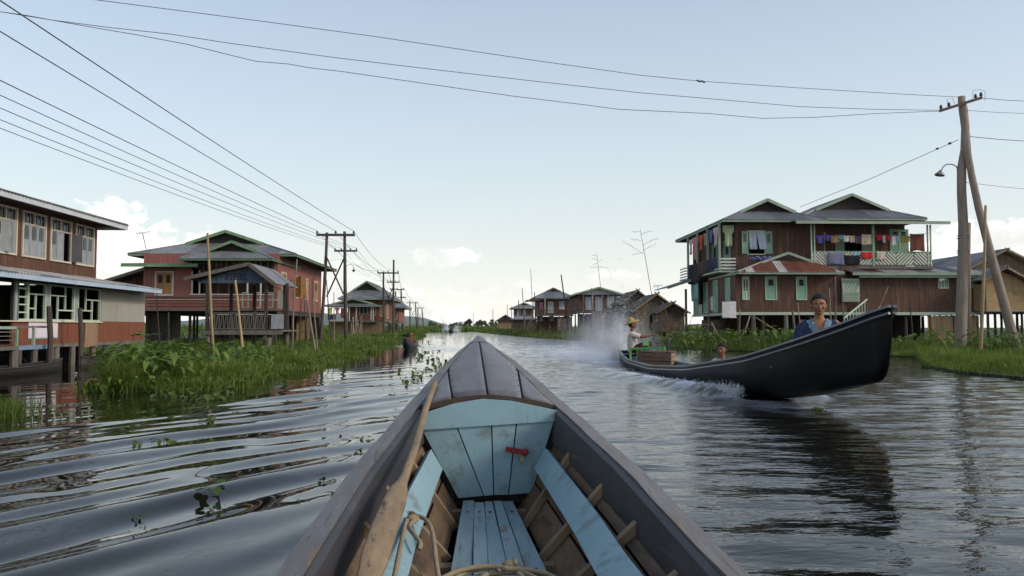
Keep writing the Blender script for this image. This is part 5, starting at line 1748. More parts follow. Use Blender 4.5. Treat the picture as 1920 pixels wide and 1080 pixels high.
# ------------------------------------------------------------------ woven bamboo house at the right edge
def house_bamboo():
 xl = at_y(1846, 540, 39.0).x + .05
 rt = thing("bamboo_house", "tan woven bamboo house with two gables at the right edge", "house", (xl + 3, 42, 0))
 z0 = at_y(1880, 582, 39).z
 pk = at_y(1887, 500, 38.6)
 F = Frame((xl, 39), (xl + 6.5, 39))
 ub = pk.x - xl
 zl = at_y(1850, 521, 39).z
 n = 9
 zt = lambda u: pk.z - .1 - abs(u - ub) * .55
 for i in range(n):
  for j in range(2):
   a, b = F.L * i / n, F.L * (i + 1) / n
   zb, ze_ = (z0, z0 + 1.0) if j == 0 else (z0 + 1.006, None)
   P = F.p
   za = ze_ if ze_ else max(zt(a), z0 + 1.05)
   zc = ze_ if ze_ else max(zt(b), z0 + 1.05)
   MB().hexa([P(a + .004, zb, .012), P(b - .004, zb, .012), P(b - .004, zb, -.02), P(a + .004, zb, -.02), P(a + .004, za, .012), P(b - .004, zc, .012), P(b - .004, zc, -.02), P(a + .004, za, -.02)]).build("mat_panel", "bamboo_mat", rt)
 for i in range(0, n + 1, 3):
  MB().beam(F.p(F.L * i / n, z0, .03), F.p(F.L * i / n, max(zt(F.L * i / n), z0 + 1.05), .03), .05, .03).build("batten", "bamboo_old", rt)
 wall(rt, Frame((xl, 46), (xl, 39)), z0, 3.2, "bamboo_mat", (), .5)
 F2 = Frame((xl + .6, 42.0), (xl + 6.6, 42.0))
 pk2 = at_y(1888, 467, 41.6)
 u2 = pk2.x - F2.a.x
 for i in range(8):
  a, b = F2.L * i / 8, F2.L * (i + 1) / 8
  P = F2.p
  za, zb_ = pk2.z - .12 - abs(a - u2) * .48, pk2.z - .12 - abs(b - u2) * .48
  za, zb_ = max(za, 2.9), max(zb_, 2.9)
  MB().hexa([P(a + .004, 2.5, .012), P(b - .004, 2.5, .012), P(b - .004, 2.5, -.02), P(a + .004, 2.5, -.02), P(a + .004, za, .012), P(b - .004, zb_, .012), P(b - .004, zb_, -.02), P(a + .004, za, -.02)]).build("mat_panel", "bamboo_mat_dark", rt)
 for (pkk, y0, y1, half, drop, m) in ((pk, 38.6, 42.5, (1.2, 3.6), .55, "iron_pale"), (pk2, 41.6, 49.5, (3.0, 3.6), .48, "iron_grey")):
  rb = MB()
  for s, h in ((-1, half[0]), (1, half[1])):
   xa, za = pkk.x + s * h, pkk.z - h * drop
   rb.hexa([(xa, y0, za - .05), (pkk.x, y0, pkk.z - .05), (pkk.x, y1, pkk.z - .05), (xa, y1, za - .05), (xa, y0, za - .01), (pkk.x, y0, pkk.z - .01), (pkk.x, y1, pkk.z - .01), (xa, y1, za - .01)])
  roof = rb.build("roof", "bamboo_old", rt)
  for s, h in ((-1, half[0]), (1, half[1])):
   xa, za = pkk.x + s * h, pkk.z - h * drop
   ln = math.hypot(h, h * drop)
   slope(roof, (xa, y0, za), (xa, y1, za), (-s * h, 0, h * drop), [(0, ln), (y1 - y0, ln)], ["iron_grey", m, "iron_grey"], .8, .13, .016)
   MB().beam((xa, y0 - .03, za - .03), (pkk.x + s * -.12, y0 - .03, pkk.z + .04), .05, .09).build("barge_pole", "bamboo_old", roof)
 stilts(rt, xl + .2, xl + 6.3, 39.2, 45.5, z0, 6, 3, "wood_grey_dark", .07)
 MB().box((xl - .05, 38.95, z0 - .08), (xl + 6.5, 46, z0 - .005)).build("floor_beam", "wood_grey", rt)
 return rt
house_bamboo()
# ------------------------------------------------------------------ houses down the right bank
Yq = 60.0
pk = at_y(1232, 550, Yq)
xa, xb = at_y(1188, 585, Yq).x, at_y(1276, 575, Yq).x
def thatched(label, pkx, pky, Y, half, drop, z0, depth, wallm, roofm, bargem, mats="thatch", name="thatched_hut", open_front=False):
 pk = at_y(pkx, pky, Y)
 rt = thing(name, label, "hut", (pk.x, Y + depth / 2, 0))
 F = Frame((pk.x - half + .35, Y + .3), (pk.x + half - .35, Y + .3))
 n = max(4, int(F.L / .5))
 for i in range(n):
  a, b = F.L * i / n, F.L * (i + 1) / n
  P = F.p
  za, zb_ = [max(pk.z - .1 - abs(u - F.L / 2) * drop, z0 + .2) for u in (a, b)]
  if open_front and .25 < (i + .5) / n < .85:
   zlo = z0 + (za - z0) * .55
   MB().hexa([P(a + .005, zlo, .012), P(b - .005, zlo, .012), P(b - .005, zlo, -.02), P(a + .005, zlo, -.02), P(a + .005, za, .012), P(b - .005, zb_, .012), P(b - .005, zb_, -.02), P(a + .005, za, -.02)]).build("mat_panel", wallm, rt)
   continue
  MB().hexa([P(a + .005, z0, .012), P(b - .005, z0, .012), P(b - .005, z0, -.02), P(a + .005, z0, -.02), P(a + .005, za, .012), P(b - .005, zb_, .012), P(b - .005, zb_, -.02), P(a + .005, za, -.02)]).build("mat_panel", wallm, rt)
 ze = pk.z - half * drop
 for X, (ya, yb) in ((pk.x - half + .35, (Y + depth - .3, Y + .3)), (pk.x + half - .35, (Y + .3, Y + depth - .3))):
  wall(rt, Frame((X, ya), (X, yb)), z0, ze + .15, wallm, (), .4)
 wall(rt, Frame((pk.x + half - .35, Y + depth - .3), (pk.x - half + .35, Y + depth - .3)), z0, ze + .1, wallm, (), .5)
 for s in (-1, 1):
  xe_, n = pk.x + s * half, 9
  # thatch in overlapping courses
  for i in range(n):
   t0, t1 = i / n, (i + 1.35) / n
   t1 = min(t1, 1)
   p0 = V(xe_ + (pk.x - xe_) * t0, 0, ze + (pk.z - ze) * t0 + .03)
   p1 = V(xe_ + (pk.x - xe_) * t1, 0, ze + (pk.z - ze) * t1 - .0)
   th = V(0, 0, .05)
   MB().hexa([V(p0.x, Y, p0.z), V(p1.x, Y, p1.z), V(p1.x, Y + depth, p1.z), V(p0.x, Y + depth, p0.z), V(p0.x, Y, p0.z) + th, V(p1.x, Y, p1.z) + th, V(p1.x, Y + depth, p1.z) + th, V(p0.x, Y + depth, p0.z) + th]).build("thatch_course", roofm, rt)
  MB().beam((xe_, Y - .05, ze), (pk.x - s * .2, Y - .05, pk.z + .13), .08, .10).build("barge_pole", bargem, rt)
 stilts(rt, pk.x - half + .4, pk.x + half - .4, Y + .35, Y + depth - .4, z0, 3, 2, "wood_grey_dark", .07)
 MB().box((pk.x - half + .3, Y + .25, z0 - .07), (pk.x + half - .3, Y + depth - .25, z0 - .004)).build("floor_beam", "wood_grey_dark", rt)
 return rt
thatched("thatched bamboo hut with pale gable poles just behind the spray", 1232, 551, 60.0, 1.95, .72, .75, 5.0, "bamboo_mat_dark", "thatch", "bamboo", open_front=True)
thatched("grey steep-roofed hut between the tall brown house and the thatched hut", 1196, 544, 76.0, 1.75, .80, .7, 7.0, "wood_grey_dark", "thatch", "wood_grey")
thatched("low brown hut at the foot of the mint house's side roof", 1262, 568, 54.0, 1.2, .6, .7, 3.0, "bamboo_mat_dark", "thatch", "bamboo_old")
# tall dark house with a shallow gable
Yh = 86.0
xa, xb = at_y(1084, 580, Yh).x, at_y(1160, 580, Yh).x
rt, FF, _s = small_house("tall dark brown house with a shallow gable roof and three pale shutters", xa, xb, Yh, Yh + 8, at_y(1120, 584, Yh).z, at_y(1120, 553, Yh).z, .75, 0, 'y', "wood_darkred", "iron_grey", "trim_green", 1.4, .02, .25,
                         wins=[(1099, 1109, 558, 580), (1117.5, 1127, 558, 582), (1140, 1150, 557, 575)], winm="white_paint", winp="curtain", eave=.5, gable="shutter_grey")
# lower storey: shaded undercroft boards
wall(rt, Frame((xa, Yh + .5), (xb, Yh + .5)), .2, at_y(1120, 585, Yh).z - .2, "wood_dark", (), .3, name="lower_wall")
for px in (1094, 1111, 1130, 1157):
 x = at_y(px, 570, Yh - .3).x
 MB().beam((x, Yh - .3, .0), (x, Yh - .3, at_y(1120, 553, Yh).z), .1, .1).build("post", "white_paint" if px in (1111, 1136) else "wood_grey", rt)
mb = MB()
wall(rt, Frame((at_y(1113, 590, Yh - 1).x, Yh - 1), (at_y(1134, 590, Yh - 1).x, Yh - 1)), .1, at_y(1120, 584, Yh - 1).z, "wood_grey", (), .25, name="annex_wall")
# house with a hip roof and white balcony door
Yh = 100.0
xa, xb = at_y(1009, 590, Yh).x, at_y(1069, 590, Yh).x
zf = at_y(1040, 590, Yh).z
ze = at_y(1040, 560, Yh).z
rt, FF, _s = small_house("two-storey brown house with a grey hip roof and white balcony door on the right bank", xa, xb, Yh, Yh + 7, zf, ze, 1.35, 2.0, 'y', "wood_darkred", "iron_grey", "wood_grey", 1.4, .02, .25,
                         wins=[(1028, 1037, 566, 586), (1049.5, 1060, 565.5, 579)], winm="white_paint", winp="curtain", eave=.8, gable="wood_dark")
wall(rt, Frame((xa, Yh + .1), (xb, Yh + .1)), .1, zf - .25, "wood_darkred", [Frame((xa, Yh + .1), (xb, Yh + .1)).rect(1009, 1017, 593, 601), Frame((xa, Yh + .1), (xb, Yh + .1)).rect(1031, 1037, 593, 601)], .25, name="lower_wall")
for (a, b) in ((1009.5, 1017), (1031, 1037)):
 window(rt, Frame((xa, Yh + .1), (xb, Yh + .1)), Frame((xa, Yh + .1), (xb, Yh + .1)).rect(a, b, 593, 601), "white_paint", .05, (), (), "curtain")
MB().box((xa - .4, Yh - 1.3, zf - .18), (xb + .3, Yh - .05, zf - .02)).build("balcony_floor", "wood_grey", rt)
posts_rail(rt, (xa - .3, Yh - 1.25, 0), (xb + .2, Yh - 1.25, 0), zf, zf + .55, 0, "wood_grey_dark", slats=22, slat_m="wood_brown")
for px in (1000, 1022, 1044, 1068):
 x = at_y(px, 575, Yh - 1.2).x
 MB().beam((x, Yh - 1.2, zf), (x, Yh - 1.2, ze), .09, .09).build("post", "white_paint" if px == 1022 else "wood_grey_dark", rt)
wall(rt, Frame((at_y(1045, 605, Yh - 1).x, Yh - 1), (at_y(1072, 605, Yh - 1).x, Yh - 1)), .1, zf - .3, "wood_grey", (), .25, name="annex_wall")
lr = MB().box((at_y(987, 564, Yh - 1).x, Yh - 1.6, ze - .28), (xa + .1, Yh + 4, ze - .2)).build("side_roof", "iron_grey", rt)
clothes("cloth", "dark red and white cloth on the balcony of the hip-roofed house", "laundry", at_y(1011, 567, Yh - .8), at_y(1018, 567, Yh - .8), .95, cloth_mat("cloth_far", (.20, .10, .12)), "towel")
# farther small houses
Yh = 140.0
xa, xb = at_y(966, 590, Yh).x, at_y(1000, 590, Yh).x
small_house("small grey house with a shallow hip roof left of the hip-roofed brown house", xa, xb, Yh, Yh + 7, at_y(980, 596, Yh).z, at_y(980, 578, Yh).z, .95, 1.4, 'y', "wood_darkred", "iron_grey", "trim_green", 2, 0, .4, wins=[(970, 975, 581, 592), (981, 985, 581, 590)], winm="white_paint", winp="curtain", eave=.8, skirt="wood_grey_dark")
Yh = 120.0
xa, xb = at_y(962, 605, Yh).x, at_y(1004, 605, Yh).x
small_house("long low grey roof beside the canal below the small hip-roofed house", xa, xb, Yh, Yh + 3, .9, at_y(980, 599, Yh).z, .5, .9, 'x', "wood_grey_dark", "iron_grey", "wood_grey", 2, 0, .4, eave=.4, skirt="wood_grey_dark")
Yh = 155.0
xa, xb = at_y(934, 605, Yh).x, at_y(962, 605, Yh).x
small_house("far hut of grey boards with a pointed gable roof on the right bank", xa, xb, Yh, Yh + 5, .8, at_y(948, 602, Yh).z, 1.15, 0, 'y', "fence_reed", "iron_grey", "wood_grey", 3, 0, .4, eave=.4, gable="wood_grey_dark", name="hut")
# ================================================================== BOATS
mat("deck_sheet", (.155, .142, .150), (.088, .08, .086), 5.0, (1.4, .5, 1), .45, .0022, 34.0, spec=.45, c3=(.10, .075, .06), t3=(.52, .70), s3=5.0, jitter=.10, streak=((.30, .285, .29), (14, .8, 3), 3.0, .58, .5))
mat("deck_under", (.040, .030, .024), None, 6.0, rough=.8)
mat("gunwale_grey", (.18, .162, .152), (.092, .082, .078), 6.0, (3, .45, 3), .52, .004, 30.0, spec=.45, c3=(.20, .14, .09), t3=(.54, .66), s3=6.0, jitter=.05, streak=((.035, .032, .033), (16, .7, 16), 3.0, .55, .75))
mat("gunwale_tar", (.030, .028, .031), (.052, .047, .050), 5.0, (2, .4, 2), .5, .004, 22.0, spec=.4, c3=(.095, .08, .072), t3=(.56, .74), s3=6.0, jitter=0, streak=((.13, .115, .10), (14, .6, 14), 3.2, .60, .55))
mat("blue_paint", (.275, .41, .45), (.22, .34, .38), 4.0, (1, 1, 1), .55, .0015, 18.0, c3=(.17, .22, .22), t3=(.55, .68), s3=7.0, jitter=.10, streak=((.13, .14, .13), (7, 7, 1.0), 4.0, .58, .7))
mat("blue_floor", (.265, .365, .395), (.175, .26, .29), 4.0, (3, .6, 1), .7, .0025, 18.0, c3=(.19, .165, .125), t3=(.54, .66), s3=6.0, jitter=.12, streak=((.10, .12, .12), (14, .6, 4), 3.0, .57, .65))
mat("strake", (.235, .145, .078), (.13, .08, .045), 3.0, (1, .5, 2), .75, .004, 18.0, c3=(.055, .038, .027), t3=(.52, .68), s3=4.0, jitter=.25)
mat("rib_wood", (.255, .175, .105), (.165, .115, .068), 5.0, (1, 1, 1), .8, .003, 20.0, c3=(.11, .078, .05), t3=(.55, .7), s3=7.0, jitter=.2)
mat("paddle_wood", (.30, .215, .125), (.17, .118, .068), 7.0, (3, .8, 3), .72, .004, 25.0, c3=(.065, .045, .03), t3=(.57, .68), s3=10.0, jitter=0)
mat("rope", (.36, .29, .19), (.26, .20, .125), 30.0, rough=.9, bump=.004, bscale=120.0, jitter=.1)
mat("latch_red", (.27, .022, .018), (.16, .02, .016), 12.0, rough=.5, jitter=0)
mat("brass", (.50, .40, .22), (.36, .28, .15), 10.0, rough=.4, metal=.6, jitter=0)
mat("edge_brown", (.085, .058, .04), (.05, .036, .027), 8.0, rough=.8, bump=.003, bscale=40.0)
mat("nail", (.04, .035, .03), None, 6.0, rough=.6)
def own_boat():
 rt = thing("wooden_boat", "own long wooden boat in the foreground with grey bow deck and light blue planks", "boat", (0, 0, 0))
 hw = lambda y: float(interp(y, OB_HW))
 gz = lambda y: float(interp(y, OB_GZ))
 gwid = lambda y: float(interp(y, [(-6.5, .06), (0, .066), (2.5, .066), (3.7, .066), (4.3, .070), (5.2, .052), (6.0, .026), (6.5, .006)]))
 kz = lambda y: float(interp(y, [(-6.5, .1), (-5, -.12), (3.2, -.14), (4.2, -.06), (5.0, .12), (5.8, .45), (6.3, .75), (6.5, .885)]))
 ys = sorted(set(list(np.arange(-6.5, 6.51, .2)) + [6.5, 6.4]))
 rings = []
 for y in ys:
  h, z, k = hw(y), gz(y), kz(y)
  c = .62 if y < 3 else .62 - .3 * min(1, (y - 3) / 3)
  rings.append([V(-h, y, z - .012), V(-h * .97, y, z - .10), V(-h * c, y, k + .04 * min(1, max(0, z - k))), V(0, y, k - .0), V(h * c, y, k + .04 * min(1, max(0, z - k))), V(h * .97, y, z - .10), V(h, y, z - .012)])
 mb = MB().loft(rings, closed=False)
 n = len(rings[0])
 mb.f.append(tuple(range(n)))
 mb.build("hull", "gunwale_tar", rt)
 # gunwale beams and their tarred inner face
 for s in (-1, 1):
  rg, li = [], []
  for y in ys:
   h, z, w = hw(y), gz(y), gwid(y)
   if y > 6.42:
    continue
   # slightly wavy old timber
   j = .0025 * math.sin(7 * y + s) + .002 * math.sin(17 * y)
   rg.append([V(s * (h + .006), y, z + j), V(s * (h - w), y, z + .014 + j), V(s * (h - w * .96), y, z - .028), V(s * (h - .004), y, z - .05)])
   if y < 4.0:
    li.append([V(s * (h - w - .002), y, z + .006), V(s * (h - w - .022), y, z - .004), V(s * (h - w - .034), y, z - .150), V(s * (h - w - .010), y, z - .150)])
  MB().loft(rg).build("gunwale", "gunwale_grey", rt)
  MB().loft(li).build("gunwale_lining", "gunwale_tar", rt)
  MB().tube([(s * (hw(y) + .010), y, gz(y) - .05) for y in ys if y < 6.3], .016, 6).build("rubbing_strake", "gunwale_grey", rt)
 # inner planking: three strakes a side, ribs across them
 fh = lambda y: float(interp(y, [(-6, .10), (-3, .24), (1, .235), (2.64, .168), (3.85, .118), (4.2, .10)]))
 FZ = .175
 def side_pt(y, f, s, off=0.0):
  T = Vector((hw(y) - gwid(y) - .0 + .035, 0, gz(y) - .075))
  B = Vector((fh(y) + .035, 0, .12))
  p = B.lerp(T, f)
  nrm = Vector((-(T.z - B.z), 0, T.x - B.x)).normalized()
  p = p + nrm * off
  return V(s * p.x, y, p.z)
 yy = [y for y in np.arange(-6, 3.96, .15)] + [3.97]
 for s in (-1, 1):
  for k in range(3):
   f0, f1 = k / 3 + .012, (k + 1) / 3 - .012
   o = rnd.uniform(0, .006)
   MB().loft([[side_pt(y, f0, s, o), side_pt(y, f1, s, o), side_pt(y, f1, s, -.015), side_pt(y, f0, s, -.015)] for y in yy]).build("strake", "strake", rt)
  for y in np.arange(3.52, -5.5, -.46):
   w = .016
   y = float(y) + rnd.uniform(-.03, .03)
   # rib: bent timber that follows the side
   rg = [[side_pt(y - w, f, s, .004), side_pt(y + w, f, s, .004), side_pt(y + w, f, s, .032), side_pt(y - w, f, s, .032)] for f in (0, .3, .6, .8, .93)]
   MB().loft(rg).build("rib", "rib_wood", rt)
  # long blue side boards lying on the ribs
  bd = []
  for y in np.arange(-4, 3.9, .2):
   fc = float(interp(y, [(-4, .5), (2.4, .50), (3.9, .60)]))
   L_ = .054 / max(.2, (side_pt(y, 1, 1) - side_pt(y, 0, 1)).length)
   bd.append([side_pt(y, fc - L_, s, .036), side_pt(y, fc + L_, s, .036), side_pt(y, fc + L_, s, .056), side_pt(y, fc - L_, s, .056)])
  b = MB().loft(bd).build("side_board", "blue_paint", rt)
  b["label"] = "light blue side board with scuffed paint"
 # floor planks
 edges = [(-1.0, -1.0), (-.50, -.56), (-.22, -.16), (.25, .18), (.60, .55), (1.0, 1.0)]
 for i in range(5):
  a, b = edges[i], edges[i + 1]
  rg = []
  for y in (-4.5, -2, 0, 1.0, 1.8, 2.4, 3.0, 3.5, 3.84 - .03 * (i % 2)):
   t = min(1, max(0, (y - 2.0) / 1.84))
   g_ = .0020 + .0015 * math.sin(3 * y + i)
   x0 = fh(y) * (a[0] + (a[1] - a[0]) * t) + g_
   x1 = fh(y) * (b[0] + (b[1] - b[0]) * t) - g_
   z = FZ + .004 * math.sin(2.1 * y + i * 2) + (.003 if i % 2 else 0)
   rg.append([V(x0, y, z - .018), V(x1, y, z - .018), V(x1, y, z), V(x0, y, z)])
  p = MB().loft(rg).build("floor_plank", "blue_floor", rt)
 for y in (3.6, 2.75):   # nail heads
  for i in range(5):
   t = min(1, max(0, (y - 2.0) / 1.84))
   xm = fh(y) * ((edges[i][0] + edges[i + 1][0]) / 2 * (1 - t) + (edges[i][1] + edges[i + 1][1]) / 2 * t)
   MB().tube([(xm, y, FZ), (xm, y, FZ + .006)], .006, 6).build("nail", "nail", rt)
 for y in (-3, -1, 1, 2.9, 3.75):
  MB().box((-fh(y) - .05, y - .03, .08), (fh(y) + .05, y + .03, FZ - .022)).build("floor_bearer", "rib_wood", rt)
 # bow deck: dark under-sheet with separate metal sheets on it
 Y0, Y1, YS = 3.95, 6.42, 4.92
 def dk(u, y, o=0.0):
  w = hw(y) - gwid(y)
  t = (y - Y0) / (Y1 - Y0)
  cr = .055 * (1 - t) + .010 * t
  return V(u * w, y, gz(y) + .010 + cr * (1 - abs(u) ** 1.6) + o)
 def panel(fa, fb, ya, yb, m, name, o=.004, th=.006, nu=6, ny=14):
  vs, fs = [], []
  for lay in (o, o - th):
   for j in range(ny + 1):
    y = ya + (yb - ya) * j / ny
    for i in range(nu + 1):
     u = fa(y) + (fb(y) - fa(y)) * i / nu
     vs.append(dk(u, y, lay + .0012 * math.sin(9 * y + 5 * u)))
  N = (nu + 1) * (ny + 1)
  for j in range(ny):
   for i in range(nu):
    q = j * (nu + 1) + i
    fs.append((q, q + 1, q + nu + 2, q + nu + 1))
    fs.append((q + N, q + N + nu + 1, q + N + nu + 2, q + N + 1))
  for i in range(nu):
   fs.append((i, i + N, i + 1 + N, i + 1))
   q = ny * (nu + 1) + i
   fs.append((q, q + 1, q + 1 + N, q + N))
  for j in range(ny):
   q = j * (nu + 1)
   fs.append((q, q + nu + 1, q + nu + 1 + N, q + N))
   q += nu
   fs.append((q, q + N, q + nu + 1 + N, q + nu + 1))
  return MB().add(vs, fs).build(name, m, rt, True)
 panel(lambda y: -1.0, lambda y: 1.0, Y0 + .004, Y1, "deck_under", "deck_base", -.004, .02)
 wd_ = lambda y: hw(y) - gwid(y)
 us = lambda y: 1.0 if y >= YS else min(1.0, (.52 * wd_(Y0) + (wd_(YS) - .52 * wd_(Y0)) * (y - Y0) / (YS - Y0)) / wd_(y))
 g = lambda y: .006 / max(.03, hw(y) - gwid(y))
 YT = 6.02
 for s in (-1, 1):
  panel(lambda y: s * g(y), lambda y: s * (us(y) - g(y)), Y0, YT, "deck_sheet", "deck_sheet")
  panel(lambda y: s * (us(y) + g(y)), lambda y: s * max(us(y) + g(y), 1 - g(y)), Y0, YS - .06, "deck_sheet", "deck_sheet")
 panel(lambda y: -1.0 + g(y), lambda y: 1 - g(y), YT + .012, Y1, "deck_sheet", "deck_cap", .007)
 # wooden edge under the deck's rear lip
 pts = [dk(u, Y0 - .006, -.012) for u in np.linspace(-1, 1, 17)]
 MB().loft([[p + V(0, -.012, .012), p + V(0, .012, .012), p + V(0, .012, -.020), p + V(0, -.012, -.014)] for p in pts]).build("deck_edge", "edge_brown", rt)
 for s in (-1, 1):
  for t in np.linspace(.08, .92, 9):
   y = Y0 + (YS + .8 - Y0) * t
   p = dk(s * min(us(y) - .05, .9), y, .004)
   MB().tube([p, p + V(0, 0, .003)], .004, 6).build("nail", "nail", rt)
 # stem post
 MB().beam((0, 6.40, .78), (0, 6.52, .90), .03, .05).build("stem_head", "gunwale_grey", rt)
 # bulkhead of light blue boards
 c, s_ = math.cos(OB_ROT), math.sin(OB_ROT)
 def ob(px, py, Y):
  p = at_y(px, py, Y) - OB_LOC
  return V(p.x * c + p.y * s_, -p.x * s_ + p.y * c, p.z)
 YB = 3.87
 def poly(pts, name, m, th=.02, back=0.0):
  P = [ob(x, y, YB) + V(0, back, 0) for x, y in pts]
  return MB().prism(list(reversed(P)), (0, th, 0)).build(name, m, rt)
 poly([(786, 806), (792, 775), (850, 757), (905, 748), (960, 752), (1046, 770), (1042, 789)], "bulkhead_rail", "blue_paint", .022, -.012)
 seam = [((790, 809), (858, 934)), ((855, 800), (907, 929.5)), ((921.5, 793), (925.5, 928)), ((969.5, 789), (953, 927.5)), ((1041, 788), (997, 924))]
 for i in range(4):
  a, b = seam[i], seam[i + 1]
  g0 = 1.3
  poly([(a[0][0] + g0, a[0][1] - 4), (b[0][0] - g0, b[0][1] - 4), (b[1][0] - g0 * .6, b[1][1]), (a[1][0] + g0, a[1][1])], "bulkhead_board", "blue_paint", .02, rnd.uniform(-.002, .002))
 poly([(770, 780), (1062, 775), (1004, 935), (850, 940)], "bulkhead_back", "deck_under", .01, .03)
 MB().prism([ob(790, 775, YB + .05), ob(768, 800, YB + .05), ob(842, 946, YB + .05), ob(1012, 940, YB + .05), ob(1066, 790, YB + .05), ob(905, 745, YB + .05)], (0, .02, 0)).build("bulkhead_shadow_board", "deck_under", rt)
 # red hasp and small padlock
 a, b = ob(948, 842, YB - .028), ob(984, 848, YB - .028)
 hp = MB().beam(a, b, .012, .024, up=(0, 0, 1))
 hp.ellipsoid(b, (.020, .008, .018), 12, 8)
 h = hp.build("hasp", "latch_red", rt)
 h["label"] = "red iron hasp on the light blue bulkhead"
 p = ob(978, 860, YB - .03)
 pk = MB().box(p - V(.009, .006, .012), p + V(.009, .006, .010))
 pk.tube([p + V(-.006, 0, .010), p + V(-.006, 0, .022), p + V(0, 0, .028), p + V(.006, 0, .022), p + V(.006, 0, .010)], .0025, 6)
 pk.build("padlock", "brass", rt)
 rt.location = OB_LOC
 rt.rotation_euler = (0, 0, OB_ROT)
 # ---- paddle lying against the left gunwale
 a, b = at_y(817, 716, 4.42), at_y(684, 1112, 1.98)
 d = (b - a)
 L_ = d.length
 e = d / L_
 side = e.cross(V(.45, 0, .9)).normalized()
 nrm = side.cross(e).normalized()
 rg = []
 prof = [(0, .010, .010), (.012, .015, .014), (.05, .0165, .015), (.25, .0155, .0145), (.50, .0155, .0145), (.64, .0160, .0135), (.675, .019, .0125), (.705, .031, .011), (.74, .037, .010), (.84, .040, .009), (.92, .039, .008), (.97, .031, .007), (1.0, .012, .005)]
 for t, w, th in prof:
  wob = .006 * math.sin(9 * t)
  cpt = a + d * t + side * wob
  rg.append([cpt + side * (w * math.cos(k * math.pi / 6)) + nrm * (th * math.sin(k * math.pi / 6)) for k in range(12)])
 pd = MB().loft(rg).build("paddle", "paddle_wood", None, True, origin=b)
 tag(pd, "weathered wooden paddle leaning across the left gunwale of the foreground boat", "paddle")
 # ---- rope tied to the left board, its slack coiled on the floor
 def obw(x, y, z):
  return OB_LOC + V(x * c - y * s_, x * s_ + y * c, z)
 mb = MB()
 def spl(pts, r, n=8):
  P = [Vector(p) for p in pts]
  out = []
  for i in range(len(P) - 1):
   p0, p1, p2, p3 = P[max(i - 1, 0)], P[i], P[i + 1], P[min(i + 2, len(P) - 1)]
   for k in range(n):
    t = k / n
    out.append(.5 * ((2 * p1) + (p2 - p0) * t + (2 * p0 - 5 * p1 + 4 * p2 - p3) * t * t + (3 * p1 - p0 - 3 * p2 + p3) * t ** 3))
  out.append(P[-1])
  mb.tube(out, r, 7)
 g0 = lambda px, py, Y: at_y(px, py, Y)
 spl([g0(735, 1110, 2.05), g0(742, 1070, 2.22), g0(752, 1020, 2.52), g0(762, 978, 2.80), g0(775, 968, 2.86), g0(795, 972, 2.84), g0(808, 990, 2.76), g0(814, 1020, 2.66), g0(818, 1055, 2.60), g0(824, 1090, 2.55)], .008)
 spl([g0(762, 985, 2.79), g0(758, 968, 2.9), g0(772, 962, 2.92), g0(782, 972, 2.84), g0(770, 982, 2.80), g0(768, 990, 2.72), g0(778, 1004, 2.66), g0(788, 1018, 2.62), g0(786, 1030, 2.6)], .008)
 mb.ellipsoid(g0(772, 972, 2.83), (.020, .018, .014), 10, 8)
 fz = .19
 for (cx_, cy_, rx, ry, ph, z_) in ((.005, 2.52, .165, .15, .3, fz), (-.02, 2.50, .15, .165, 1.4, fz + .015), (.06, 2.53, .12, .10, 2.6, fz + .022), (-.06, 2.50, .14, .13, .9, fz + .03)):
  pts = [obw(cx_ + rx * math.cos(ph + t) * (1 + .06 * math.sin(3 * t)), cy_ + ry * math.sin(ph + t), z_ + .006 * math.sin(2 * t + ph)) for t in np.linspace(0, 5.9, 16)]
  spl(pts, .0085, 4)
 kx = obw(.035, 2.685, fz + .022)
 mb.ellipsoid(kx, (.026, .020, .018), 10, 8)
 mb.ellipsoid(kx + V(.018, .004, .008), (.013, .022, .014), 10, 8)
 rp = mb.build("rope", "rope", None, True, origin=obw(0, 2.6, .18))
 tag(rp, "pale rope knotted round the left blue board and coiled on the boat floor", "rope")
 return rt
own_boat()
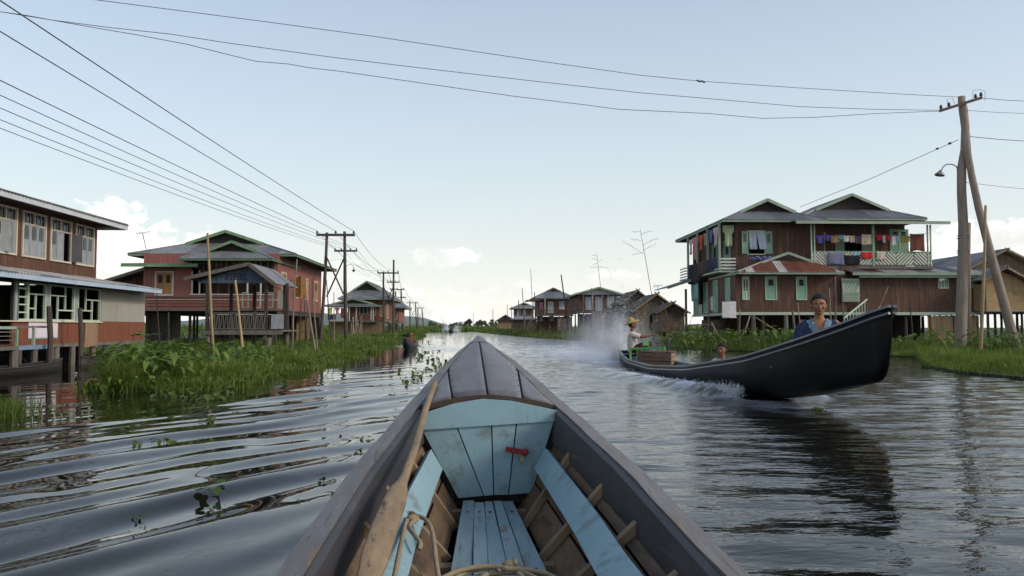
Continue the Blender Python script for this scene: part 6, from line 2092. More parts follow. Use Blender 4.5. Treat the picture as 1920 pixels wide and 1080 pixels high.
def long_boat(label, cx, HB, GZ, KZ, hullm, railm, inm, name="long_boat", floor_off=.10, seats=(), rail_r=.028, deck=None):
 rt = thing(name, label, "boat", (float(cx(14)), 14, 0))
 ORG[rt.name] = V(float(cx(14)), 14, 0)
 ya, yb = HB[0][0], HB[-1][0]
 ys = sorted(set([ya + (yb - ya) * (i / 60) ** 1.25 for i in range(61)] + [q[0] for q in KZ if ya <= q[0] <= yb]))
 from math import pi
 out, inn = [], []
 def sm(tab, y):
  # smooth the table a little
  w = (yb - ya) * .02
  return float((interp(y - w, tab) + 2 * interp(y, tab) + interp(y + w, tab)) / 4)
 for y in ys:
  h, g = (sm(HB, y), sm(GZ, y)) if y > ya + .15 else (float(interp(y, HB)), float(interp(y, GZ)))
  k = min(float(interp(y, KZ)), g - .08)
  xc = float(cx(y))
  sec = []
  for t in np.linspace(0, 1, 7):                 # gunwale -> bottom, rounded bilge
   a = t * pi / 2
   x = h * (1 - .50 * t ** 2.6) if t < .999 else h * .42
   sec.append((x, g + (k - g) * (t ** 1.05)))
  pts = [V(xc - x, y, z) for x, z in sec] + [V(xc, y, k - .012)] + [V(xc + x, y, z) for x, z in reversed(sec)]
  out.append(pts)
  hi = max(h - .03, .004)
  fl = min(max(k + floor_off, k + .05), g - .04)
  inn.append([V(xc - hi, y, g - .004), V(xc - hi * .93, y, (g + fl) / 2), V(xc - hi * .68, y, fl), V(xc + hi * .68, y, fl), V(xc + hi * .93, y, (g + fl) / 2), V(xc + hi, y, g - .004)])
 mb = MB().loft(out, closed=False)
 n = len(out[0])
 mb.f.append(tuple(range(n)))
 mb.f.append(tuple(reversed([(len(out) - 1) * n + i for i in range(n)])))
 mb.build("hull", hullm, rt, True)
 MB().loft(inn, closed=False).build("lining", inm, rt)
 for s in (-1, 1):
  top = [V(float(cx(y)) + s * (max(sm(HB, y), .012) - .006), y, sm(GZ, y) + .012) for y in ys]
  MB().loft([[p + V(-.030, 0, -.008), p + V(.030, 0, -.008), p + V(.026, 0, .018), p + V(-.026, 0, .018)] for p in top]).build("gunwale", railm, rt)
  low = [V(float(cx(y)) + s * (max(sm(HB, y), .012) + .006), y, sm(GZ, y) - .055) for y in ys]
  MB().tube(low, rail_r * .55, 6).build("rubbing_rail", railm, rt)
 for (y, z_) in seats:
  h = sm(HB, y) - .03
  MB().box((float(cx(y)) - h, y - .13, z_ - .025), (float(cx(y)) + h, y + .13, z_)).build("thwart", inm, rt)
 if deck:
  y0, y1 = deck
  d = [y for y in ys if y0 <= y <= y1]
  MB().loft([[V(float(cx(y)) - sm(HB, y) + .03, y, sm(GZ, y) - .05), V(float(cx(y)) + sm(HB, y) - .03, y, sm(GZ, y) - .05), V(float(cx(y)) + sm(HB, y) - .03, y, sm(GZ, y) - .03), V(float(cx(y)) - sm(HB, y) + .03, y, sm(GZ, y) - .03)] for y in d]).build("bow_deck", hullm, rt)
 return rt
mat("rail_sky_sheen", (.19, .20, .225), (.13, .14, .165), 4.0, rough=.35, spec=.5, jitter=0)  # light grey puts the sky's reflection into the rail colour
pb = long_boat("long black motor boat speeding past with its bow raised and three people aboard", pb_cx, PB_HB, PB_GZ, PB_KZ, "hull_black", "rail_sky_sheen", "boat_inside", seats=((10.35, .50), (14.6, .05), (17.2, .05), (21.2, .30)), deck=(8.0, 9.3))
# scratch on the bow
p0, p1 = at_y(1598, 624, 8.62), at_y(1618, 621, 8.46)
# ---- engine crate and the green engine frame at the stern
def crate():
 Yc = 18.6
 cxx = float(pb_cx(Yc))
 x0, x1 = cxx - .30, cxx + .30
 rt = thing("engine_crate", "slatted brown wooden crate in front of the boatman", "crate", (cxx, Yc, .0))
 a = R(-28)
 ce = V(cxx + .02, Yc + .2, 0)
 def T(x, y, z):
  return ce + V(x * math.cos(a) - y * math.sin(a), x * math.sin(a) + y * math.cos(a), z)
 W, D, z0, z1 = .40, .20, .02, .42
 for i in range(4):
  za = z0 + (z1 - z0) * i / 4
  zb = za + (z1 - z0) / 4 - .018
  for (xa, ya, xb, yb_) in ((-W, -D, W, -D), (-W, D, W, D), (-W, -D, -W, D), (W, -D, W, D)):
   A, B = T(xa, ya, (za + zb) / 2), T(xb, yb_, (za + zb) / 2)
   MB().beam(A, B, .018, zb - za).build("slat", "crate_wood" if abs(xa - xb) > .1 else "crate_post", rt)
 for sx in (-1, 1):
  for sy in (-1, 1):
   MB().beam(T(sx * (W - .02), sy * (D - .02), z0), T(sx * (W - .02), sy * (D - .02), z1), .035, .035).build("corner_post", "crate_post", rt)
 MB().hexa([T(-W - .02, -D - .02, z1 + .002), T(W + .02, -D - .02, z1 + .002), T(W + .02, D + .02, z1 + .002), T(-W - .02, D + .02, z1 + .002), T(-W - .02, -D - .02, z1 + .02), T(W + .02, -D - .02, z1 + .02), T(W + .02, D + .02, z1 + .02), T(-W - .02, D + .02, z1 + .02)]).build("lid", "crate_wood", rt)
 return rt
crate()
def engine():
 Yc = 20.1
 cxx = float(pb_cx(Yc))
 rt = thing("boat_engine", "green boat engine frame with a long tiller beside the boatman", "engine", (cxx, Yc, 0))
 for (a, b) in ((( -.35, 0, .02), (-.35, 0, .46)), ((-.35, 0, .46), (.42, -.5, .50)), ((.42, -.5, .50), (.42, -.5, .05)), ((-.1, .35, .02), (-.1, .35, .46)), ((-.35, 0, .46), (-.1, .35, .46))):
  MB().beam(V(cxx, Yc, 0) + V(*a), V(cxx, Yc, 0) + V(*b), .05, .05).build("frame_bar", "green_metal", rt)
 mb = MB().ellipsoid((cxx + .1, Yc + .15, .36), (.20, .26, .17), 14, 10)
 mb.tube([(cxx + .1, Yc + .1, .4), (cxx + .1, Yc + .1, .62)], .05, 10)
 mb.build("engine_block", "hull_rail", rt, True)
 MB().box((cxx - .02, Yc + .02, .54), (cxx + .12, Yc + .14, .64)).build("fuel_tank", "green_metal", rt)
 MB().tube([(cxx + .3, Yc - .2, .45), (cxx + .42, Yc + .1, .66), (cxx + .50, Yc + .55, .74), (cxx + .52, Yc + .75, .74)], .014, 8).build("tiller", "hull_rail", rt, True)
 MB().tube([(cxx + .45, Yc - .6, .3), (cxx + .46, Yc - .62, .60), (cxx + .48, Yc - .64, .74)], [.03, .035, .05], 8).build("exhaust", "pole_wood_dark", rt, True)
 return rt
engine()
# green and tan bundles lying amidships
for i, (px, py, Y, r, m, nm, lb) in enumerate(((1270, 677, 17.0, (.22, .3, .09), "green_metal", "bundle", "green sheeting bundle lying amidships in the black boat"), (1292, 679, 16.2, (.2, .22, .08), "crate_post", "sack", "tan sack lying amidships in the black boat"))):
 p = at_y(px, py, Y)
 mb = MB()
 for k in range(5):
  mb.ellipsoid((float(pb_cx(Y)) + rnd.uniform(-.15, .15), Y + rnd.uniform(-.25, .25), .06 + rnd.uniform(-.02, .04)), tuple(x * rnd.uniform(.6, .9) for x in r), 10, 7, Matrix.Rotation(rnd.uniform(0, 3), 3, 'Z'))
 tag(mb.build(nm, m, None, True, origin=(float(pb_cx(Y)), Y, 0)), lb, nm)
# ================================================================== PEOPLE
def remeshed(mb, name, m, parent, voxel, smooth_it=4):
 o = mb.build(name, m, parent, True)
 r = o.modifiers.new("skin", 'REMESH')
 r.mode = 'VOXEL'
 r.voxel_size = voxel
 r.use_smooth_shade = True
 s = o.modifiers.new("soften", 'SMOOTH')
 s.factor = .5
 s.iterations = smooth_it
 return o
def limb(mb, pts, rad, n=12):
 """tapered limb with rounded ends"""
 mb.tube(pts, rad, n)
 mb.ellipsoid(pts[0], (rad[0],) * 3, n, 8)
 mb.ellipsoid(pts[-1], (rad[-1],) * 3, n, 8)
 for p, r in zip(pts[1:-1], rad[1:-1]):
  mb.ellipsoid(p, (r,) * 3, n, 8)
def hand(mb, w, dirv, up, sgn, curl=.6, sc=1.0):
 """palm with four unequal bent fingers and a thumb from its side"""
 w, d, u = Vector(w), Vector(dirv).normalized(), Vector(up).normalized()
 s = d.cross(u).normalized() * sgn
 u = s.cross(d).normalized() * sgn
 M = Matrix((s, d, u)).transposed()
 mb.ellipsoid(w + d * .045 * sc, (.040 * sc, .052 * sc, .017 * sc), 12, 8, M)
 for i, ln in enumerate((.070, .080, .075, .058)):
  b = w + d * .085 * sc + s * (.030 - .020 * i) * sc
  p1 = b + (d * math.cos(curl * .5) - u * math.sin(curl * .5)) * ln * .45 * sc
  p2 = p1 + (d * math.cos(curl * 1.4) - u * math.sin(curl * 1.4)) * ln * .33 * sc
  p3 = p2 + (d * math.cos(curl * 2.2) - u * math.sin(curl * 2.2)) * ln * .25 * sc
  limb(mb, [b, p1, p2, p3], [.0100 * sc, .0095 * sc, .009 * sc, .008 * sc], 8)
 b = w + d * .025 * sc + s * .036 * sc
 p1 = b + (s * .75 + d * .55 - u * .2).normalized() * .038 * sc
 p2 = p1 + (s * .25 + d * .85 - u * .45).normalized() * .030 * sc
 limb(mb, [b, p1, p2], [.0125 * sc, .011 * sc, .009 * sc], 8)
def head(mb, c, sc=1.0):
 """skull, jaw, nose, brows, cheeks, ears, mouth ridge; faces -Y"""
 c = Vector(c)
 E = lambda dx, dy, dz, rx, ry, rz: mb.ellipsoid(c + V(dx, dy, dz) * sc, (rx * sc, ry * sc, rz * sc), 14, 10)
 E(0, .012, .030, .076, .094, .090)
 E(0, -.020, -.035, .062, .070, .078)
 E(0, -.050, -.088, .030, .030, .024)
 E(0, -.098, -.022, .0125, .018, .026)
 E(0, -.106, -.036, .017, .013, .011)
 for s in (-1, 1):
  E(s * .040, -.066, -.030, .026, .022, .024)
  E(s * .030, -.080, .018, .026, .012, .010)
  E(s * .076, .006, -.010, .010, .018, .030)
 E(0, -.084, -.062, .024, .014, .012)
def face(root, c, sc, skin_lip="lips", brow="hair", powder=None):
 c = Vector(c)
 for s in (-1, 1):
  MB().ellipsoid(c + V(s * .030, -.083, .0025) * sc, (.0125 * sc, .007 * sc, .0042 * sc), 10, 6).build("eye", "eye_white", root, True)
  MB().ellipsoid(c + V(s * .030, -.0885, .002) * sc, (.0058 * sc, .004 * sc, .0044 * sc), 10, 6).build("iris", "hair", root, True)
  MB().tube([c + V(s * .016, -.0895, .021) * sc, c + V(s * .031, -.0905, .026) * sc, c + V(s * .047, -.080, .022) * sc], [.0030 * sc, .0038 * sc, .0022 * sc], 6).build("eyebrow", brow, root, True)
  if powder:
   MB().ellipsoid(c + V(s * .043, -.0655, -.034) * sc, (.019 * sc, .017 * sc, .019 * sc), 12, 8).build("face_powder", powder, root, True)
 MB().ellipsoid(c + V(0, -.0945, -.0585) * sc, (.021 * sc, .006 * sc, .0042 * sc), 10, 6).build("mouth", skin_lip, root, True)
 MB().ellipsoid(c + V(0, -.0935, -.0665) * sc, (.017 * sc, .006 * sc, .0048 * sc), 10, 6).build("lower_lip", skin_lip, root, True)
def hair_cap(root, c, sc, line=.055, m="hair", bun=True, thick=1.07):
 c = Vector(c)
 nu, nv = 56, 40
 vs, fs = [], []
 for j in range(nv + 1):
  th = math.pi * j / nv
  for i in range(nu):
   ph = 2 * math.pi * i / nu
   vs.append(V(.082 * thick * math.sin(th) * math.cos(ph), .014 + .098 * thick * math.sin(th) * math.sin(ph), .028 + .094 * thick * math.cos(th)))
 for j in range(nv):
  for i in range(nu):
   i2 = (i + 1) % nu
   q = (j * nu + i, (j + 1) * nu + i, (j + 1) * nu + i2, j * nu + i2)
   m_ = sum((vs[k] for k in q), V(0, 0, 0)) / 4
   front = m_.y < -.012 and m_.z < line + .028 * (1 - min(1, (m_.x / .075) ** 2)) + .0
   side = abs(m_.x) > .05 and m_.z < .004 and m_.y < -.004
   low = m_.z < -.06
   if not (front or side or low):
    fs.append(q)
 mb = MB().add([c + v * sc for v in vs], fs)
 if bun:
  mb.ellipsoid(c + V(0, .115, .02) * sc, (.042 * sc, .036 * sc, .042 * sc), 12, 8)
 o = mb.build("hair", m, root, True)
 md = o.modifiers.new("thick", 'SOLIDIFY')
 md.thickness = .006
 return o
def baked(o):
 """apply the modifiers"""
 bpy.context.view_layer.update()
 me = bpy.data.meshes.new_from_object(o.evaluated_get(bpy.context.evaluated_depsgraph_get()))
 o.modifiers.clear()
 o.data = me
 return me
def shirt(root, rings, m, vneck, pale=None, name="blouse", n=24, sleeves=(), voxel=.008, neck=None):
 """cloth grown round the torso and upper arms, then cut open at the neck (a V at the front)"""
 mb = MB()
 O = ORG[root.name]
 mb.loft([[V(rx * math.cos(2 * math.pi * k / n), cy + ry * math.sin(2 * math.pi * k / n), z) + O for k in range(n)] for z, rx, ry, cy in rings])
 for pts, rad in sleeves:
  P = [Vector(p) + O for p in pts]
  mb.tube(P, rad, 14)
  mb.ellipsoid(P[0], (rad[0],) * 3, 14, 8)
  for p, r in zip(P[1:-1], rad[1:-1]):
   mb.ellipsoid(p, (r,) * 3, 14, 8)
 g = remeshed(mb, name, m, root, voxel, 6)
 me = baked(g)
 co = np.empty(len(me.vertices) * 3)
 me.vertices.foreach_get("co", co)
 co = co.reshape(-1, 3)
 vs = [Vector(c) for c in co]
 fs, pf = [], []
 top = rings[-1][0] - .012
 for p in me.polygons:
  c = p.center
  w = max(0, (c.z - vneck[0]) * vneck[1]) if vneck else 0
  if vneck and c.y < .01 and abs(c.x) < w:
   continue
  if c.z > top and abs(c.x) < .09:
   continue
  fs.append(tuple(p.vertices))
  if pale and c.y < -.02 and abs(c.x) < w + pale[0] and c.z > vneck[0] - pale[1]:
   pf.append(tuple(p.vertices))
 nr = [v.normal.copy() for v in me.vertices]
 m2 = bpy.data.meshes.new(name)
 m2.from_pydata(vs, [], fs)
 m2.materials.append(MATS[m])
 m2.polygons.foreach_set("use_smooth", [True] * len(fs))
 g.data = m2
 if pf:
  used = sorted(set(i for f in pf for i in f))
  ix = {a_: b_ for b_, a_ in enumerate(used)}
  MB().add([vs[i] + O + nr[i] * .004 for i in used], [tuple(ix[i] for i in f) for f in pf]).build("embroidery", "blouse_pale", g, True)
  rr = random.Random(3)
  for t in range(14):
   i = rr.choice(used)
   MB().ellipsoid(vs[i] + O + nr[i] * .006, (.0075, .004, .0065), 8, 6).build("bead", "bead", g, True)
 return g
def woman():
 rt = thing("person", "woman in a navy blouse with pale embroidery sitting in the bow of the black boat", "person", (0, 0, 0))
 b = MB()
 # torso rings
 b.loft([[V(rx * math.cos(a), cy + ry * math.sin(a), z) for a in np.linspace(0, 2 * math.pi, 17)[:-1]] for z, rx, ry, cy in ((-.02, .12, .10, .01), (.06, .172, .125, .01), (.20, .150, .108, 0), (.32, .155, .112, -.005), (.44, .172, .108, 0), (.53, .175, .082, .01), (.58, .11, .064, .012), (.60, .062, .056, .012))])
 limb(b, [(0, .012, .56), (0, .0, .62), (0, -.005, .66)], [.064, .055, .052])
 head(b, (0, -.012, .765), 1.10)
 for s in (-1, 1):
  limb(b, [(s * .18, .012, .525), (s * .225, .0, .38), (s * .245, -.03, .26)], [.058, .050, .042])
  limb(b, [(s * .10, 0, .06), (s * .17, -.20, .07), (s * .20, -.36, .05)], [.085, .078, .060])
  limb(b, [(s * .20, -.36, .04), (s * .12, -.20, -.02), (s * .06, -.02, -.03)], [.055, .045, .038])
 limb(b, [(-.245, -.03, .26), (-.20, -.16, .21), (-.13, -.25, .215)], [.042, .036, .028])
 limb(b, [(.245, -.03, .26), (.17, -.16, .25), (.085, -.25, .275)], [.042, .036, .028])
 hand(b, (-.13, -.25, .215), (.85, -.35, .05), (0, -.2, 1), 1, .7)
 hand(b, (.085, -.25, .275), (-.75, -.45, -.15), (0, -.3, 1), -1, .8)
 remeshed(b, "body", "skin", rt, .0065, 5)
 c = V(0, -.012, .765)
 face(rt, c, 1.10, powder="face_powder")
 hair_cap(rt, c, 1.10, line=.048, thick=1.05)
 shirt(rt, [(-.06, .20, .150, .01), (.06, .195, .146, .01), (.14, .185, .138, .0), (.22, .178, .134, 0), (.32, .182, .136, -.004), (.40, .190, .134, -.003), (.46, .196, .124, .002), (.52, .196, .106, .008), (.56, .150, .088, .012), (.59, .105, .076, .014), (.605, .080, .070, .014)], "blouse_navy", (.395, .42), (.075, .20),
          sleeves=[([(s * .165, .012, .515), (s * .205, .006, .46), (s * .232, -.004, .385), (s * .25, -.02, .30)], [.070, .074, .074, .070]) for s in (-1, 1)])
 # wrapped skirt over the folded legs
 k = MB()
 limb(k, [(-.10, .02, .05), (-.18, -.20, .06), (-.20, -.38, .04)], [.115, .10, .075])
 limb(k, [(.10, .02, .05), (.18, -.20, .06), (.20, -.38, .04)], [.115, .10, .075])
 k.ellipsoid((0, .02, .04), (.20, .16, .10))
 k.ellipsoid((0, -.2, .02), (.2, .2, .06))
 remeshed(k, "skirt", "longyi_maroon", rt, .012, 6)
 rt.location = (4.275, 10.02, .50)
 rt.scale = (1.05, 1.05, 1.03)
 rt.rotation_euler = (0, 0, R(-17))
 # paper in her hands
 pp = MB().hexa([(-.075, -.38, .235), (.045, -.41, .275), (.045, -.37, .295), (-.075, -.34, .255), (-.075, -.38, .238), (.045, -.41, .278), (.045, -.37, .298), (-.075, -.34, .258)])
 M = Matrix.Translation(rt.location) @ Matrix.Rotation(R(-17), 4, 'Z')
 pp.v = [tuple(M @ Vector(v)) for v in pp.v]
 tag(pp.build("paper", "bead", None, origin=M @ V(0, -.38, .26)), "small white paper held in the hands of the woman in the bow", "paper")
 return rt
woman()
def boatman():
 rt = thing("person", "boatman in a straw hat, cream shirt and maroon longyi steering at the stern", "person", (0, 0, 0))
 b = MB()
 b.loft([[V(rx * math.cos(a), cy + ry * math.sin(a), z) for a in np.linspace(0, 2 * math.pi, 17)[:-1]] for z, rx, ry, cy in ((-.02, .11, .09, .03), (.06, .165, .115, .03), (.20, .145, .105, .02), (.34, .165, .108, .0), (.44, .178, .100, -.01), (.50, .165, .075, -.015), (.545, .09, .06, -.018), (.57, .055, .052, -.02))])
 limb(b, [(0, -.02, .53), (0, -.04, .60), (0, -.05, .66)], [.060, .052, .050])
 head(b, (0, -.065, .745), 1.02)
 for s in (-1, 1):
  limb(b, [(s * .17, -.01, .485), (s * .20, -.16, .415), (s * .19, -.29, .39)], [.056, .047, .040])
  limb(b, [(s * .19, -.29, .39), (s * .165, -.42, .395), (s * .13, -.53, .40)], [.040, .034, .026])
  hand(b, (s * .13, -.53, .40), (-s * .25, -1, 0), (0, 0, 1), -s, .9)
  limb(b, [(s * .09, .02, .06), (s * .14, -.20, .15), (s * .15, -.40, .17)], [.082, .072, .058])
  limb(b, [(s * .15, -.40, .17), (s * .14, -.40, -.05), (s * .13, -.37, -.24)], [.056, .048, .034])
  limb(b, [(s * .13, -.36, -.27), (s * .135, -.46, -.285), (s * .14, -.52, -.29)], [.036, .032, .022])
 remeshed(b, "body", "skin_man", rt, .008, 5)
 c = V(0, -.065, .745)
 face(rt, c, 1.02)
 hair_cap(rt, c, 1.02, line=.05, bun=False, thick=1.04)
 shirt(rt, [(-.02, .185, .140, .03), (.10, .182, .138, .03), (.20, .175, .132, .02), (.30, .182, .132, .008), (.38, .192, .128, .0), (.44, .197, .120, -.006), (.48, .192, .108, -.010), (.515, .165, .090, -.014), (.535, .125, .078, -.018), (.555, .085, .068, -.02), (.572, .072, .064, -.022)], "shirt_cream", None, None, "shirt",
          sleeves=[([(s * .155, -.005, .50), (s * .185, -.06, .468), (s * .20, -.15, .425), (s * .203, -.22, .40)], [.068, .074, .070, .066]) for s in (-1, 1)])
 k = MB()
 for s in (-1, 1):
  limb(k, [(s * .085, .03, .05), (s * .13, -.20, .145), (s * .145, -.41, .165)], [.115, .10, .082])
  limb(k, [(s * .145, -.41, .165), (s * .14, -.40, -.02), (s * .13, -.38, -.16)], [.080, .078, .080])
 k.ellipsoid((0, .03, .02), (.19, .15, .11))
 k.ellipsoid((0, -.22, .11), (.14, .24, .07))
 k.ellipsoid((0, -.39, .02), (.15, .06, .16))
 remeshed(k, "longyi", "longyi_maroon", rt, .012, 6)
 # woven straw hat
 prof = [(.0, .205), (.02, .203), (.048, .188), (.070, .14), (.086, .085), (.100, .072), (.150, .058), (.195, .048), (.19, .060), (.14, .070), (.09, .084), (.082, .094), (.066, .092)]
 prof = [(.012, .175), (.030, .165), (.095, .135), (.125, .080), (.190, .062), (.202, .055), (.198, .052)]
 h = V(0, -.055, .79)
 nn = 28
 rings = []
 tilt = Matrix.Rotation(R(-10), 3, 'X')
 for r, z in ((.005, .145), (.030, .140), (.058, .115), (.078, .060), (.095, .040), (.135, .020), (.175, .000), (.176, -.006), (.135, .012), (.092, .030), (.074, .050), (.050, .105), (.005, .13)):
  rings.append([h + tilt @ V(1.28 * r * math.cos(2 * math.pi * k_ / nn), 1.28 * r * math.sin(2 * math.pi * k_ / nn), z * 1.05) for k_ in range(nn)])
 MB().loft(rings).build("hat", "straw", rt, True)
 rt.location = (3.97, 20.9, .33)
 rt.rotation_euler = (R(-9), 0, R(76))
 return rt
boatman()
def passenger():
 rt = thing("person", "passenger sitting low amidships in the black boat with only head and shoulders showing", "person", (0, 0, 0))
 b = MB()
 b.loft([[V(rx * math.cos(a), cy + ry * math.sin(a), z) for a in np.linspace(0, 2 * math.pi, 17)[:-1]] for z, rx, ry, cy in ((-.02, .11, .09, .03), (.06, .155, .115, .03), (.20, .135, .10, .02), (.32, .145, .10, .0), (.40, .150, .09, -.01), (.45, .14, .07, -.01), (.48, .08, .055, -.012), (.50, .05, .048, -.015))])
 limb(b, [(0, -.01, .47), (0, -.02, .53), (0, -.025, .57)], [.052, .046, .045])
 head(b, (0, -.035, .645), .96)
 for s in (-1, 1):
  limb(b, [(s * .145, 0, .425), (s * .18, -.03, .30), (s * .19, -.07, .20)], [.048, .042, .036])
  limb(b, [(s * .19, -.07, .20), (s * .15, -.20, .17), (s * .10, -.28, .17)], [.036, .03, .025])
  hand(b, (s * .10, -.28, .17), (-s * .4, -1, 0), (0, 0, 1), -s, .6, .9)
  limb(b, [(s * .08, 0, .06), (s * .10, -.25, .10), (s * .11, -.42, .06)], [.075, .062, .05])
  limb(b, [(s * .11, -.42, .06), (s * .10, -.60, .0), (s * .10, -.78, -.02)], [.05, .042, .032])
 remeshed(b, "body", "skin_man", rt, .008, 5)
 c = V(0, -.035, .645)
 face(rt, c, .96)
 hair_cap(rt, c, .97, line=.044, bun=True, thick=1.04)
 shirt(rt, [(-.02, .175, .135, .03), (.10, .168, .130, .03), (.20, .160, .122, .02), (.30, .164, .120, .004), (.36, .168, .114, -.004), (.40, .166, .104, -.008), (.435, .150, .088, -.01), (.46, .115, .076, -.012), (.482, .08, .064, -.014), (.497, .065, .058, -.015)], "shirt_cream", None, None, "shirt",
          sleeves=[([(s * .130, 0, .44), (s * .155, -.005, .40), (s * .178, -.02, .32)], [.058, .064, .062]) for s in (-1, 1)])
 k = MB()
 for s in (-1, 1):
  limb(k, [(s * .075, .03, .05), (s * .10, -.25, .10), (s * .11, -.43, .07)], [.10, .085, .07])
  limb(k, [(s * .11, -.43, .07), (s * .10, -.60, .02), (s * .10, -.70, .0)], [.07, .062, .06])
 k.ellipsoid((0, .03, .02), (.17, .14, .09))
 remeshed(k, "longyi", "longyi_maroon", rt, .014, 6)
 rt.location = (float(pb_cx(13.8)) + .06, 13.8, -.03)
 rt.rotation_euler = (0, 0, R(-38))
 return rt
passenger()
# ---- spray thrown up behind the stern: droplets, one mass of stuff
def droplets(name, label, n, sampler, size, m="foam"):
 P = sampler(n)
 n = len(P)
 rr = np.random.default_rng(5)
 s = size * np.exp(rr.normal(0, .55, n))
 base = np.array([[1, 0, -.7], [-.5, .87, -.7], [-.5, -.87, -.7], [0, 0, 1.1]])
 ang = rr.random(n) * 6.28
 ca, sa = np.cos(ang), np.sin(ang)
 B = np.repeat(base[None], n, 0) * s[:, None, None]
 x = B[..., 0] * ca[:, None] - B[..., 1] * sa[:, None]
 y = B[..., 0] * sa[:, None] + B[..., 1] * ca[:, None]
 vs = np.stack([x, y, B[..., 2]], -1) + P[:, None, :]
 vs = vs.reshape(-1, 3)
 f = (np.array([[0, 1, 2], [0, 3, 1], [1, 3, 2], [2, 3, 0]])[None] + 4 * np.arange(n)[:, None, None]).reshape(-1, 3)
 me = bpy.data.meshes.new(name)
 me.from_pydata(vs.tolist(), [], f.tolist())
 me.materials.append(MATS[m])
 o = bpy.data.objects.new(name, me)
 COL.objects.link(o)
 tag(o, label, "spray", kind="stuff")
 return o
def plume(n):
 rr = np.random.default_rng(2)
 # fan of jets from the propeller, falling back under gravity; the boat has moved on, so the fan trails astern
 out = []
 while len(out) < n:
  k = rr.random()
  t = rr.random() ** .8 * .95
  az_ = rr.normal(math.pi / 2, .55)
  v = rr.gamma(3.0, .56)
  el_ = abs(rr.normal(1.05, .28))
  vx, vy, vz = v * math.cos(el_) * math.cos(az_) * 1.0 + .22, v * math.cos(el_) * abs(math.sin(az_)), v * math.sin(el_) * 1.55
  p = (3.95 + vx * t + rr.normal(0, .09), 22.9 + vy * t + rr.normal(0, .15) + .8 * t, vz * t - 4.9 * t * t + .03)
  if p[2] > 0:
   out.append(p)
 return np.array(out)
def bow_splash(n):
 rr = np.random.default_rng(4)
 y = 11.0 + rr.gamma(1.6, 1.3, n)
 d = np.interp(y, *zip(*PB_HB)) + .06 + .10 * (y - 10.9) ** .9 + rr.normal(0, .06, n) * (1 + .2 * (y - 11))
 zz = np.abs(rr.normal(0, .05, n)) * np.exp(-(y - 11) / 5) + .02 + .10 * np.exp(-(y - 11) / 3.5) * rr.random(n)
 return np.stack([pb_cx(y) - d, y, zz], -1)
droplets("spray", "white spray fanning up behind the stern of the black boat", 70000, plume, .0034)
droplets("spray", "low white splash along the bow wave of the black boat", 12000, bow_splash, .0045)
# fine mist hanging in the spray
mm = bpy.data.materials.new("mist")
mm.use_nodes = True
nt = mm.node_tree
nt.nodes.clear()
pv = nt.nodes.new("ShaderNodeVolumePrincipled")
pv.inputs["Color"].default_value = (.96, .97, 1, 1)
pv.inputs["Anisotropy"].default_value = .2
tcn = nt.nodes.new("ShaderNodeTexCoord")
nz = nt.nodes.new("ShaderNodeTexNoise")
nz.inputs["Scale"].default_value = 2.6
nz.inputs["Detail"].default_value = 4.0
nt.links.new(tcn.outputs["Object"], nz.inputs["Vector"])
ln = nt.nodes.new("ShaderNodeVectorMath")
ln.operation = 'LENGTH'
dv_ = nt.nodes.new("ShaderNodeVectorMath")
dv_.operation = 'DIVIDE'
dv_.inputs[1].default_value = (1.9, 1.7, 1.75)
nt.links.new(tcn.outputs["Object"], dv_.inputs[0])
nt.links.new(dv_.outputs[0], ln.inputs[0])
def vm(op, a_, b_, clamp=False):
 q_ = nt.nodes.new("ShaderNodeMath")
 q_.operation = op
 q_.use_clamp = clamp
 for i_, x_ in enumerate((a_, b_)):
  if isinstance(x_, float):
   q_.inputs[i_].default_value = x_
  else:
   nt.links.new(x_, q_.inputs[i_])
 return q_.outputs[0]
fall = vm('POWER', vm('SUBTRACT', 1.0, ln.outputs["Value"], True), 1.6)
dens = vm('MULTIPLY', fall, vm('MULTIPLY', vm('SUBTRACT', nz.outputs["Fac"], .34, True), 9.0))
nt.links.new(dens, pv.inputs["Density"])
om = nt.nodes.new("ShaderNodeOutputMaterial")
nt.links.new(pv.outputs[0], om.inputs["Volume"])
MATS["mist"] = mm
mc = V(3.85, 24.5, .05)
mb = MB().ellipsoid(mc, (1.9, 1.7, 1.75), 20, 14)
tag(mb.build("mist", "mist", None, origin=mc), "soft white mist of fine spray behind the boatman", "mist", kind="stuff")
